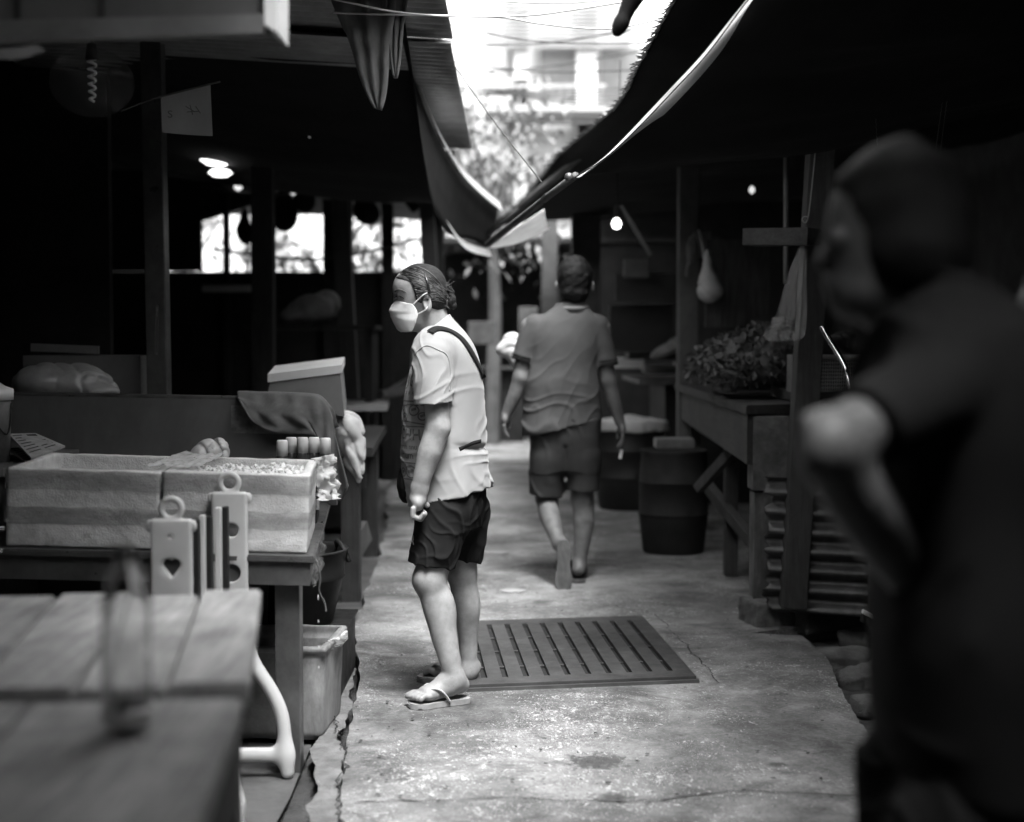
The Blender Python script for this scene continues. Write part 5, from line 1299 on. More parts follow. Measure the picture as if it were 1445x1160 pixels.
# greens in a tray
ty_ = thing('tray', 'shallow dark tray under the heap of greens', 'tray', P(1100, 548, 6.9)); c_ = G(1094, 551, CZ)
MB().box((c_.x + .1, c_.y + .38, CZ + .03), (.62, .70, .055), bev=.006).build('tray_body', PLASD, ty_)
mb = MB(); rs = random.Random(11)
heap = [(P(1010, 520, 7.5), .16, .13), (P(1050, 510, 7.2), .20, .16), (P(1085, 515, 7.0), .18, .14), (P(1035, 528, 7.0), .14, .10), (P(1110, 500, 7.4), .14, .16), (P(1075, 490, 7.6), .18, .13), (P(1020, 500, 7.9), .12, .10)]
for _ in range(5200):
    c, rx, rz = rs.choice(heap); d = Vector((rs.gauss(0, 1), rs.gauss(0, 1), rs.gauss(0, 1))).normalized()
    p = c + Vector((d.x * rx, d.y * rx, d.z * rz)) * rs.uniform(.75, 1.05)
    if p.z < CZ + .06: continue
    s = rs.uniform(.010, .026); M_ = Matrix.Rotation(rs.uniform(0, 6.3), 3, 'Z') @ Matrix.Rotation(rs.uniform(-1.3, 1.3), 3, 'X') @ Matrix.Rotation(rs.uniform(-1, 1), 3, 'Y')
    mb.poly([p + M_ @ Vector(q) for q in ((0, -s, 0), (s * .55, -s * .1, s * .2), (0, s, 0), (-s * .55, -s * .1, s * .2))])
for c, rx, rz in heap:
    b = bmesh.ops.create_icosphere(mb.bm, subdivisions=2, radius=1)['verts']
    for q in b: q.co = c + Vector((q.co.x * rx * .8, q.co.y * rx * .8, q.co.z * rz * .8))
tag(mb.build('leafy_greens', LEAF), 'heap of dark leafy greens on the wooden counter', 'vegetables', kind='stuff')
tag(MB().beam(P(985, 525, 8.2), P(1035, 552, 7.0), .03, .012).build('loose_batten', WOODG), 'pale batten lying on the counter beside the greens', 'batten')
tag(MB().box(P(1119, 527, 6.6), (.035, .12, .17), bev=.004).build('plastic_crate', M('pale_crate_end', .14, .6, .3, 20, .2, 60)), 'pale crate end standing beside the greens behind the post', 'crate')
# mesh basket behind the post
bk = thing('mesh_basket', 'dark mesh basket with a shiny rim to the right of the leaning post', 'basket', P(1186, 552, 6.4))
a, b = P(1152, 502, 6.35), P(1224, 502, 6.35); z0, z1 = P(1186, 552, 6.35).z, a.z
mb = MB(); n = 22
for i in range(n + 1):
    x = a.x + (b.x - a.x) * i / n; mb.tube([(x, 6.35, z0), (x, 6.35, z1)], .002, 4)
for j in range(10): z = z0 + (z1 - z0) * j / 10; mb.tube([(a.x, 6.352, z), (b.x, 6.352, z)], .002, 4)
mb.build('wire_mesh', PLASG, bk); MB().box(((a.x + b.x) / 2, 6.345, z1 - .004), (b.x - a.x + .01, .02, .018), bev=.004).build('rim', PLASG, bk)
mb = MB(); mb.box(((a.x + b.x) / 2, 6.52, (z0 + z1) / 2 - .005), (b.x - a.x - .01, .3, z1 - z0 - .03)); mb.build('basket_body', PLASD, bk)
lumpt('cloth_bundle', 'dark crumpled bundle on the mesh basket', 'bundle', [(P(1195, 478, 6.4), (.07, .07, .035)), (P(1210, 490, 6.4), (.07, .07, .04))], DARKM, .007, .006, 34, 4, .012)
sb_ = thing('stall_bench', 'dark bench under the mesh basket behind the corrugated sheets', 'bench', (1.75, 6.75, 0))
MB().box((1.75, 6.75, z0 - .03), (.95, .85, .05), bev=.004).build('benchtop', WOODY, sb_); MB().box((1.8, 6.85, (z0 - .06) / 2 + .01), (.8, .6, z0 - .08)).build('cabinet', DARK, sb_)
# bent bright tube handle
tag(MB().tube(catmull([P(1160, 461, 5.6), P(1168, 476, 5.58), P(1184, 502, 5.54), P(1193, 520, 5.52), P(1197, 535, 5.5), P(1204, 562, 5.48), P(1214, 592, 5.45), P(1250, 700, 5.3), P(1252, 780, 5.3), P(1252, 930, 5.3)], 8), .0115, 12).build('bent_steel_tube', STEEL, smooth=True), 'bright bent steel tube rising behind the dark figure', 'tube')
# corrugated iron sheets
def corr_panel(name, label, p0, p1, z0, z1, pitch, amp, m, seed, ragl=.0):
    mb = MB(); p0, p1 = Vector(p0), Vector(p1); d = (p1 - p0); n = Vector((d.y, -d.x, 0)).normalized()
    def f(u, v):
        z = z0 + (z1 - z0) * v; e = ragl * (noise.noise(Vector((z * 17, seed, 0))) * 1.1 + .5 * noise.noise(Vector((z * 60, seed, 1)))) * (1 - u)
        p = p0 + d * u - d.normalized() * e
        return Vector((p.x, p.y, z)) + n * (amp * math.sin(2 * math.pi * z / pitch + seed) + .012 * noise.noise(Vector((u * 3, z * 4, seed))) + .02 * ragl * 20 * max(0, .1 - u) * noise.noise(Vector((z * 30, 2, seed))))
    o = mb.grid(f, 40, int((z1 - z0) / pitch * 10)).build(name, m, smooth=True, solid=.002)
    return tag(o, label, 'corrugated sheet')
a, b = P(1082, 860, 6.18), P(1245, 860, 6.0)
corr_panel('corrugated_sheet', 'old corrugated iron sheet with torn lit edges, standing behind the post', (a.x, 6.2, 0), (b.x, 6.02, 0), .08, P(1090, 672, 6.2).z, .083, .02, ZINCD, 1.0, .05)
tag(MB().beam(P(1236, 780, 5.95), P(1236, 890, 5.95), .05, .03).build('wooden_stake', WOODG), 'short grey stake at the right end of the corrugated sheet', 'stake')
# beams and rubble at the broken slab edge
a, b = G(1132, 905, -.05), G(1246, 890, -.05)
v = Vol((a.x - .1, a.y - .2, -.1), (b.x + .1, b.y + .35, .2), .006)
def bfn(x, y, z):
    d_ = (b - a).normalized(); nx, ny = -d_.y, d_.x; px_, py_ = x - (a.x + b.x) / 2, y - (a.y + b.y) / 2 - .06
    u = px_ * d_.x + py_ * d_.y; w2 = px_ * nx + py_ * ny; zz = z - .035 - .035 * u
    return np.maximum(np.maximum(np.abs(u) - (b - a).length / 2, np.abs(w2) - .05), np.abs(zz) - .05) - .006
v.op(bfn, (a.x, a.y - .1, -.1), (b.x, b.y + .3, .15), .0); v.disp(lambda x, y, z: .004 * snoise(x, y, z, 30, 7) + .003 * snoise(x * .3, y, z, 160, 8))
tag(v.build('timber_beam', WOODX), 'rough timber lying at the foot of the corrugated sheet', 'beam')
rs = random.Random(3)
rocks = [(1190, 935, .10, 'flat pale slab of broken concrete in the hole by the path'), (1222, 960, .09, 'broken concrete lump in the hole, nearest the dark figure'), (1165, 925, .05, 'small rubble piece at the left end of the hole'), (1205, 905, .06, 'rubble piece just below the rough timber'), (1240, 1000, .08, 'dark rubble piece low in the hole beside the path')]
for i, (px, py, r, lab) in enumerate(rocks):
    c = G(px, py, -.05); v = Vol((c.x - r * 1.6, c.y - r * 1.6, -.13), (c.x + r * 1.6, c.y + r * 1.6, .1), .006)
    rot = Matrix.Rotation(rs.uniform(-.5, .5), 3, 'Z') @ Matrix.Rotation(rs.uniform(-.3, .3), 3, 'X') @ Matrix.Rotation(rs.uniform(-.3, .3), 3, 'Y')
    sdf_box(v, (c.x, c.y, -.06 + r * .2), (r * 1.1, r * .7, r * .42), r * .2, rot=rot); v.disp(lambda x, y, z: r * .12 * snoise(x, y, z, 3 / r, i) + r * .05 * snoise(x, y, z, 9 / r, i + 5))
    tag(v.build('rubble', STONE), lab, 'rubble', 'rubble by the broken edge')
br = thing('brush', 'small scrubbing brush with pale bristles by the rubble', 'brush', P(1228, 878, 5.75)); c_ = P(1228, 872, 5.75)
MB().box(c_ + Vector((0, 0, .012)), (.07, .03, .016), M_=Matrix.Rotation(.45, 4, 'Y'), bev=.004).build('back', PLASW, br)
mb = MB()
for i in range(40): q = c_ + Vector((-.03 + .06 * (i % 10) / 9, -.012 + .008 * (i // 10), .004 - .028 * (i % 10) / 9 + .012)); mb.tube([q, q + Vector((-.008, 0, -.03))], .0018, 4)
mb.build('bristles', DARKM, br)
# barrels and the basket further along
def barrel(name, label, px, pybot, r, ztop, m, bulge=1.06):
    c = G(px, pybot, 0); c.y += r
    e = thing(name, label, 'barrel', (c.x, c.y, 0))
    MB().lathe([(0, .001), (r * .9, 0), (r * .94, .01), (r * bulge, ztop * .35), (r * bulge, ztop * .37), (r * bulge + .008, ztop * .38), (r * bulge, ztop * .39), (r * bulge, ztop * .68), (r * bulge + .008, ztop * .69), (r * bulge, ztop * .70), (r, ztop - .02), (r + .012, ztop), (r - .008, ztop + .004), (r - .02, ztop - .02), (0, ztop - .03)], c, 32).build('barrel_body', m, e, smooth=True)
    return e, c
e, c = barrel('barrel', 'tall dark drum standing in front of the counter', 955, 785, .19, .60, DARKM)
tag(MB().box(c + Vector((0, 0, .64)), (.22, .2, .06), bev=.01).build('folded_cloth', TOWEL), 'grey folded cloth on top of the tall dark drum', 'cloth')
e, c = barrel('barrel', 'dark bin with a white liner folded over its rim on the right', 893, 722, .25, .62, PLASD)
v = Vol((c.x - .36, c.y - .36, .45), (c.x + .36, c.y + .36, .82), .01)
def lin(x, y, z):
    rr_ = np.sqrt((x - c.x) ** 2 + (y - c.y) ** 2); return np.sqrt(np.maximum(np.abs(rr_ - .255) - .02, 0) ** 2 + np.maximum(np.abs(z - .62) - .03, 0) ** 2) - .012
v.op(lin, (c.x - .3, c.y - .3, .5), (c.x + .3, c.y + .3, .7), 0); v.ell((c.x - .02, c.y, .62), (.22, .22, .07), .04); v.disp(lambda x, y, z: .008 * snoise(x, y, z, 22, 3) + .014 * folds(x, y, z, (.7, .6, .1), 34, 5))
tag(v.build('bin_liner', M('white_liner', .62, .5, .15, 9, .4, 25)), 'white plastic liner puffed over the dark bin', 'bin liner')
# far right counters and goods
fc = thing('market_table', 'far table on the right carrying pale trays', 'table', P(935, 540, 11)); zf = P(930, 534, 11).z
MB().box((P(940, 534, 11).x + .35, 11.6, zf - .02), (1.15, 1.6, .04)).build('tabletop', WOODG, fc); MB().box((P(940, 534, 11).x + .45, 11.7, zf / 2 - .03), (.9, 1.3, zf - .06)).build('cabinet', DARK, fc)
for (px, py, d, sx, sz, v_, lab) in ((889, 513, 11.2, .23, .075, .7, 'white foam tray beside the walking man, on the far table'), (940, 522, 11.0, .34, .05, .6, 'long pale tray on the far table, left of the greens'), (975, 519, 11.4, .22, .06, .35, 'grey tray on the far table, nearest the greens')):
    t = thing('foam_tray', lab, 'tray', P(px, py + 8, d)); q = P(px, py, d); m_ = M('tray_foam', v_, .7, .1, 6, .1, 40)
    MB().box(q + Vector((0, .12, 0)), (sx, .26, sz), bev=.008, taper=.92).build('tray_body', m_, t); MB().box(q + Vector((0, .12, sz / 2 + .004)), (sx + .015, .275, .007)).build('rim', m_, t)
q = P(948, 490, 10.5); lumpt('sack', 'grey slanting bundle lying above the pale trays on the right', 'sack', [(q, (.17, .10, .05), Matrix.Rotation(-.45, 3, 'Y')), (P(965, 482, 10.5), (.10, .1, .05))], M('grey_bundle', .22, .7, .4, 9, .4, 25), .01, .006, 25, 8, .01)
tag(MB().box(P(955, 502, 10.9), (.75, .35, .05)).build('ledge_board', WOODY), 'dark ledge under the grey slanting bundle', 'board')
def pill(name, x0, x1, y1, d, m, label):
    a, b = P(x0, y1, d), P(x1, y1, d); h = 3.0
    return tag(MB().box(((a.x + b.x) / 2, d, h / 2), (b.x - a.x, b.x - a.x, h), bev=.012).build(name, m), label, 'pillar')
pill('pillar', 956, 984, 470, 9.6, PILG, 'grey pillar with a small box, right of the dark shop boards')
tag(MB().box(P(990, 345, 9.4), (.11, .09, .16), bev=.006).build('meter_box', PILG), 'small grey meter box on the side of the grey pillar', 'box')
pill('pillar', 806, 846, 470, 13.5, PILG, 'pale pillar right behind the walking man')
pill('pillar', 764, 786, 470, 14.5, PILG, 'narrow pale pillar to the left of the walking man, in the distance')
for (x0, x1, y0, y1, d, v_, lab) in ((868, 980, 385, 425, 10.3, .03, 'upper dark shop board to the right of the walking man'), (860, 950, 430, 495, 10.6, .018, 'lower dark shop board to the right of the walking man'), (880, 915, 365, 392, 10.1, .10, 'small grey notice on the upper dark shop board')):
    a, b = P(x0, y0, d), P(x1, y1, d); tag(MB().box(((a.x + b.x) / 2, d, (a.z + b.z) / 2), (b.x - a.x, .05, a.z - b.z), bev=.006).build('shop_board', M('shop_board_paint', v_, .6, .4, 4, .1, 30)), lab, 'board')
hb = thing('hanging_bag', 'pale plastic bag hanging by its handles from the grey pillar', 'plastic bag', P(1002, 420, 9.0))
lump('bag_body', [(P(1001, 402, 9.0), (.07, .06, .09)), (P(1003, 414, 9.0), (.078, .06, .06)), (P(998, 375, 9.0), (.03, .04, .11))], M('pale_bag', .42, .45, .2, 9, .4, 25), .008, .005, 28, 4, .012, parent=hb)
MB().tube(catmull([P(994, 372, 9.0), P(990, 340, 9.2), P(986, 325, 9.35)], 4), .006, 6).build('handle', FILMW, hb)
lumpt('rag', 'small grey rag hanging on the side of the grey pillar', 'rag', [(P(976, 352, 9.2), (.035, .04, .09)), (P(972, 380, 9.25), (.025, .03, .05))], TOWEL, .008, .004, 30, 3, .008)
lb = thing('bulb_lamp', 'small lit bulb hanging beside the pale pillar behind the man', 'lamp', P(870, 316, 9.0)); c_ = P(870, 316, 9.0)
MB().lathe([(0, -.032), (.022, -.024), (.03, 0), (.022, .022), (.013, .035), (0, .035)], c_, 16).build('bulb', glow_mat('lit_bulb_glow', 1.2), lb, smooth=True)
MB().tube([c_ + Vector((0, 0, .034)), c_ + Vector((0, 0, .11))], .016, 10).build('socket', PLASD, lb); MB().tube([c_ + Vector((0, 0, .11)), c_ + Vector((.02, 0, 1.0))], .004, 6).build('cord', WIREK, lb)
tag(MB().beam(P(876, 290, 9.2), P(918, 360, 9.2), .02, .025).build('slanting_rod', WOODG), 'thin grey rod slanting down beside the lit bulb', 'rod')
for (px, py, d, r, lab) in ((1061, 268, 8.6, .018, 'tiny glint hanging behind the cross beam on the right'),): tag(MB().lathe([(0, -r * 1.5), (r, -r * .5), (r, r * .5), (0, r * 1.5)], P(px, py, d), 10).build('glowing_dot', glow_mat('tiny_glint', .12), smooth=True), lab, 'bulb')
tag(MB().beam(P(1012, 214, 8.0), P(1056, 194, 8.0), .03, .05).build('batten', ZINCD), 'dull batten lamp under the right roof', 'batten')
tag(MB().box(P(1040, 400, 9.2), (.40, .05, .55)).build('bamboo_screen', M('slatted_screen', .045, .8, .7, 14, .5, 40, stretch=(6, 1, .4))), 'dark slatted screen behind the greens', 'screen')
# far end of the alley
fe = thing('far_stall', 'dark stall closing the far end of the alley', 'stall', (0, 19, 0))
MB().box((.6, 19.6, 1.25), (3.4, .1, 2.5)).build('back_board', DARK, fe)
MB().box((.7, 18.6, 2.45), (3.6, 2.4, .06)).build('roof', ROOFM, fe)
for x, w_ in ((-.9, .1), (-.2, .08), (.55, .1)): MB().box((x, 18.0, 1.2), (w_, w_, 2.4)).build('post', WOODD, fe)
MB().box((-.4, 18.3, .45), (1.1, .6, .9)).build('counter', DARKM, fe)
MB().box((-.35, 18.2, .915), (1.15, .65, .02)).build('countertop', M('pale_counter_top', .15, .5, .2, 4, 0), fe)
for (px, py, d, sx, sz, v_, lab) in ((680, 470, 16, .3, .25, .05, 'dark crate far down the alley, behind the woman'), (745, 460, 15.5, .2, .4, .08, 'grey crate stood on end far down the alley')):
    t = MB().box(P(px, py, d), (sx, .3, sz), bev=.01).build('crate', M('far_goods', v_, .7, .5, 6, .2, 30)); tag(t, lab, 'crate')
# ------------------------------------------------------------------ people
def bvh_of(o):
    me = o.data; return BVHTree.FromPolygons([v.co.copy() for v in me.vertices], [tuple(p.vertices) for p in me.polygons])
def rows_px(P_, rows, dy=0.0):
    out = []
    for (py, x0, x1, ry, *r) in rows:
        a, b = P_(x0, py, dy), P_(x1, py, dy); out.append(((a.z + b.z) / 2, (a.x + b.x) / 2, a.y + (r[0] if r else 0), (b.x - a.x) / 2, ry))
    return out
def px_plane(P_, p0, p1, dy=0.0):
    """plane through the sight-line pair p0-p1 (left to right) whose normal points down"""
    a, b = P_(*p0, dy), P_(*p1, dy); d = (b - a).normalized(); n = Vector((d.z, 0, -d.x))
    return a, (n if n.z < 0 else -n)
def sandal(name, heel, toe, up, wid, m, ms, parent, strap=True, th=.018):
    heel, toe, up = Vector(heel), Vector(toe), Vector(up).normalized(); ax = toe - heel; L = ax.length; ax.normalize(); sd = up.cross(ax).normalized(); up = ax.cross(sd)
    prof = [(0, .30), (.03, .55), (.10, .72), (.25, .78), (.45, .74), (.60, .82), (.75, .98), (.88, .92), (.96, .60), (1.0, .22)]
    prof = catmull([Vector((a, b, 0)) for a, b in prof], 4)
    pts = [heel + ax * (p.x * L) + sd * (p.y * wid / 2 * (1 if p.x < .5 else 1.0)) for p in prof] + [heel + ax * (p.x * L) - sd * (p.y * wid / 2) for p in prof[::-1]]
    mb = MB(); mb.hexa(pts, [p + up * th for p in pts]); bmesh.ops.bevel(mb.bm, geom=[e for e in mb.bm.edges if len(e.link_faces) == 2 and any(len(f.verts) > 4 for f in e.link_faces)], offset=.004, segments=2, affect='EDGES')
    so_ = mb.build(name, m, parent, auto=50)
    if strap:
        mb = MB(); toe_p = heel + ax * (.80 * L) + up * (th + .004)
        for k in (-1, 1):
            e_ = heel + ax * (.40 * L) + sd * (k * wid * .40) + up * (th - .002); mid = heel + ax * (.62 * L) + sd * (k * wid * .36) + up * (th + .045)
            mb.tube(catmull([e_, e_.lerp(mid, .5) + sd * (k * .006) + up * .010, mid, mid.lerp(toe_p, .55) + up * .012, toe_p], 6), .0075, 8, flat=.55)
        mb.build('strap', ms, so_, smooth=True)
    return so_
def ribbon(pts, nrm, wd, name, m, parent, off=.003):
    pts = [Vector(p) for p in pts]; n = len(pts) - 1
    def f(u, v):
        i = min(int(round(u * n)), n); t = (pts[min(i + 1, n)] - pts[max(i - 1, 0)]).normalized(); s_ = t.cross(nrm[i]).normalized()
        return pts[i] + nrm[i] * off + s_ * (wd * (v - .5))
    return MB().grid(f, n, 2).build(name, m, parent, smooth=True, solid=.0025)
def merge(a, b, k): a.F = smin(a.F, b.F, k); return a
def fist(v, kn, curl, side, r, scale=1.0, thumb=None):
    """fingers: kn = centre of the knuckle row, side = step between fingers, curl = list of joint offsets"""
    for i in range(4):
        s = (i - 1.5); ln = (.93, 1.06, 1.0, .80)[i]
        p = Vector(kn) + Vector(side) * s; pts = [p] 
        for q in curl: pts.append(p + Vector(q) * ln)
        v.chain(pts, [r, r * .95, r * .88, r * .8][:len(pts)], .004)
    if thumb: v.chain(thumb, [r * 1.3, r * 1.15, r * .95][:len(thumb)], .008)

# ---- the woman in the white T-shirt -------------------------------------------------
D0 = 5.05
def W(px, py, dy=0.0): return P(px, py, D0 + dy)
wl, wh = (-.49, 4.62, -.01), (-.02, 5.42, 1.53)
wo = thing('person', 'woman in white T-shirt, face mask and black shorts standing in side view', 'person', (W(635, 980).x, 5.02, 0))
v = Vol(wl, wh, .0035)
# head
tilt = Matrix.Rotation(R(-12), 3, 'Y')
v.ell(W(594, 408), (.0905, .072, .083), .02)
v.ell(W(587, 430), (.068, .054, .080), .035, Matrix.Rotation(R(6), 3, 'Y'))
v.ell(W(585, 453), (.046, .042, .034), .03)
v.ell(W(571, 462), (.020, .022, .016), .02)
v.ell(W(573, 403), (.040, .055, .040), .025)
v.chain([W(563, 417), W(559, 427), W(557, 436)], [.007, .009, .012], .014)
for k in (-1, 1):
    v.ell(W(558.0, 416.5, k * .036), (.011, .019, .009), .014, sub=True)
    v.ell(W(565.0, 417.3, k * .033), (.0115, .015, .009), .006)
    v.ell(W(602.5, 427.5, k * .074), (.016, .011, .032), .006, Matrix.Rotation(R(-10), 3, 'Y'))
    v.ell(W(601.5, 427, k * .086), (.0085, .008, .020), .004, sub=True)
v.cone(W(604, 438), W(618, 480), .044, .048, .03)
v.cone(W(612, 432), W(622, 464), .034, .036, .03)
v.chain([W(622, 496), W(630, 530), W(635, 600), W(636, 690)], [.06, .09, .09, .085], .05)
# near (left) arm and fist
v.chain([W(612, 490, -.15), W(615, 545, -.185), W(618, 603, -.20)], [.05, .043, .039], .02)
v.chain([W(618, 603, -.20), W(607, 636, -.205), W(599, 662, -.205), W(592, 690, -.205)], [.040, .0405, .034, .0265], .015)
v.ell(W(626, 606, -.20), (.018, .022, .022), .015)
v.chain([W(592, 690, -.205), W(589, 704, -.205)], [.025, .024], .012, flat=(1, 0, 0), ff=1.2)
v.ell(W(589.5, 709, -.205), (.021, .036, .030), .012)
cw = W(584, 717, -.207)
fist(v, cw, [(-.002, 0, -.026), (.022, 0, -.036), (.036, 0, -.018)], (0, .0185, 0), .0098, thumb=[W(594, 700, -.168), W(598, 710, -.163), W(603, 713, -.176)])
# far arm, bent across to the bag (mostly hidden)
v.chain([W(604, 490, .15), W(602, 600, .19), W(585, 668, .13)], [.046, .038, .027], .02)
v.ell(W(580, 680, .10), (.028, .03, .034), .012)
cf = W(573, 690, .10); fist(v, cf, [(-.004, -.004, -.022), (.012, -.006, -.034), (.026, -.004, -.024)], (0, .017, 0), .009, thumb=[W(580, 676, .07), W(574, 684, .062), W(572, 692, .066)])
# legs
def leg(v, pts, rs): v.chain(pts, rs, .02)
leg(v, [W(638, 705, -.08), W(619, 770, -.105), W(606, 818, -.125)], [.068, .060, .056])
leg(v, [W(606, 818, -.125), W(612, 840, -.13), W(621, 872, -.138), W(632, 920, -.155), W(640, 953, -.165)], [.053, .050, .049, .040, .032])
v.ell(W(600, 816, -.125), (.034, .042, .040), .02); v.ell(W(628, 862, -.135), (.034, .04, .065), .03)
leg(v, [W(652, 705, .07), W(652, 770, .09), W(652, 808, .10)], [.066, .056, .051])
leg(v, [W(652, 808, .10), W(655, 835, .10), W(658, 860, .105), W(661, 905, .12), W(660, 944, .125)], [.050, .047, .045, .034, .030])
v.ell(W(645, 808, .10), (.03, .04, .038), .02); v.ell(W(664, 852, .105), (.028, .038, .06), .03)
def foot(v, ank, heel, ball, zb=.02):
    heel, ball = Vector(heel), Vector(ball); ax = (ball - heel); ax.z = 0; L = ax.length; ax.normalize(); sd = Vector((-ax.y, ax.x, 0))
    v.cone(ank, heel + Vector((0, 0, .01)), .034, .031, .025)
    v.chain([Vector(ank) + ax * .01 - Vector((0, 0, .015)), heel + ax * (L * .45) + Vector((0, 0, .022)), ball + Vector((0, 0, .0))], [.034, .031, .021], .025, flat=(0, 0, 1), ff=.9)
    v.cone(heel + ax * (L * .4) + sd * -.014, ball + sd * -.016, .022, .022, .02); v.cone(heel + ax * (L * .4) + sd * .014, ball + sd * .016, .022, .022, .02)
    for i in range(5):
        s = (i - 2) * .0165; l = (.050, .047, .043, .037, .031)[i] if True else 0
        a = ball + sd * s + ax * .004 + Vector((0, 0, -.003)); v.chain([a, a + ax * l * .6 + Vector((0, 0, .004)), a + ax * l + Vector((0, 0, -.004))], [.011, .0095, .0105 if i else .012], .005)
hn, bn_ = P(650, 983, 4.915), P(602, 990, 4.855); hn.z, bn_.z = .052, .044
foot(v, W(643, 958, -.155), hn, bn_)
hf, bf = P(667, 968, 5.20), P(618, 965, 5.24); hf.z, bf.z = .050, .042
foot(v, W(660, 945, .13), hf, bf)
v.plane((0, 0, .020), (0, 0, -1))
v.disp(lambda x, y, z: .0012 * snoise(x, y, z, 60, 3))
body = v.build('body', SKINW, wo)
# eyes, brows
bb = bvh_of(body)
for k in (-1, 1):
    def fp(px, py, off=.0006):
        q = W(px, py); o = Vector((0, 0, CAMH)); dd = (q - o).normalized()
        if k > 0: o = Vector((0, 2 * D0, CAMH)); dd.y = -dd.y
        h = bb.ray_cast(o, dd); return q if h[0] is None else h[0] + h[1] * off
    mb = MB(); mb.tube(catmull([fp(557, 420), fp(560, 418.2), fp(564, 417.8), fp(568, 419.6), fp(570.5, 421.6)], 4), [.0018] * 3 + [.0024] * 11 + [.0014] * 3, 6); mb.build('eye', INK, wo, smooth=True)
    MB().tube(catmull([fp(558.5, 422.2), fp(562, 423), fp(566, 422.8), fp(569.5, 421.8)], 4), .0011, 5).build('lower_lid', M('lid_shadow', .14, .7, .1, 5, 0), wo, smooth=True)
    MB().tube(catmull([fp(557.5, 412), fp(560, 409.3), fp(564, 408.6), fp(569, 410.4), fp(573, 413)], 4), [.0016] + [.0026] * 8 + [.0018] * 7 + [.0008], 6).build('eyebrow', M('thin_eyebrow', .09, .8, .3, 30, 0), wo, smooth=True)
# hair
hv = Vol(W(548, 470, -.2), W(660, 355, .2), .003)
hv.ell(W(594.5, 407.5), (.0935, .0785, .0865), .01)
hv.ell(W(611, 423), (.048, .062, .052), .03)
def pl_(p0, p1, sgn):
    a, b = W(*p0), W(*p1); d = (b - a).normalized(); n = Vector((d.z, 0, -d.x)) * sgn
    return (hv.ax[0][:, None, None] - a.x) * n.x + (hv.ax[2][None, None, :] - a.z) * n.z + 0 * hv.ax[1][None, :, None]
a1 = pl_((580.5, 390), (590.5, 427), 1); a1 = a1 if a1[0, 0, 0] < 0 else -a1         # inside = towards the face
a2 = pl_((557, 389), (584, 394), 1); a2 = a2 if a2[0, 0, 0] < 0 else -a2             # inside = below the hairline
face_ = -smin(-a1, -a2, .012); hv.F = -smin(-hv.F, face_, .004)
hv.plane(W(615, 437.5), (-.45, 0, -1), .010)
for k in (-1, 1):
    hv.ell(W(601, 431, k * .080), (.020, .022, .036), .008, sub=True)
hv.disp(lambda x, y, z: .0007 * snoise(x * .3, y, z, 300, 5) + .0022 * snoise(x * .5, y, z, 45, 8))
hv.ell(W(635, 423), (.022, .028, .025), .004); hv.ell(W(640, 431), (.012, .018, .015), .004); hv.ell(W(631, 408), (.018, .026, .018), .01); hv.ell(W(637, 412), (.012, .016, .010), .006)
rs = random.Random(8)
for i in range(26):
    a = W(628 + rs.uniform(-4, 8), 408 + rs.uniform(-8, 26), rs.uniform(-.03, .03)); d_ = Vector((rs.uniform(.2, 1), rs.uniform(-.6, .6), rs.uniform(-.6, 1))).normalized() * rs.uniform(.012, .03)
    hv.chain([a, a + d_ * .6, a + d_ + Vector((0, 0, -.006))], [.004, .0028, .0016], .002)
hair = hv.build('hair', HAIRG, wo)
bh = bvh_of(hair)
def on_head(px, py):
    o = Vector((0, 0, CAMH)); d_ = (W(px, py) - o).normalized(); best = None
    for t_ in (bh, bb):
        h = t_.ray_cast(o, d_)
        if h[0] is not None and (best is None or h[3] < best[3]): best = h
    return best
rs = random.Random(17); mbs = [MB(), MB()]
starts = [(561, 391), (564, 390), (568, 391), (572, 392), (576, 393), (580, 395), (582, 400), (584, 406), (586, 412), (588, 418), (591, 424), (566, 386), (572, 382), (579, 379), (586, 377)]
for i in range(170):
    a = rs.choice(starts); a = (a[0] + rs.uniform(-2.2, 2), a[1] + rs.uniform(-2, 2)); b = (632 + rs.uniform(-5, 4), 419 + rs.uniform(-9, 10))
    m = ((a[0] + b[0]) / 2 + rs.uniform(-3, 3), (a[1] + b[1]) / 2 - 5 - .28 * max(0, 412 - a[1]) + rs.uniform(-2, 2)); t1 = rs.uniform(.6, 1.0); pts_ = []
    for k in range(15):
        t = k / 14 * t1; x = (1 - t) ** 2 * a[0] + 2 * t * (1 - t) * m[0] + t * t * b[0]; y = (1 - t) ** 2 * a[1] + 2 * t * (1 - t) * m[1] + t * t * b[1]; h = on_head(x, y)
        if h is not None: pts_.append(h[0] + h[1] * rs.uniform(.0002, .0014))
    if len(pts_) > 6: mbs[i % 2].tube(catmull(pts_, 2), rs.uniform(.0006, .0013), 4, caps=False)
mbs[0].build('loose_strands', M('highlight_hair_strand', .10, .4, .4, 60, 0, spec=.6), hair, smooth=True); mbs[1].build('loose_strands', M('black_hair_strand', .012, .45, .4, 60, 0, spec=.4), hair, smooth=True)  # paler strands stand in for highlights on the combed hair
MB().tube(catmull([W(606, 412, -.0785), W(603, 397, -.0755), W(597, 384.5, -.052), W(590, 376.2, -.022), W(588, 374.2, 0), W(590, 376.2, .022), W(597, 384.5, .052), W(603, 397, .0755), W(606, 412, .0785)], 6), .0055, 8, flat=.7).build('hairband', M('glossy_hairband', .02, .18, .1, 5, 0, spec=.8), wo, smooth=True)
MB().tube([W(631, 422, .0) + Vector((.0, .026 * math.cos(q), .024 * math.sin(q))) for q in [k * .4 for k in range(17)]], .005, 6).build('hair_tie', SHIRTW, wo, smooth=True)
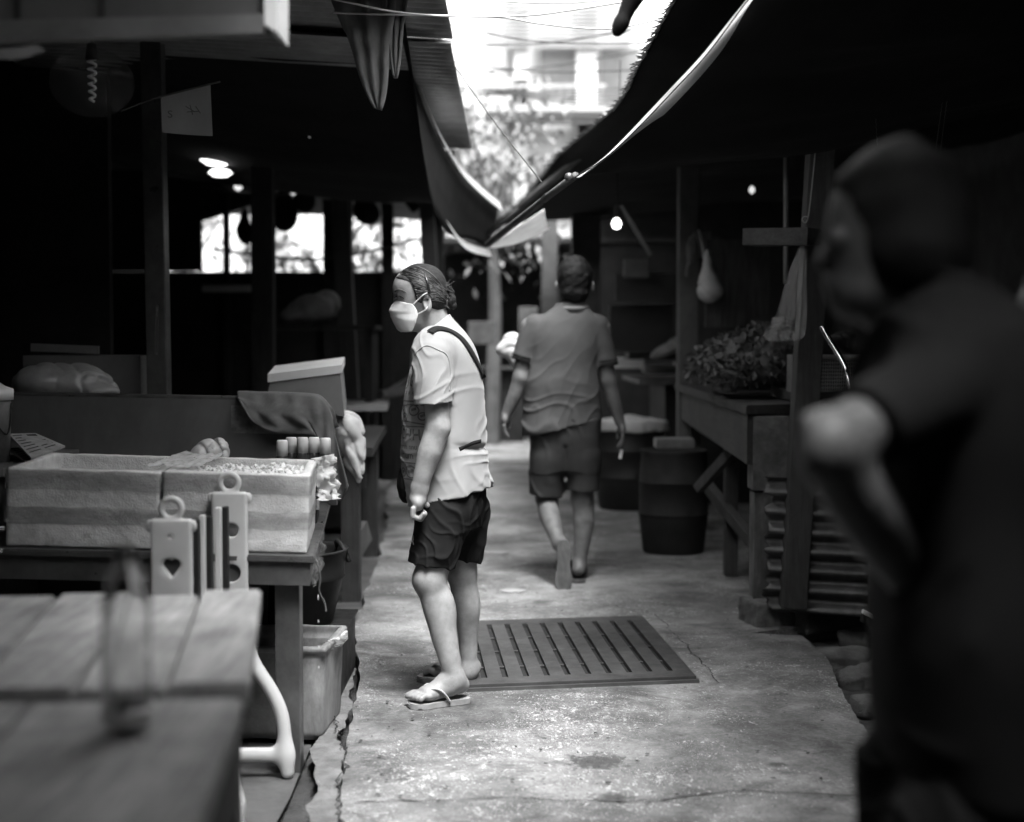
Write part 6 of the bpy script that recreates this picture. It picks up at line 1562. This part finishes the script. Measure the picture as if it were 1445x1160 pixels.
# mask
ridge = [(557.5, 423.5), (553, 430), (549.3, 438.5), (551.5, 446), (556, 457), (561, 465.5), (566, 468.5)]
side = [(582.5, 429), (585.5, 433), (588, 438), (590.5, 443), (588, 452), (584, 463), (581, 468)]
rg_, sg_ = resample([Vector((*p, 0)) for p in ridge], 24), resample([Vector((*p, 0)) for p in side], 24)
mb = MB()
def maskf(u, v):
    s = u * 2 - 1; q = abs(s); i = int(round(v * 24)); r_, d_ = rg_[i], sg_[i]
    w_ = q ** 1.45; x = r_.x + (d_.x - r_.x) * w_; y = r_.y + (d_.y - r_.y) * (q ** 1.2)
    wd = .069 - .014 * max(0, v - .6) / .4
    p = W(x, y, math.copysign(wd * math.sin(q * math.pi / 2) ** .9, s)); crease = .0016 * math.exp(-((v - .33) / .03) ** 2) + .0016 * math.exp(-((v - .5 - .06 * q) / .03) ** 2)
    return p + Vector((-crease, 0, 0)) + Vector((-.0015 * noise.noise(Vector((s * 6, v * 6, 2))), 0, 0))
mb.grid(maskf, 36, 24); mk = mb.build('face_mask', MASKM, wo, smooth=True, solid=.0018)
for k in (-1, 1):
    MB().tube(catmull([W(583, 430, k * .068), W(591, 422, k * .076), W(597, 416.5, k * .083), W(603, 413, k * .080)], 5), .0022, 6).build('ear_loop', MASKM, mk, smooth=True)
    MB().tube(catmull([W(590, 443, k * .069), W(596, 440, k * .074), W(600, 437.5, k * .081), W(606, 430, k * .079)], 5), .0022, 6).build('ear_loop', MASKM, mk, smooth=True)
# T-shirt
tv_ = Vol(wl, wh, .0035)
tv_.loft(rows_px(W, [(440, 612, 634, .050), (448, 606, 638, .060), (456, 601, 645, .075), (464, 598, 652, .105), (474, 595, 660, .140), (486, 591, 668, .163), (500, 586, 674, .168), (520, 580, 680, .165), (550, 573, 684, .162), (580, 568, 685, .162), (620, 567, 685, .165), (650, 568, 688, .170), (680, 573, 692, .178), (712, 578, 696, .184)]), .01, 2.25)
tv_.plane(W(629, 446), (-.68, 0, .73), .006)      # neckline, tilted forward
p_, n_ = px_plane(W, (608, 703.5), (693, 685)); tv_.plane(p_, n_)
sl_ = Vol(wl, wh, .0035)
sl_.chain([W(618, 486, -.115), W(611, 500, -.165), W(612, 585, -.205)], [.062, .069, .064], .03)
p_, n_ = px_plane(W, (592, 570.5), (634, 568.5), -.19); sl_.plane(p_, n_)
sl_.cone(W(613, 550, -.19), W(614, 600, -.205), .052, .056, .0, sub=True)
merge(tv_, sl_, .022)
sl_ = Vol(wl, wh, .0035)
sl_.chain([W(616, 486, .115), W(606, 500, .165), W(603, 585, .20)], [.062, .069, .064], .03); sl_.plane(W(600, 570, .19), (0, 0, -1)); merge(tv_, sl_, .022)
tv_.cone(W(600, 430), W(618, 468), .050, .056, .004, sub=True)
def shirt_disp(x, y, z):
    lowz = np.clip((1.22 - z) / .3, 0, 1)
    d_ = -.0058 * folds(x, y, z, (.55, .1, -.8), 38, 4) * (.03 + lowz) - .003 * folds(x, y, z, (-.35, .2, -.9), 52, 9) * (.03 + lowz)
    d_ = d_ - .004 * folds(x, y, z, (.8, .3, .15), 32, 21) * np.clip((z - .68) / .1, 0, 1) * np.clip((.9 - z) / .1, 0, 1)
    wz = W(650, 628).z; d_ = d_ + .010 * np.exp(-((z - wz + .12 * (x + .16)) / .012) ** 2) * np.clip((x + .21) / .06, 0, 1)
    d_ = d_ - .0035 * folds(x, y, z, (.95, .35, .12), 62, 33) * np.clip((-y + 4.93) / .06, 0, 1) * np.clip((z - 1.0) / .1, 0, 1)
    return d_ + .003 * snoise(x, y, z, 26, 6) + .0035 * np.sin((x * .8 + y) * 58 + 2 * snoise(x, y, z, 9, 1)) * np.clip((.86 - z) / .15, 0, 1)
tv_.disp(shirt_disp)
shirt = tv_.build('shirt', SHIRTW, wo)
# sleeve and hem stitching read as slightly raised bands
bv = bvh_of(shirt)
camp = Vector((0, 0, CAMH))
def on(bv, px, py):
    d = (P(px, py, 5.0) - camp).normalized(); h = bv.ray_cast(camp, d)
    return (h[0], h[1]) if h[0] is not None else (P(px, py, D0), Vector((0, -1, 0)))
# crossbody bag with its strap
bag = thing('crossbody_bag', 'black crossbody bag hanging in front of the woman, strap across her back', 'bag', W(573, 690, .03))
lump('bag_body', [(W(573.5, 676, .02), (.024, .085, .070)), (W(575, 690, .02), (.026, .08, .045))], SHIRTK, .005, .002, 30, 3, .004, parent=bag)
pth = resample(catmull([Vector((x, y, 0)) for x, y in ((607, 470), (613, 465.5), (622, 464.5), (634, 467.5), (647, 475), (657, 486), (667, 502), (675, 517), (681, 533))], 6), 46)
hits = [on(bv, p.x, p.y) for p in pth]; ps, ns = [h[0] for h in hits], [h[1] for h in hits]
for _ in range(3):
    ps = [ps[0]] + [(ps[i - 1] + ps[i] * 2 + ps[i + 1]) / 4 for i in range(1, len(ps) - 1)] + [ps[-1]]; ns = [ns[0]] + [(ns[i - 1] + ns[i] * 2 + ns[i + 1]).normalized() for i in range(1, len(ns) - 1)] + [ns[-1]]
ribbon(ps, ns, .026, 'strap', STRAPK, bag, .004)
pth = resample(catmull([Vector((x, y, 0)) for x, y in ((648, 634), (658, 629), (668, 625), (678, 622.5))], 6), 16)
hits = [on(bv, p.x, p.y) for p in pth]; ps, ns = [h[0] for h in hits], [h[1] for h in hits]
for _ in range(3): ps = [ps[0]] + [(ps[i - 1] + ps[i] * 2 + ps[i + 1]) / 4 for i in range(1, len(ps) - 1)] + [ps[-1]]
ribbon(ps, ns, .013, 'strap', STRAPK, bag, .002)
for nm, pts_ in (('sleeve_seam', ((585, 500), (593, 492), (603, 487.6), (617, 493), (631, 502), (635.5, 528), (634, 552))),):
    pth = resample(catmull([Vector((x, y, 0)) for x, y in pts_], 6), 50); hh = [on(bv, p.x, p.y) for p in pth]
    ribbon([h[0] for h in hh], [h[1] for h in hh], .0035, nm, M('seam_thread', .25, .9, .1, 5, 0), shirt, .0008)
# printed front of the shirt
pr_c = on(bv, 578, 585)[0]; vd = Vector((math.cos(R(42)), math.sin(R(42)), 0)); er = Vector((vd.y, -vd.x, 0))
def on_print(x, z):
    o = pr_c + er * x + Vector((0, 0, z)) - vd * .5; h = bv.ray_cast(o, vd, 1.0)
    return None if h[0] is None else h[0] + h[1] * .0015
mb = MB()
def put(tv, tf, x0, z0, sx=1.0):
    def sub(poly):   # drop faces that miss the cloth
        return poly
    vs = [on_print(x0 + p.x * sx, z0 + p.y) for p in tv]; nv = [None if p is None else mb.bm.verts.new(p) for p in vs]
    for f in tf:
        if any(nv[i] is None for i in f): continue
        try: mb.bm.faces.new([nv[i] for i in f])
        except ValueError: pass
def stroke(pts, wd):
    pts = resample([Vector((a, b, 0)) for a, b in pts], max(6, int(len(pts) * 4)))
    tv, tf = [], []
    for i, p in enumerate(pts):
        t = (pts[min(i + 1, len(pts) - 1)] - pts[max(i - 1, 0)]).normalized(); n = Vector((-t.y, t.x, 0)) * wd / 2; tv += [p + n, p - n]
        if i: tf.append((2 * i - 2, 2 * i - 1, 2 * i + 1, 2 * i))
    put(tv, tf, 0, 0)
for (s, sz, x0, z0) in (("NG'S", .062, -.075, .095), ('* * * *', .035, -.07, .055), ('CHH', .052, -.06, -.085), ('mmm nnu', .026, -.07, -.118), ('mum', .036, -.055, -.150)):
    a_, b_ = text_mesh(s, sz, True); put(a_, b_, x0, z0)
stroke([(-.11 + .01 * i, .045) for i in range(20)], .005); stroke([(-.11 + .01 * i, -.040) for i in range(20)], .004); stroke([(-.11 + .01 * i, -.165) for i in range(20)], .004)
stroke([(-.06 + .008 * k * math.cos(k * .7) * .35, .105 + .008 * k * math.sin(k * .7) * .35) for k in range(16)], .005)
for (cx_, cz_, r_) in ((.02, .015, .022), (.055, -.005, .016), (-.03, -.01, .018), (-.05, .022, .012), (.0, -.195, .026), (-.05, -.20, .018), (.045, -.21, .016)):
    stroke([(cx_ + r_ * math.cos(q * .5), cz_ + r_ * .8 * math.sin(q * .5)) for q in range(14)], .005); stroke([(cx_ - r_ * .5, cz_), (cx_ + r_ * .5, cz_ + .006)], .009)
for (a0, b0, a1, b1) in ((-.09, .02, .07, .034), (-.09, -.025, .08, -.034), (-.08, -.222, .07, -.232), (-.02, -.18, .03, -.185)): stroke([(a0, b0), ((a0 + a1) / 2, (b0 + b1) / 2 + .006), (a1, b1)], .005)
mb.build('print', M('faded_print_ink', .12, .85, .2, 20, 0), shirt, smooth=False)
# shorts
sv = Vol((-.45, 4.75, .40), (-.02, 5.35, .80), .0035)
sv.loft(rows_px(W, [(676, 588, 685, .150), (700, 586, 684, .158), (722, 584, 682, .160), (742, 590, 678, .155)]), .02, 2.3)
for (c0_, c1_, r0_, r1_, pl0, pl1, dy) in ((W(627, 722, -.085), W(604, 812, -.12), .098, .071, (577, 790.5), (629, 798.5), -.12), (W(654, 722, .08), W(653, 806, .10), .094, .060, (634, 783), (670, 790), .10)):
    q = Vol(sv.lo, sv.hi, .0035); q.cone(c0_, c1_, r0_, r1_, .0); p_, n_ = px_plane(W, pl0, pl1, dy); q.plane(p_, n_)
    dd = (c1_ - c0_).normalized(); q.cone(c1_ - dd * .035, c1_ + dd * .05, r1_ - .010, r1_ - .006, .0, sub=True); merge(sv, q, .025)
sv.disp(lambda x, y, z: -.008 * folds(x, y, z, (.9, .3, .25), 40, 14) - .005 * folds(x, y, z, (.6, -.3, .5), 55, 17) + .004 * snoise(x, y, z, 24, 12))
shorts = sv.build('shorts', SHORTK, wo)
bs = bvh_of(shorts); h = on(bs, 583, 762); a_, b_ = text_mesh('A', .042, True); mb = MB(); er2 = Vector((.72, -.69, 0)); vd2 = Vector((.69, .72, 0))
vs = []
for p in a_:
    o = h[0] + er2 * (p.x - .016) + Vector((0, 0, p.y - .015)) - vd2 * .3; r_ = bs.ray_cast(o, vd2, 1.0); vs.append(None if r_[0] is None else mb.bm.verts.new(r_[0] + r_[1] * .0018))
for f in b_:
    if all(vs[i] is not None for i in f):
        try: mb.bm.faces.new([vs[i] for i in f])
        except ValueError: pass
mb.build('letter', M('white_print', .6, .8, .05, 5, 0), shorts)
h0, t0 = P(662, 990, 4.925), P(576.5, 995, 4.83); h0.z = t0.z = .002; sandal('sandal', h0, t0, (0, 0, 1), .098, RUBB, M('sandal_strap', .42, .5, .1, 8, .1, 60), wo)
h0, t0 = P(677, 972, 5.18), P(590, 966, 5.25); h0.z = t0.z = .002; sandal('sandal', h0, t0, (0, 0, 1), .095, RUBB, M('sandal_strap_dark', .12, .5, .1, 8, .1, 60), wo)

# ---- the man walking away ----------------------------------------------------------
D1 = 7.5
def U(px, py, dy=0.0): return P(px, py, D1 + dy)
ma = thing('person', 'man in grey polo shirt and dark shorts walking away down the alley', 'person', (U(805, 700).x, 7.45, 0))
ml, mh = (-.12, 7.0, -.01), (.66, 7.95, 1.72)
v = Vol(ml, mh, .005)
v.ell(U(811, 394), (.082, .096, .108), .02); v.ell(U(811, 410, .02), (.058, .07, .07), .03)
for k in (785, 837): v.ell(U(k, 404, -.005), (.009, .017, .029), .006)
v.ell(U(811, 405, .10), (.014, .02, .02), .015)
v.cone(U(811, 412), U(808, 445), .054, .062, .03)
v.chain([U(806, 450), U(797, 520), U(797, 610)], [.06, .088, .088], .05)
v.chain([U(748, 462), U(741, 500, .0), U(735, 533, -.01)], [.052, .046, .041], .02); v.chain([U(735, 533, -.01), U(726, 558, .0), U(715, 583, .01)], [.041, .038, .027], .015)
v.chain([U(848, 464), U(853, 502), U(858, 536)], [.052, .046, .041], .02); v.chain([U(858, 536), U(866, 565, .01), U(875, 596, .02)], [.041, .037, .026], .015)
for (c_, sgn) in ((U(712, 592, .01), -1), (U(878, 606, .02), 1)):
    v.ell(c_, (.020, .036, .034), .015)
    kn = c_ + Vector((sgn * .002, 0, -.030)); fist(v, kn, [(-sgn * .002, .003, -.026), (-sgn * .010, .006, -.045), (-sgn * .020, .008, -.056)], (0, .0185, 0), .0098, thumb=[c_ + Vector((-sgn * .012, .030, .0)), c_ + Vector((-sgn * .020, .040, -.025)), c_ + Vector((-sgn * .022, .036, -.045))])
# right (planted) and left (trailing) legs
v.chain([U(822, 640), U(822, 705, .02)], [.07, .058], .02); v.chain([U(822, 705, .02), U(824, 735, -.0), U(821, 765, -.02), U(817, 797, -.03)], [.056, .055, .042, .033], .02)
v.chain([U(774, 640), U(772, 702, .05)], [.07, .058], .02); v.chain([U(772, 702, .05), U(776, 727, -.06), U(783, 750, -.17), U(789, 768, -.235)], [.056, .054, .041, .033], .02)
he, ba = P(816, 808, 7.43), P(816, 806, 7.60); he.z, ba.z = .05, .042; foot(v, P(817, 796, 7.47), he, ba)
v.chain([P(790, 768, 7.27), P(795, 770, 7.235), P(795, 800, 7.25), P(795, 818, 7.25)], [.034, .033, .036, .030], .02)
for i in range(5): a = P(795, 818, 7.25) + Vector(((i - 2) * .016, .0, -.01)); v.chain([a, a + Vector((0, .022, -.03))], [.012, .011], .004)
v.plane((0, 0, .016), (0, 0, -1)); v.disp(lambda x, y, z: .0015 * snoise(x, y, z, 50, 3))
v.build('body', SKINM, ma)
hv = Vol(U(775, 440, -.2), U(848, 350, .2), .005)
hv.ell(U(811, 391), (.092, .104, .112), .01); hv.ell(U(811, 412, -.04), (.074, .055, .06), .02); hv.plane(U(811, 425), (0, .25, -1), .01); hv.plane(U(811, 400, .07), (0, .9, -.35), .01)
for k in (785.5, 837): hv.ell(U(k, 404, .0), (.022, .024, .034), .006, sub=True)
hv.disp(lambda x, y, z: .0035 * snoise(x, y, z, 110, 3) + .002 * snoise(x, y, z, 240, 4)); hv.build('hair', HAIR, ma)
tv_ = Vol(ml, mh, .005)
tv_.loft(rows_px(U, [(428, 786, 826, .062), (436, 778, 832, .072), (444, 764, 842, .088), (452, 753, 848, .100), (470, 748, 850, .112), (510, 747, 844, .122), (560, 740, 846, .128), (600, 737, 849, .135), (622, 737, 851, .138)]), .02, 2.4)
p_, n_ = px_plane(U, (738, 615), (850, 590)); tv_.plane(p_, n_)
trim = []
for (a, b, c, pl) in ((U(756, 460), U(742, 496), U(733, 525), ((725, 507), (749, 514))), (U(843, 461), U(852, 498), U(857, 530), ((839, 519), (868, 515)))):
    q = Vol(ml, mh, .005); q.chain([a, b, c], [.066, .062, .062], .02); p_, n_ = px_plane(U, *pl); q.plane(p_, n_); merge(tv_, q, .02)
    for off in (.014, .030):
        q = Vol([min(a[i], c[i]) - .12 for i in range(3)], [max(a[i], c[i]) + .12 for i in range(3)], .004); q.chain([a, b, c], [.073, .069, .069], .02); q.plane(p_ - n_ * (off - .005), n_); q.plane(p_ - n_ * off, -n_); trim.append(q)
tv_.disp(lambda x, y, z: -.009 * folds(x, y, z, (.25, .2, .95), 30, 4) * np.clip((1.1 - z) / .25, .1, 1) - .004 * folds(x, y, z, (.7, .1, -.6), 40, 8) * np.clip((1.3 - z) / .3, .2, 1) + .004 * snoise(x, y, z, 22, 5))
shm = tv_.build('shirt', SHIRTG, ma)
for q in trim: q.build('sleeve_stripe', SHIRTK, shm)
cq = U(808, 434)
MB().tube([cq + Vector((.072 * math.cos(t * .25), .072 * math.sin(t * .25), .012 * math.sin(t * .25) + .004)) for t in range(26)], .013, 8, flat=1.0).build('collar', M('collar_knit', .12, .9, .2, 30, .2, 90), shm, smooth=True)
MB().tube([cq + Vector((.080 * math.cos(t * .25), .080 * math.sin(t * .25), .012 * math.sin(t * .25) - .012)) for t in range(26)], .006, 8).build('collar_stripe', SHIRTK, shm, smooth=True)
sv = Vol((.0, 7.2, .38), (.56, 7.85, .85), .005)
sv.loft(rows_px(U, [(592, 748, 848, .125), (615, 748, 849, .122), (640, 749, 847, .106), (664, 752, 845, .092)]), .02, 2.5)
for (a, b, ra_, rb_, pl) in ((U(775, 645, .0), U(771, 715, .03), .098, .090, ((746, 696), (792, 701))), (U(823, 645, .0), U(822, 708, .01), .095, .088, ((798, 691), (847, 693)))):
    q = Vol(sv.lo, sv.hi, .005); q.cone(a, b, ra_, rb_); p_, n_ = px_plane(U, *pl, .02); q.plane(p_, n_); q.cone(b - (b - a) * .3, b + (b - a) * .3, rb_ - .012, rb_ - .01, 0, sub=True); merge(sv, q, .02)
for dy in (-.105, .105): sv.cone(U(798, 632, dy), U(798, 712, dy * .9), .004, .018, .03, sub=True)
sv.cone(U(798, 676, -.12), U(798, 676, .12), .006, .006, .02, sub=True); sv.cone(U(798, 700, -.12), U(798, 700, .12), .012, .012, .02, sub=True)
sv.disp(lambda x, y, z: -.009 * folds(x, y, z, (.8, .2, .5), 34, 24) + .005 * snoise(x, y, z, 22, 15)); sv.build('shorts', SHORTG, ma)
h0, t0 = P(816, 815, 7.36), P(815, 812, 7.66); h0.z = t0.z = .0; sandal('sandal', h0, t0, (0, 0, 1), .10, RUBD, RUBD, ma, th=.016)
h0, t0 = P(796, 762, 7.20), P(795, 834, 7.185); sandal('sandal', h0, t0, (0, 1, .05), .086, M('worn_sole', .14, .7, .4, 14, .3, 60, grime=.6), RUBD, ma, th=.018)
tag(MB().box(P(876, 641, 7.52), (.018, .012, .05), M_=Matrix.Rotation(.15, 4, 'Y'), bev=.004).build('phone', PLASW), 'small white phone in the walking man\'s right hand', 'phone')
lumpt('white_bundle', "white bundle under the walking man's left arm", 'bundle', [(P(722, 487, 7.78), (.055, .06, .075)), (P(712, 494, 7.78), (.05, .05, .04)), (P(732, 505, 7.76), (.05, .06, .07))], M('white_bundle_cloth', .5, .8, .2, 9, .3, 30), .008, .006, 28, 5, .012)

# ---- generic standing figure for the people half hidden in the background -----------
def figure(label, base, facing, H, mats, h=.011, arm=(.25, .35), lean=0.0):
    k = H / 1.68; e = thing('person', label, 'person', base); T_ = np.array(Matrix.Rotation(facing, 3, 'Z')); skin, hair, top_, bot = mats
    S = lambda x, y, z: Vector((x * k, y * k, z * k))
    lo, hi = (-.42 * k, -.35 * k, -.01), (.42 * k, .45 * k, 1.72 * k)
    def out(v, nm, m):
        vs, f = v.mesh(); vs[:, 1] += lean * vs[:, 2] ** 2; vs = vs @ T_.T + np.array(base); me = bpy.data.meshes.new(nm); me.from_pydata(vs.tolist(), [], f.tolist()); return link_mesh(nm, me, m, e, smooth=True)
    v = Vol(lo, hi, h)
    v.ell(S(0, .0, 1.575), S(.075, .092, .10), .02); v.ell(S(0, .035, 1.52), S(.055, .06, .07), .03); v.ell(S(0, .105, 1.53), S(.012, .018, .02), .012); v.cone(S(0, -.01, 1.5), S(0, -.03, 1.40), .055 * k, .06 * k, .03)
    for s in (-1, 1):
        v.ell(S(s * .078, -.005, 1.54), S(.009, .017, .03), .006)
        v.chain([S(s * .19, -.02, 1.36), S(s * .24, -.02, 1.08), S(s * (.24 - arm[0] * .3), arm[0] * .6, .93), S(s * (.22 - arm[0] * .5), arm[1] * .75, .90)], [.05 * k, .042 * k, .03 * k, .03 * k], .02)
        v.chain([S(s * .10, 0, .88), S(s * .10, .02, .48), S(s * .10, -.02, .30), S(s * .10, -.03, .07)], [.09 * k, .058 * k, .055 * k, .036 * k], .02)
        v.chain([S(s * .10, -.04, .045), S(s * .11, .13, .03)], [.036 * k, .03 * k], .02)
    v.chain([S(0, -.02, 1.36), S(0, 0, .95)], [.12 * k, .12 * k], .04); out(v, 'body', skin)
    v = Vol(lo, hi, h); v.ell(S(0, -.005, 1.585), S(.083, .10, .105), .01); v.plane(S(0, .045, 1.56), (0, .8, -.6), .01); v.plane(S(0, -.05, 1.47), (0, 0, -1), .01); v.disp(lambda x, y, z: .005 * snoise(x, y, z, 80, 3)); out(v, 'hair', hair)
    v = Vol(lo, hi, h); v.loft([tuple(q * k for q in r) for r in ((1.46, 0, -.02, .065, .065), (1.42, 0, -.02, .12, .08), (1.38, 0, -.02, .19, .10), (1.25, 0, -.01, .20, .12), (1.0, 0, 0, .175, .12), (.84, 0, 0, .19, .13))], .02, 2.4)
    for s in (-1, 1): v.chain([S(s * .17, -.02, 1.38), S(s * .235, -.02, 1.15)], [.07 * k, .068 * k], .02)
    v.disp(lambda x, y, z: -.01 * folds(x, y, z, (.3, .2, .9), 30, 4) + .005 * snoise(x, y, z, 20, 5)); out(v, 'shirt', top_)
    v = Vol(lo, hi, h); v.loft([tuple(q * k for q in r) for r in ((.95, 0, 0, .165, .115), (.80, 0, 0, .18, .12), (.75, 0, 0, .17, .11))], .02, 2.4)
    for s in (-1, 1): v.chain([S(s * .095, 0, .82), S(s * .10, .01, .45)], [.10 * k, .08 * k], .02)
    out(v, 'shorts', bot); return e
q = G(606, 728, 0)
figure('dark-haired person half hidden behind the woman with the face mask', (q.x + .05, q.y, 0), R(120), 1.62, (SKINM, HAIR, M('dim_blouse', .06, .9, .3, 9, .2, 80), SHORTK), .011, (.5, .6))

# ---- dark figure close to the camera at the right ----------------------------------
D2 = 1.9
def N(px, py, dy=0.0): return P(px, py, D2 + dy)
dk = thing('person', 'dark blurred person close to the camera on the right, facing left, one bare elbow bent', 'person', (N(1340, 900).x, D2, 0))
kl, kh = (.33, 1.45, -.02), (.86, 2.25, 1.52)
v = Vol(kl, kh, .006)
v.ell(N(1268, 302), (.087, .075, .088), .02); v.ell(N(1226, 362), (.054, .054, .078), .03); v.ell(N(1212, 415), (.038, .040, .032), .025); v.ell(N(1193, 430), (.016, .02, .014), .012)
v.chain([N(1178, 335), N(1163, 368)], [.009, .013], .012); v.ell(N(1172, 400), (.012, .02, .008), .008)
for k in (-1, 1):
    v.ell(N(1282, 352, k * .076), (.018, .010, .032), .006); v.ell(N(1176, 335, k * .034), (.014, .016, .010), .01, sub=True); v.ell(N(1185, 336, k * .032), (.012, .013, .012), .004)
v.cone(N(1278, 395), N(1310, 455), .056, .068, .03)
v.chain([N(1330, 470), N(1345, 700), N(1350, 1000)], [.07, .09, .09], .05)
v.chain([N(1340, 510, -.13), N(1305, 555, -.17), N(1168, 628, -.25)], [.042, .040, .036], .02)
v.ell(N(1163, 630, -.25), (.034, .034, .034), .02)
v.chain([N(1168, 628, -.25), N(1222, 722, -.19), N(1285, 815, -.03)], [.036, .040, .03], .02)
hc = N(1300, 836, .0); v.ell(hc, (.034, .022, .036), .015)
fist(v, hc + Vector((.016, 0, -.012)), [(.022, .004, -.006), (.040, .014, -.004), (.050, .026, .0)], (.004, .0, .0175), .0105, thumb=[hc + Vector((-.004, .0, -.02)), hc + Vector((-.006, .010, -.042)), hc + Vector((-.002, .022, -.054))])
v.chain([N(1360, 470, .16), N(1370, 700, .18), N(1300, 880, .10)], [.05, .042, .03], .02); v.ell(N(1285, 900, .10), (.035, .02, .04), .012)
for k in (-1, 1):
    v.chain([Vector((.62, D2 + k * .09, .8)), Vector((.60, D2 + k * .10, .45)), Vector((.63, D2 + k * .10, .07))], [.09, .058, .036], .02); v.chain([Vector((.64, D2 + k * .10, .035)), Vector((.47, D2 + k * .11, .03))], [.036, .028], .02)
v.build('body', SKIND, dk)
hv = Vol(N(1150, 450, -.2), N(1390, 180, .2), .006); hv.ell(N(1272, 298), (.094, .082, .094), .01); a, b = N(1176, 262), N(1222, 400); d = (b - a).normalized(); hv.plane(N(1197, 322), (-abs(d.z), 0, -abs(d.x)), .012); hv.ell(N(1285, 355), (.082, .096, .080), .02); hv.plane(N(1290, 425), (0, 0, -1), .012)
hv.disp(lambda x, y, z: .003 * snoise(x, y, z, 90, 3)); hv.build('hair', HAIR, dk)
for k in (-1, 1): MB().lathe([(0, -.006), (.008, 0), (0, .006)], N(1174, 336, k * .033), 10).build('eye', INK, dk, smooth=True)
tv_ = Vol(kl, kh, .006)
tv_.loft(rows_px(N, [(398, 1282, 1372, .072), (412, 1262, 1395, .10), (432, 1244, 1425, .15), (462, 1232, 1450, .185), (520, 1223, 1468, .195), (600, 1217, 1478, .195), (700, 1226, 1482, .195), (800, 1246, 1482, .20), (900, 1237, 1486, .205), (1000, 1243, 1488, .21), (1085, 1258, 1488, .21)]), .02, 2.4)
q = Vol(kl, kh, .006); q.chain([N(1345, 480, -.10), N(1312, 550, -.165), N(1220, 602, -.225)], [.070, .058, .050], .02); q.plane(N(1219, 594, -.222), N(1168, 628, -.25) - N(1300, 540, -.17)); merge(tv_, q, .02)
tv_.plane(N(1265, 1076), (-.06, 0, -1)); tv_.disp(lambda x, y, z: -.010 * folds(x, y, z, (.4, .2, .8), 34, 4) + .004 * snoise(x, y, z, 20, 5)); tv_.build('shirt', SHIRTK, dk)
tv_ = Vol((.33, 1.55, .25), (.86, 2.25, .80), .006)
tv_.loft(rows_px(N, [(1050, 1268, 1480, .19), (1110, 1262, 1484, .195), (1160, 1243, 1486, .20), (1230, 1238, 1480, .20), (1290, 1242, 1478, .20)]), .02, 2.4)
for k in (-1, 1): tv_.cone(Vector((.58, D2 + k * .1, .62)), Vector((.585, D2 + k * .1, .34)), .10, .085, .02)
tv_.disp(lambda x, y, z: -.008 * folds(x, y, z, (.7, .2, .4), 34, 6)); tv_.build('shorts', M('black_trousers', .012, .95, .2, 9, .2, 90, 0, .1), dk)
q = P(1498, 560, 2.45)
figure('person at the right picture edge, only a rounded dark edge in view', (q.x, 2.45, 0), R(80), 1.37, (SKIND, HAIR, SHIRTK, SHORTK), .011)
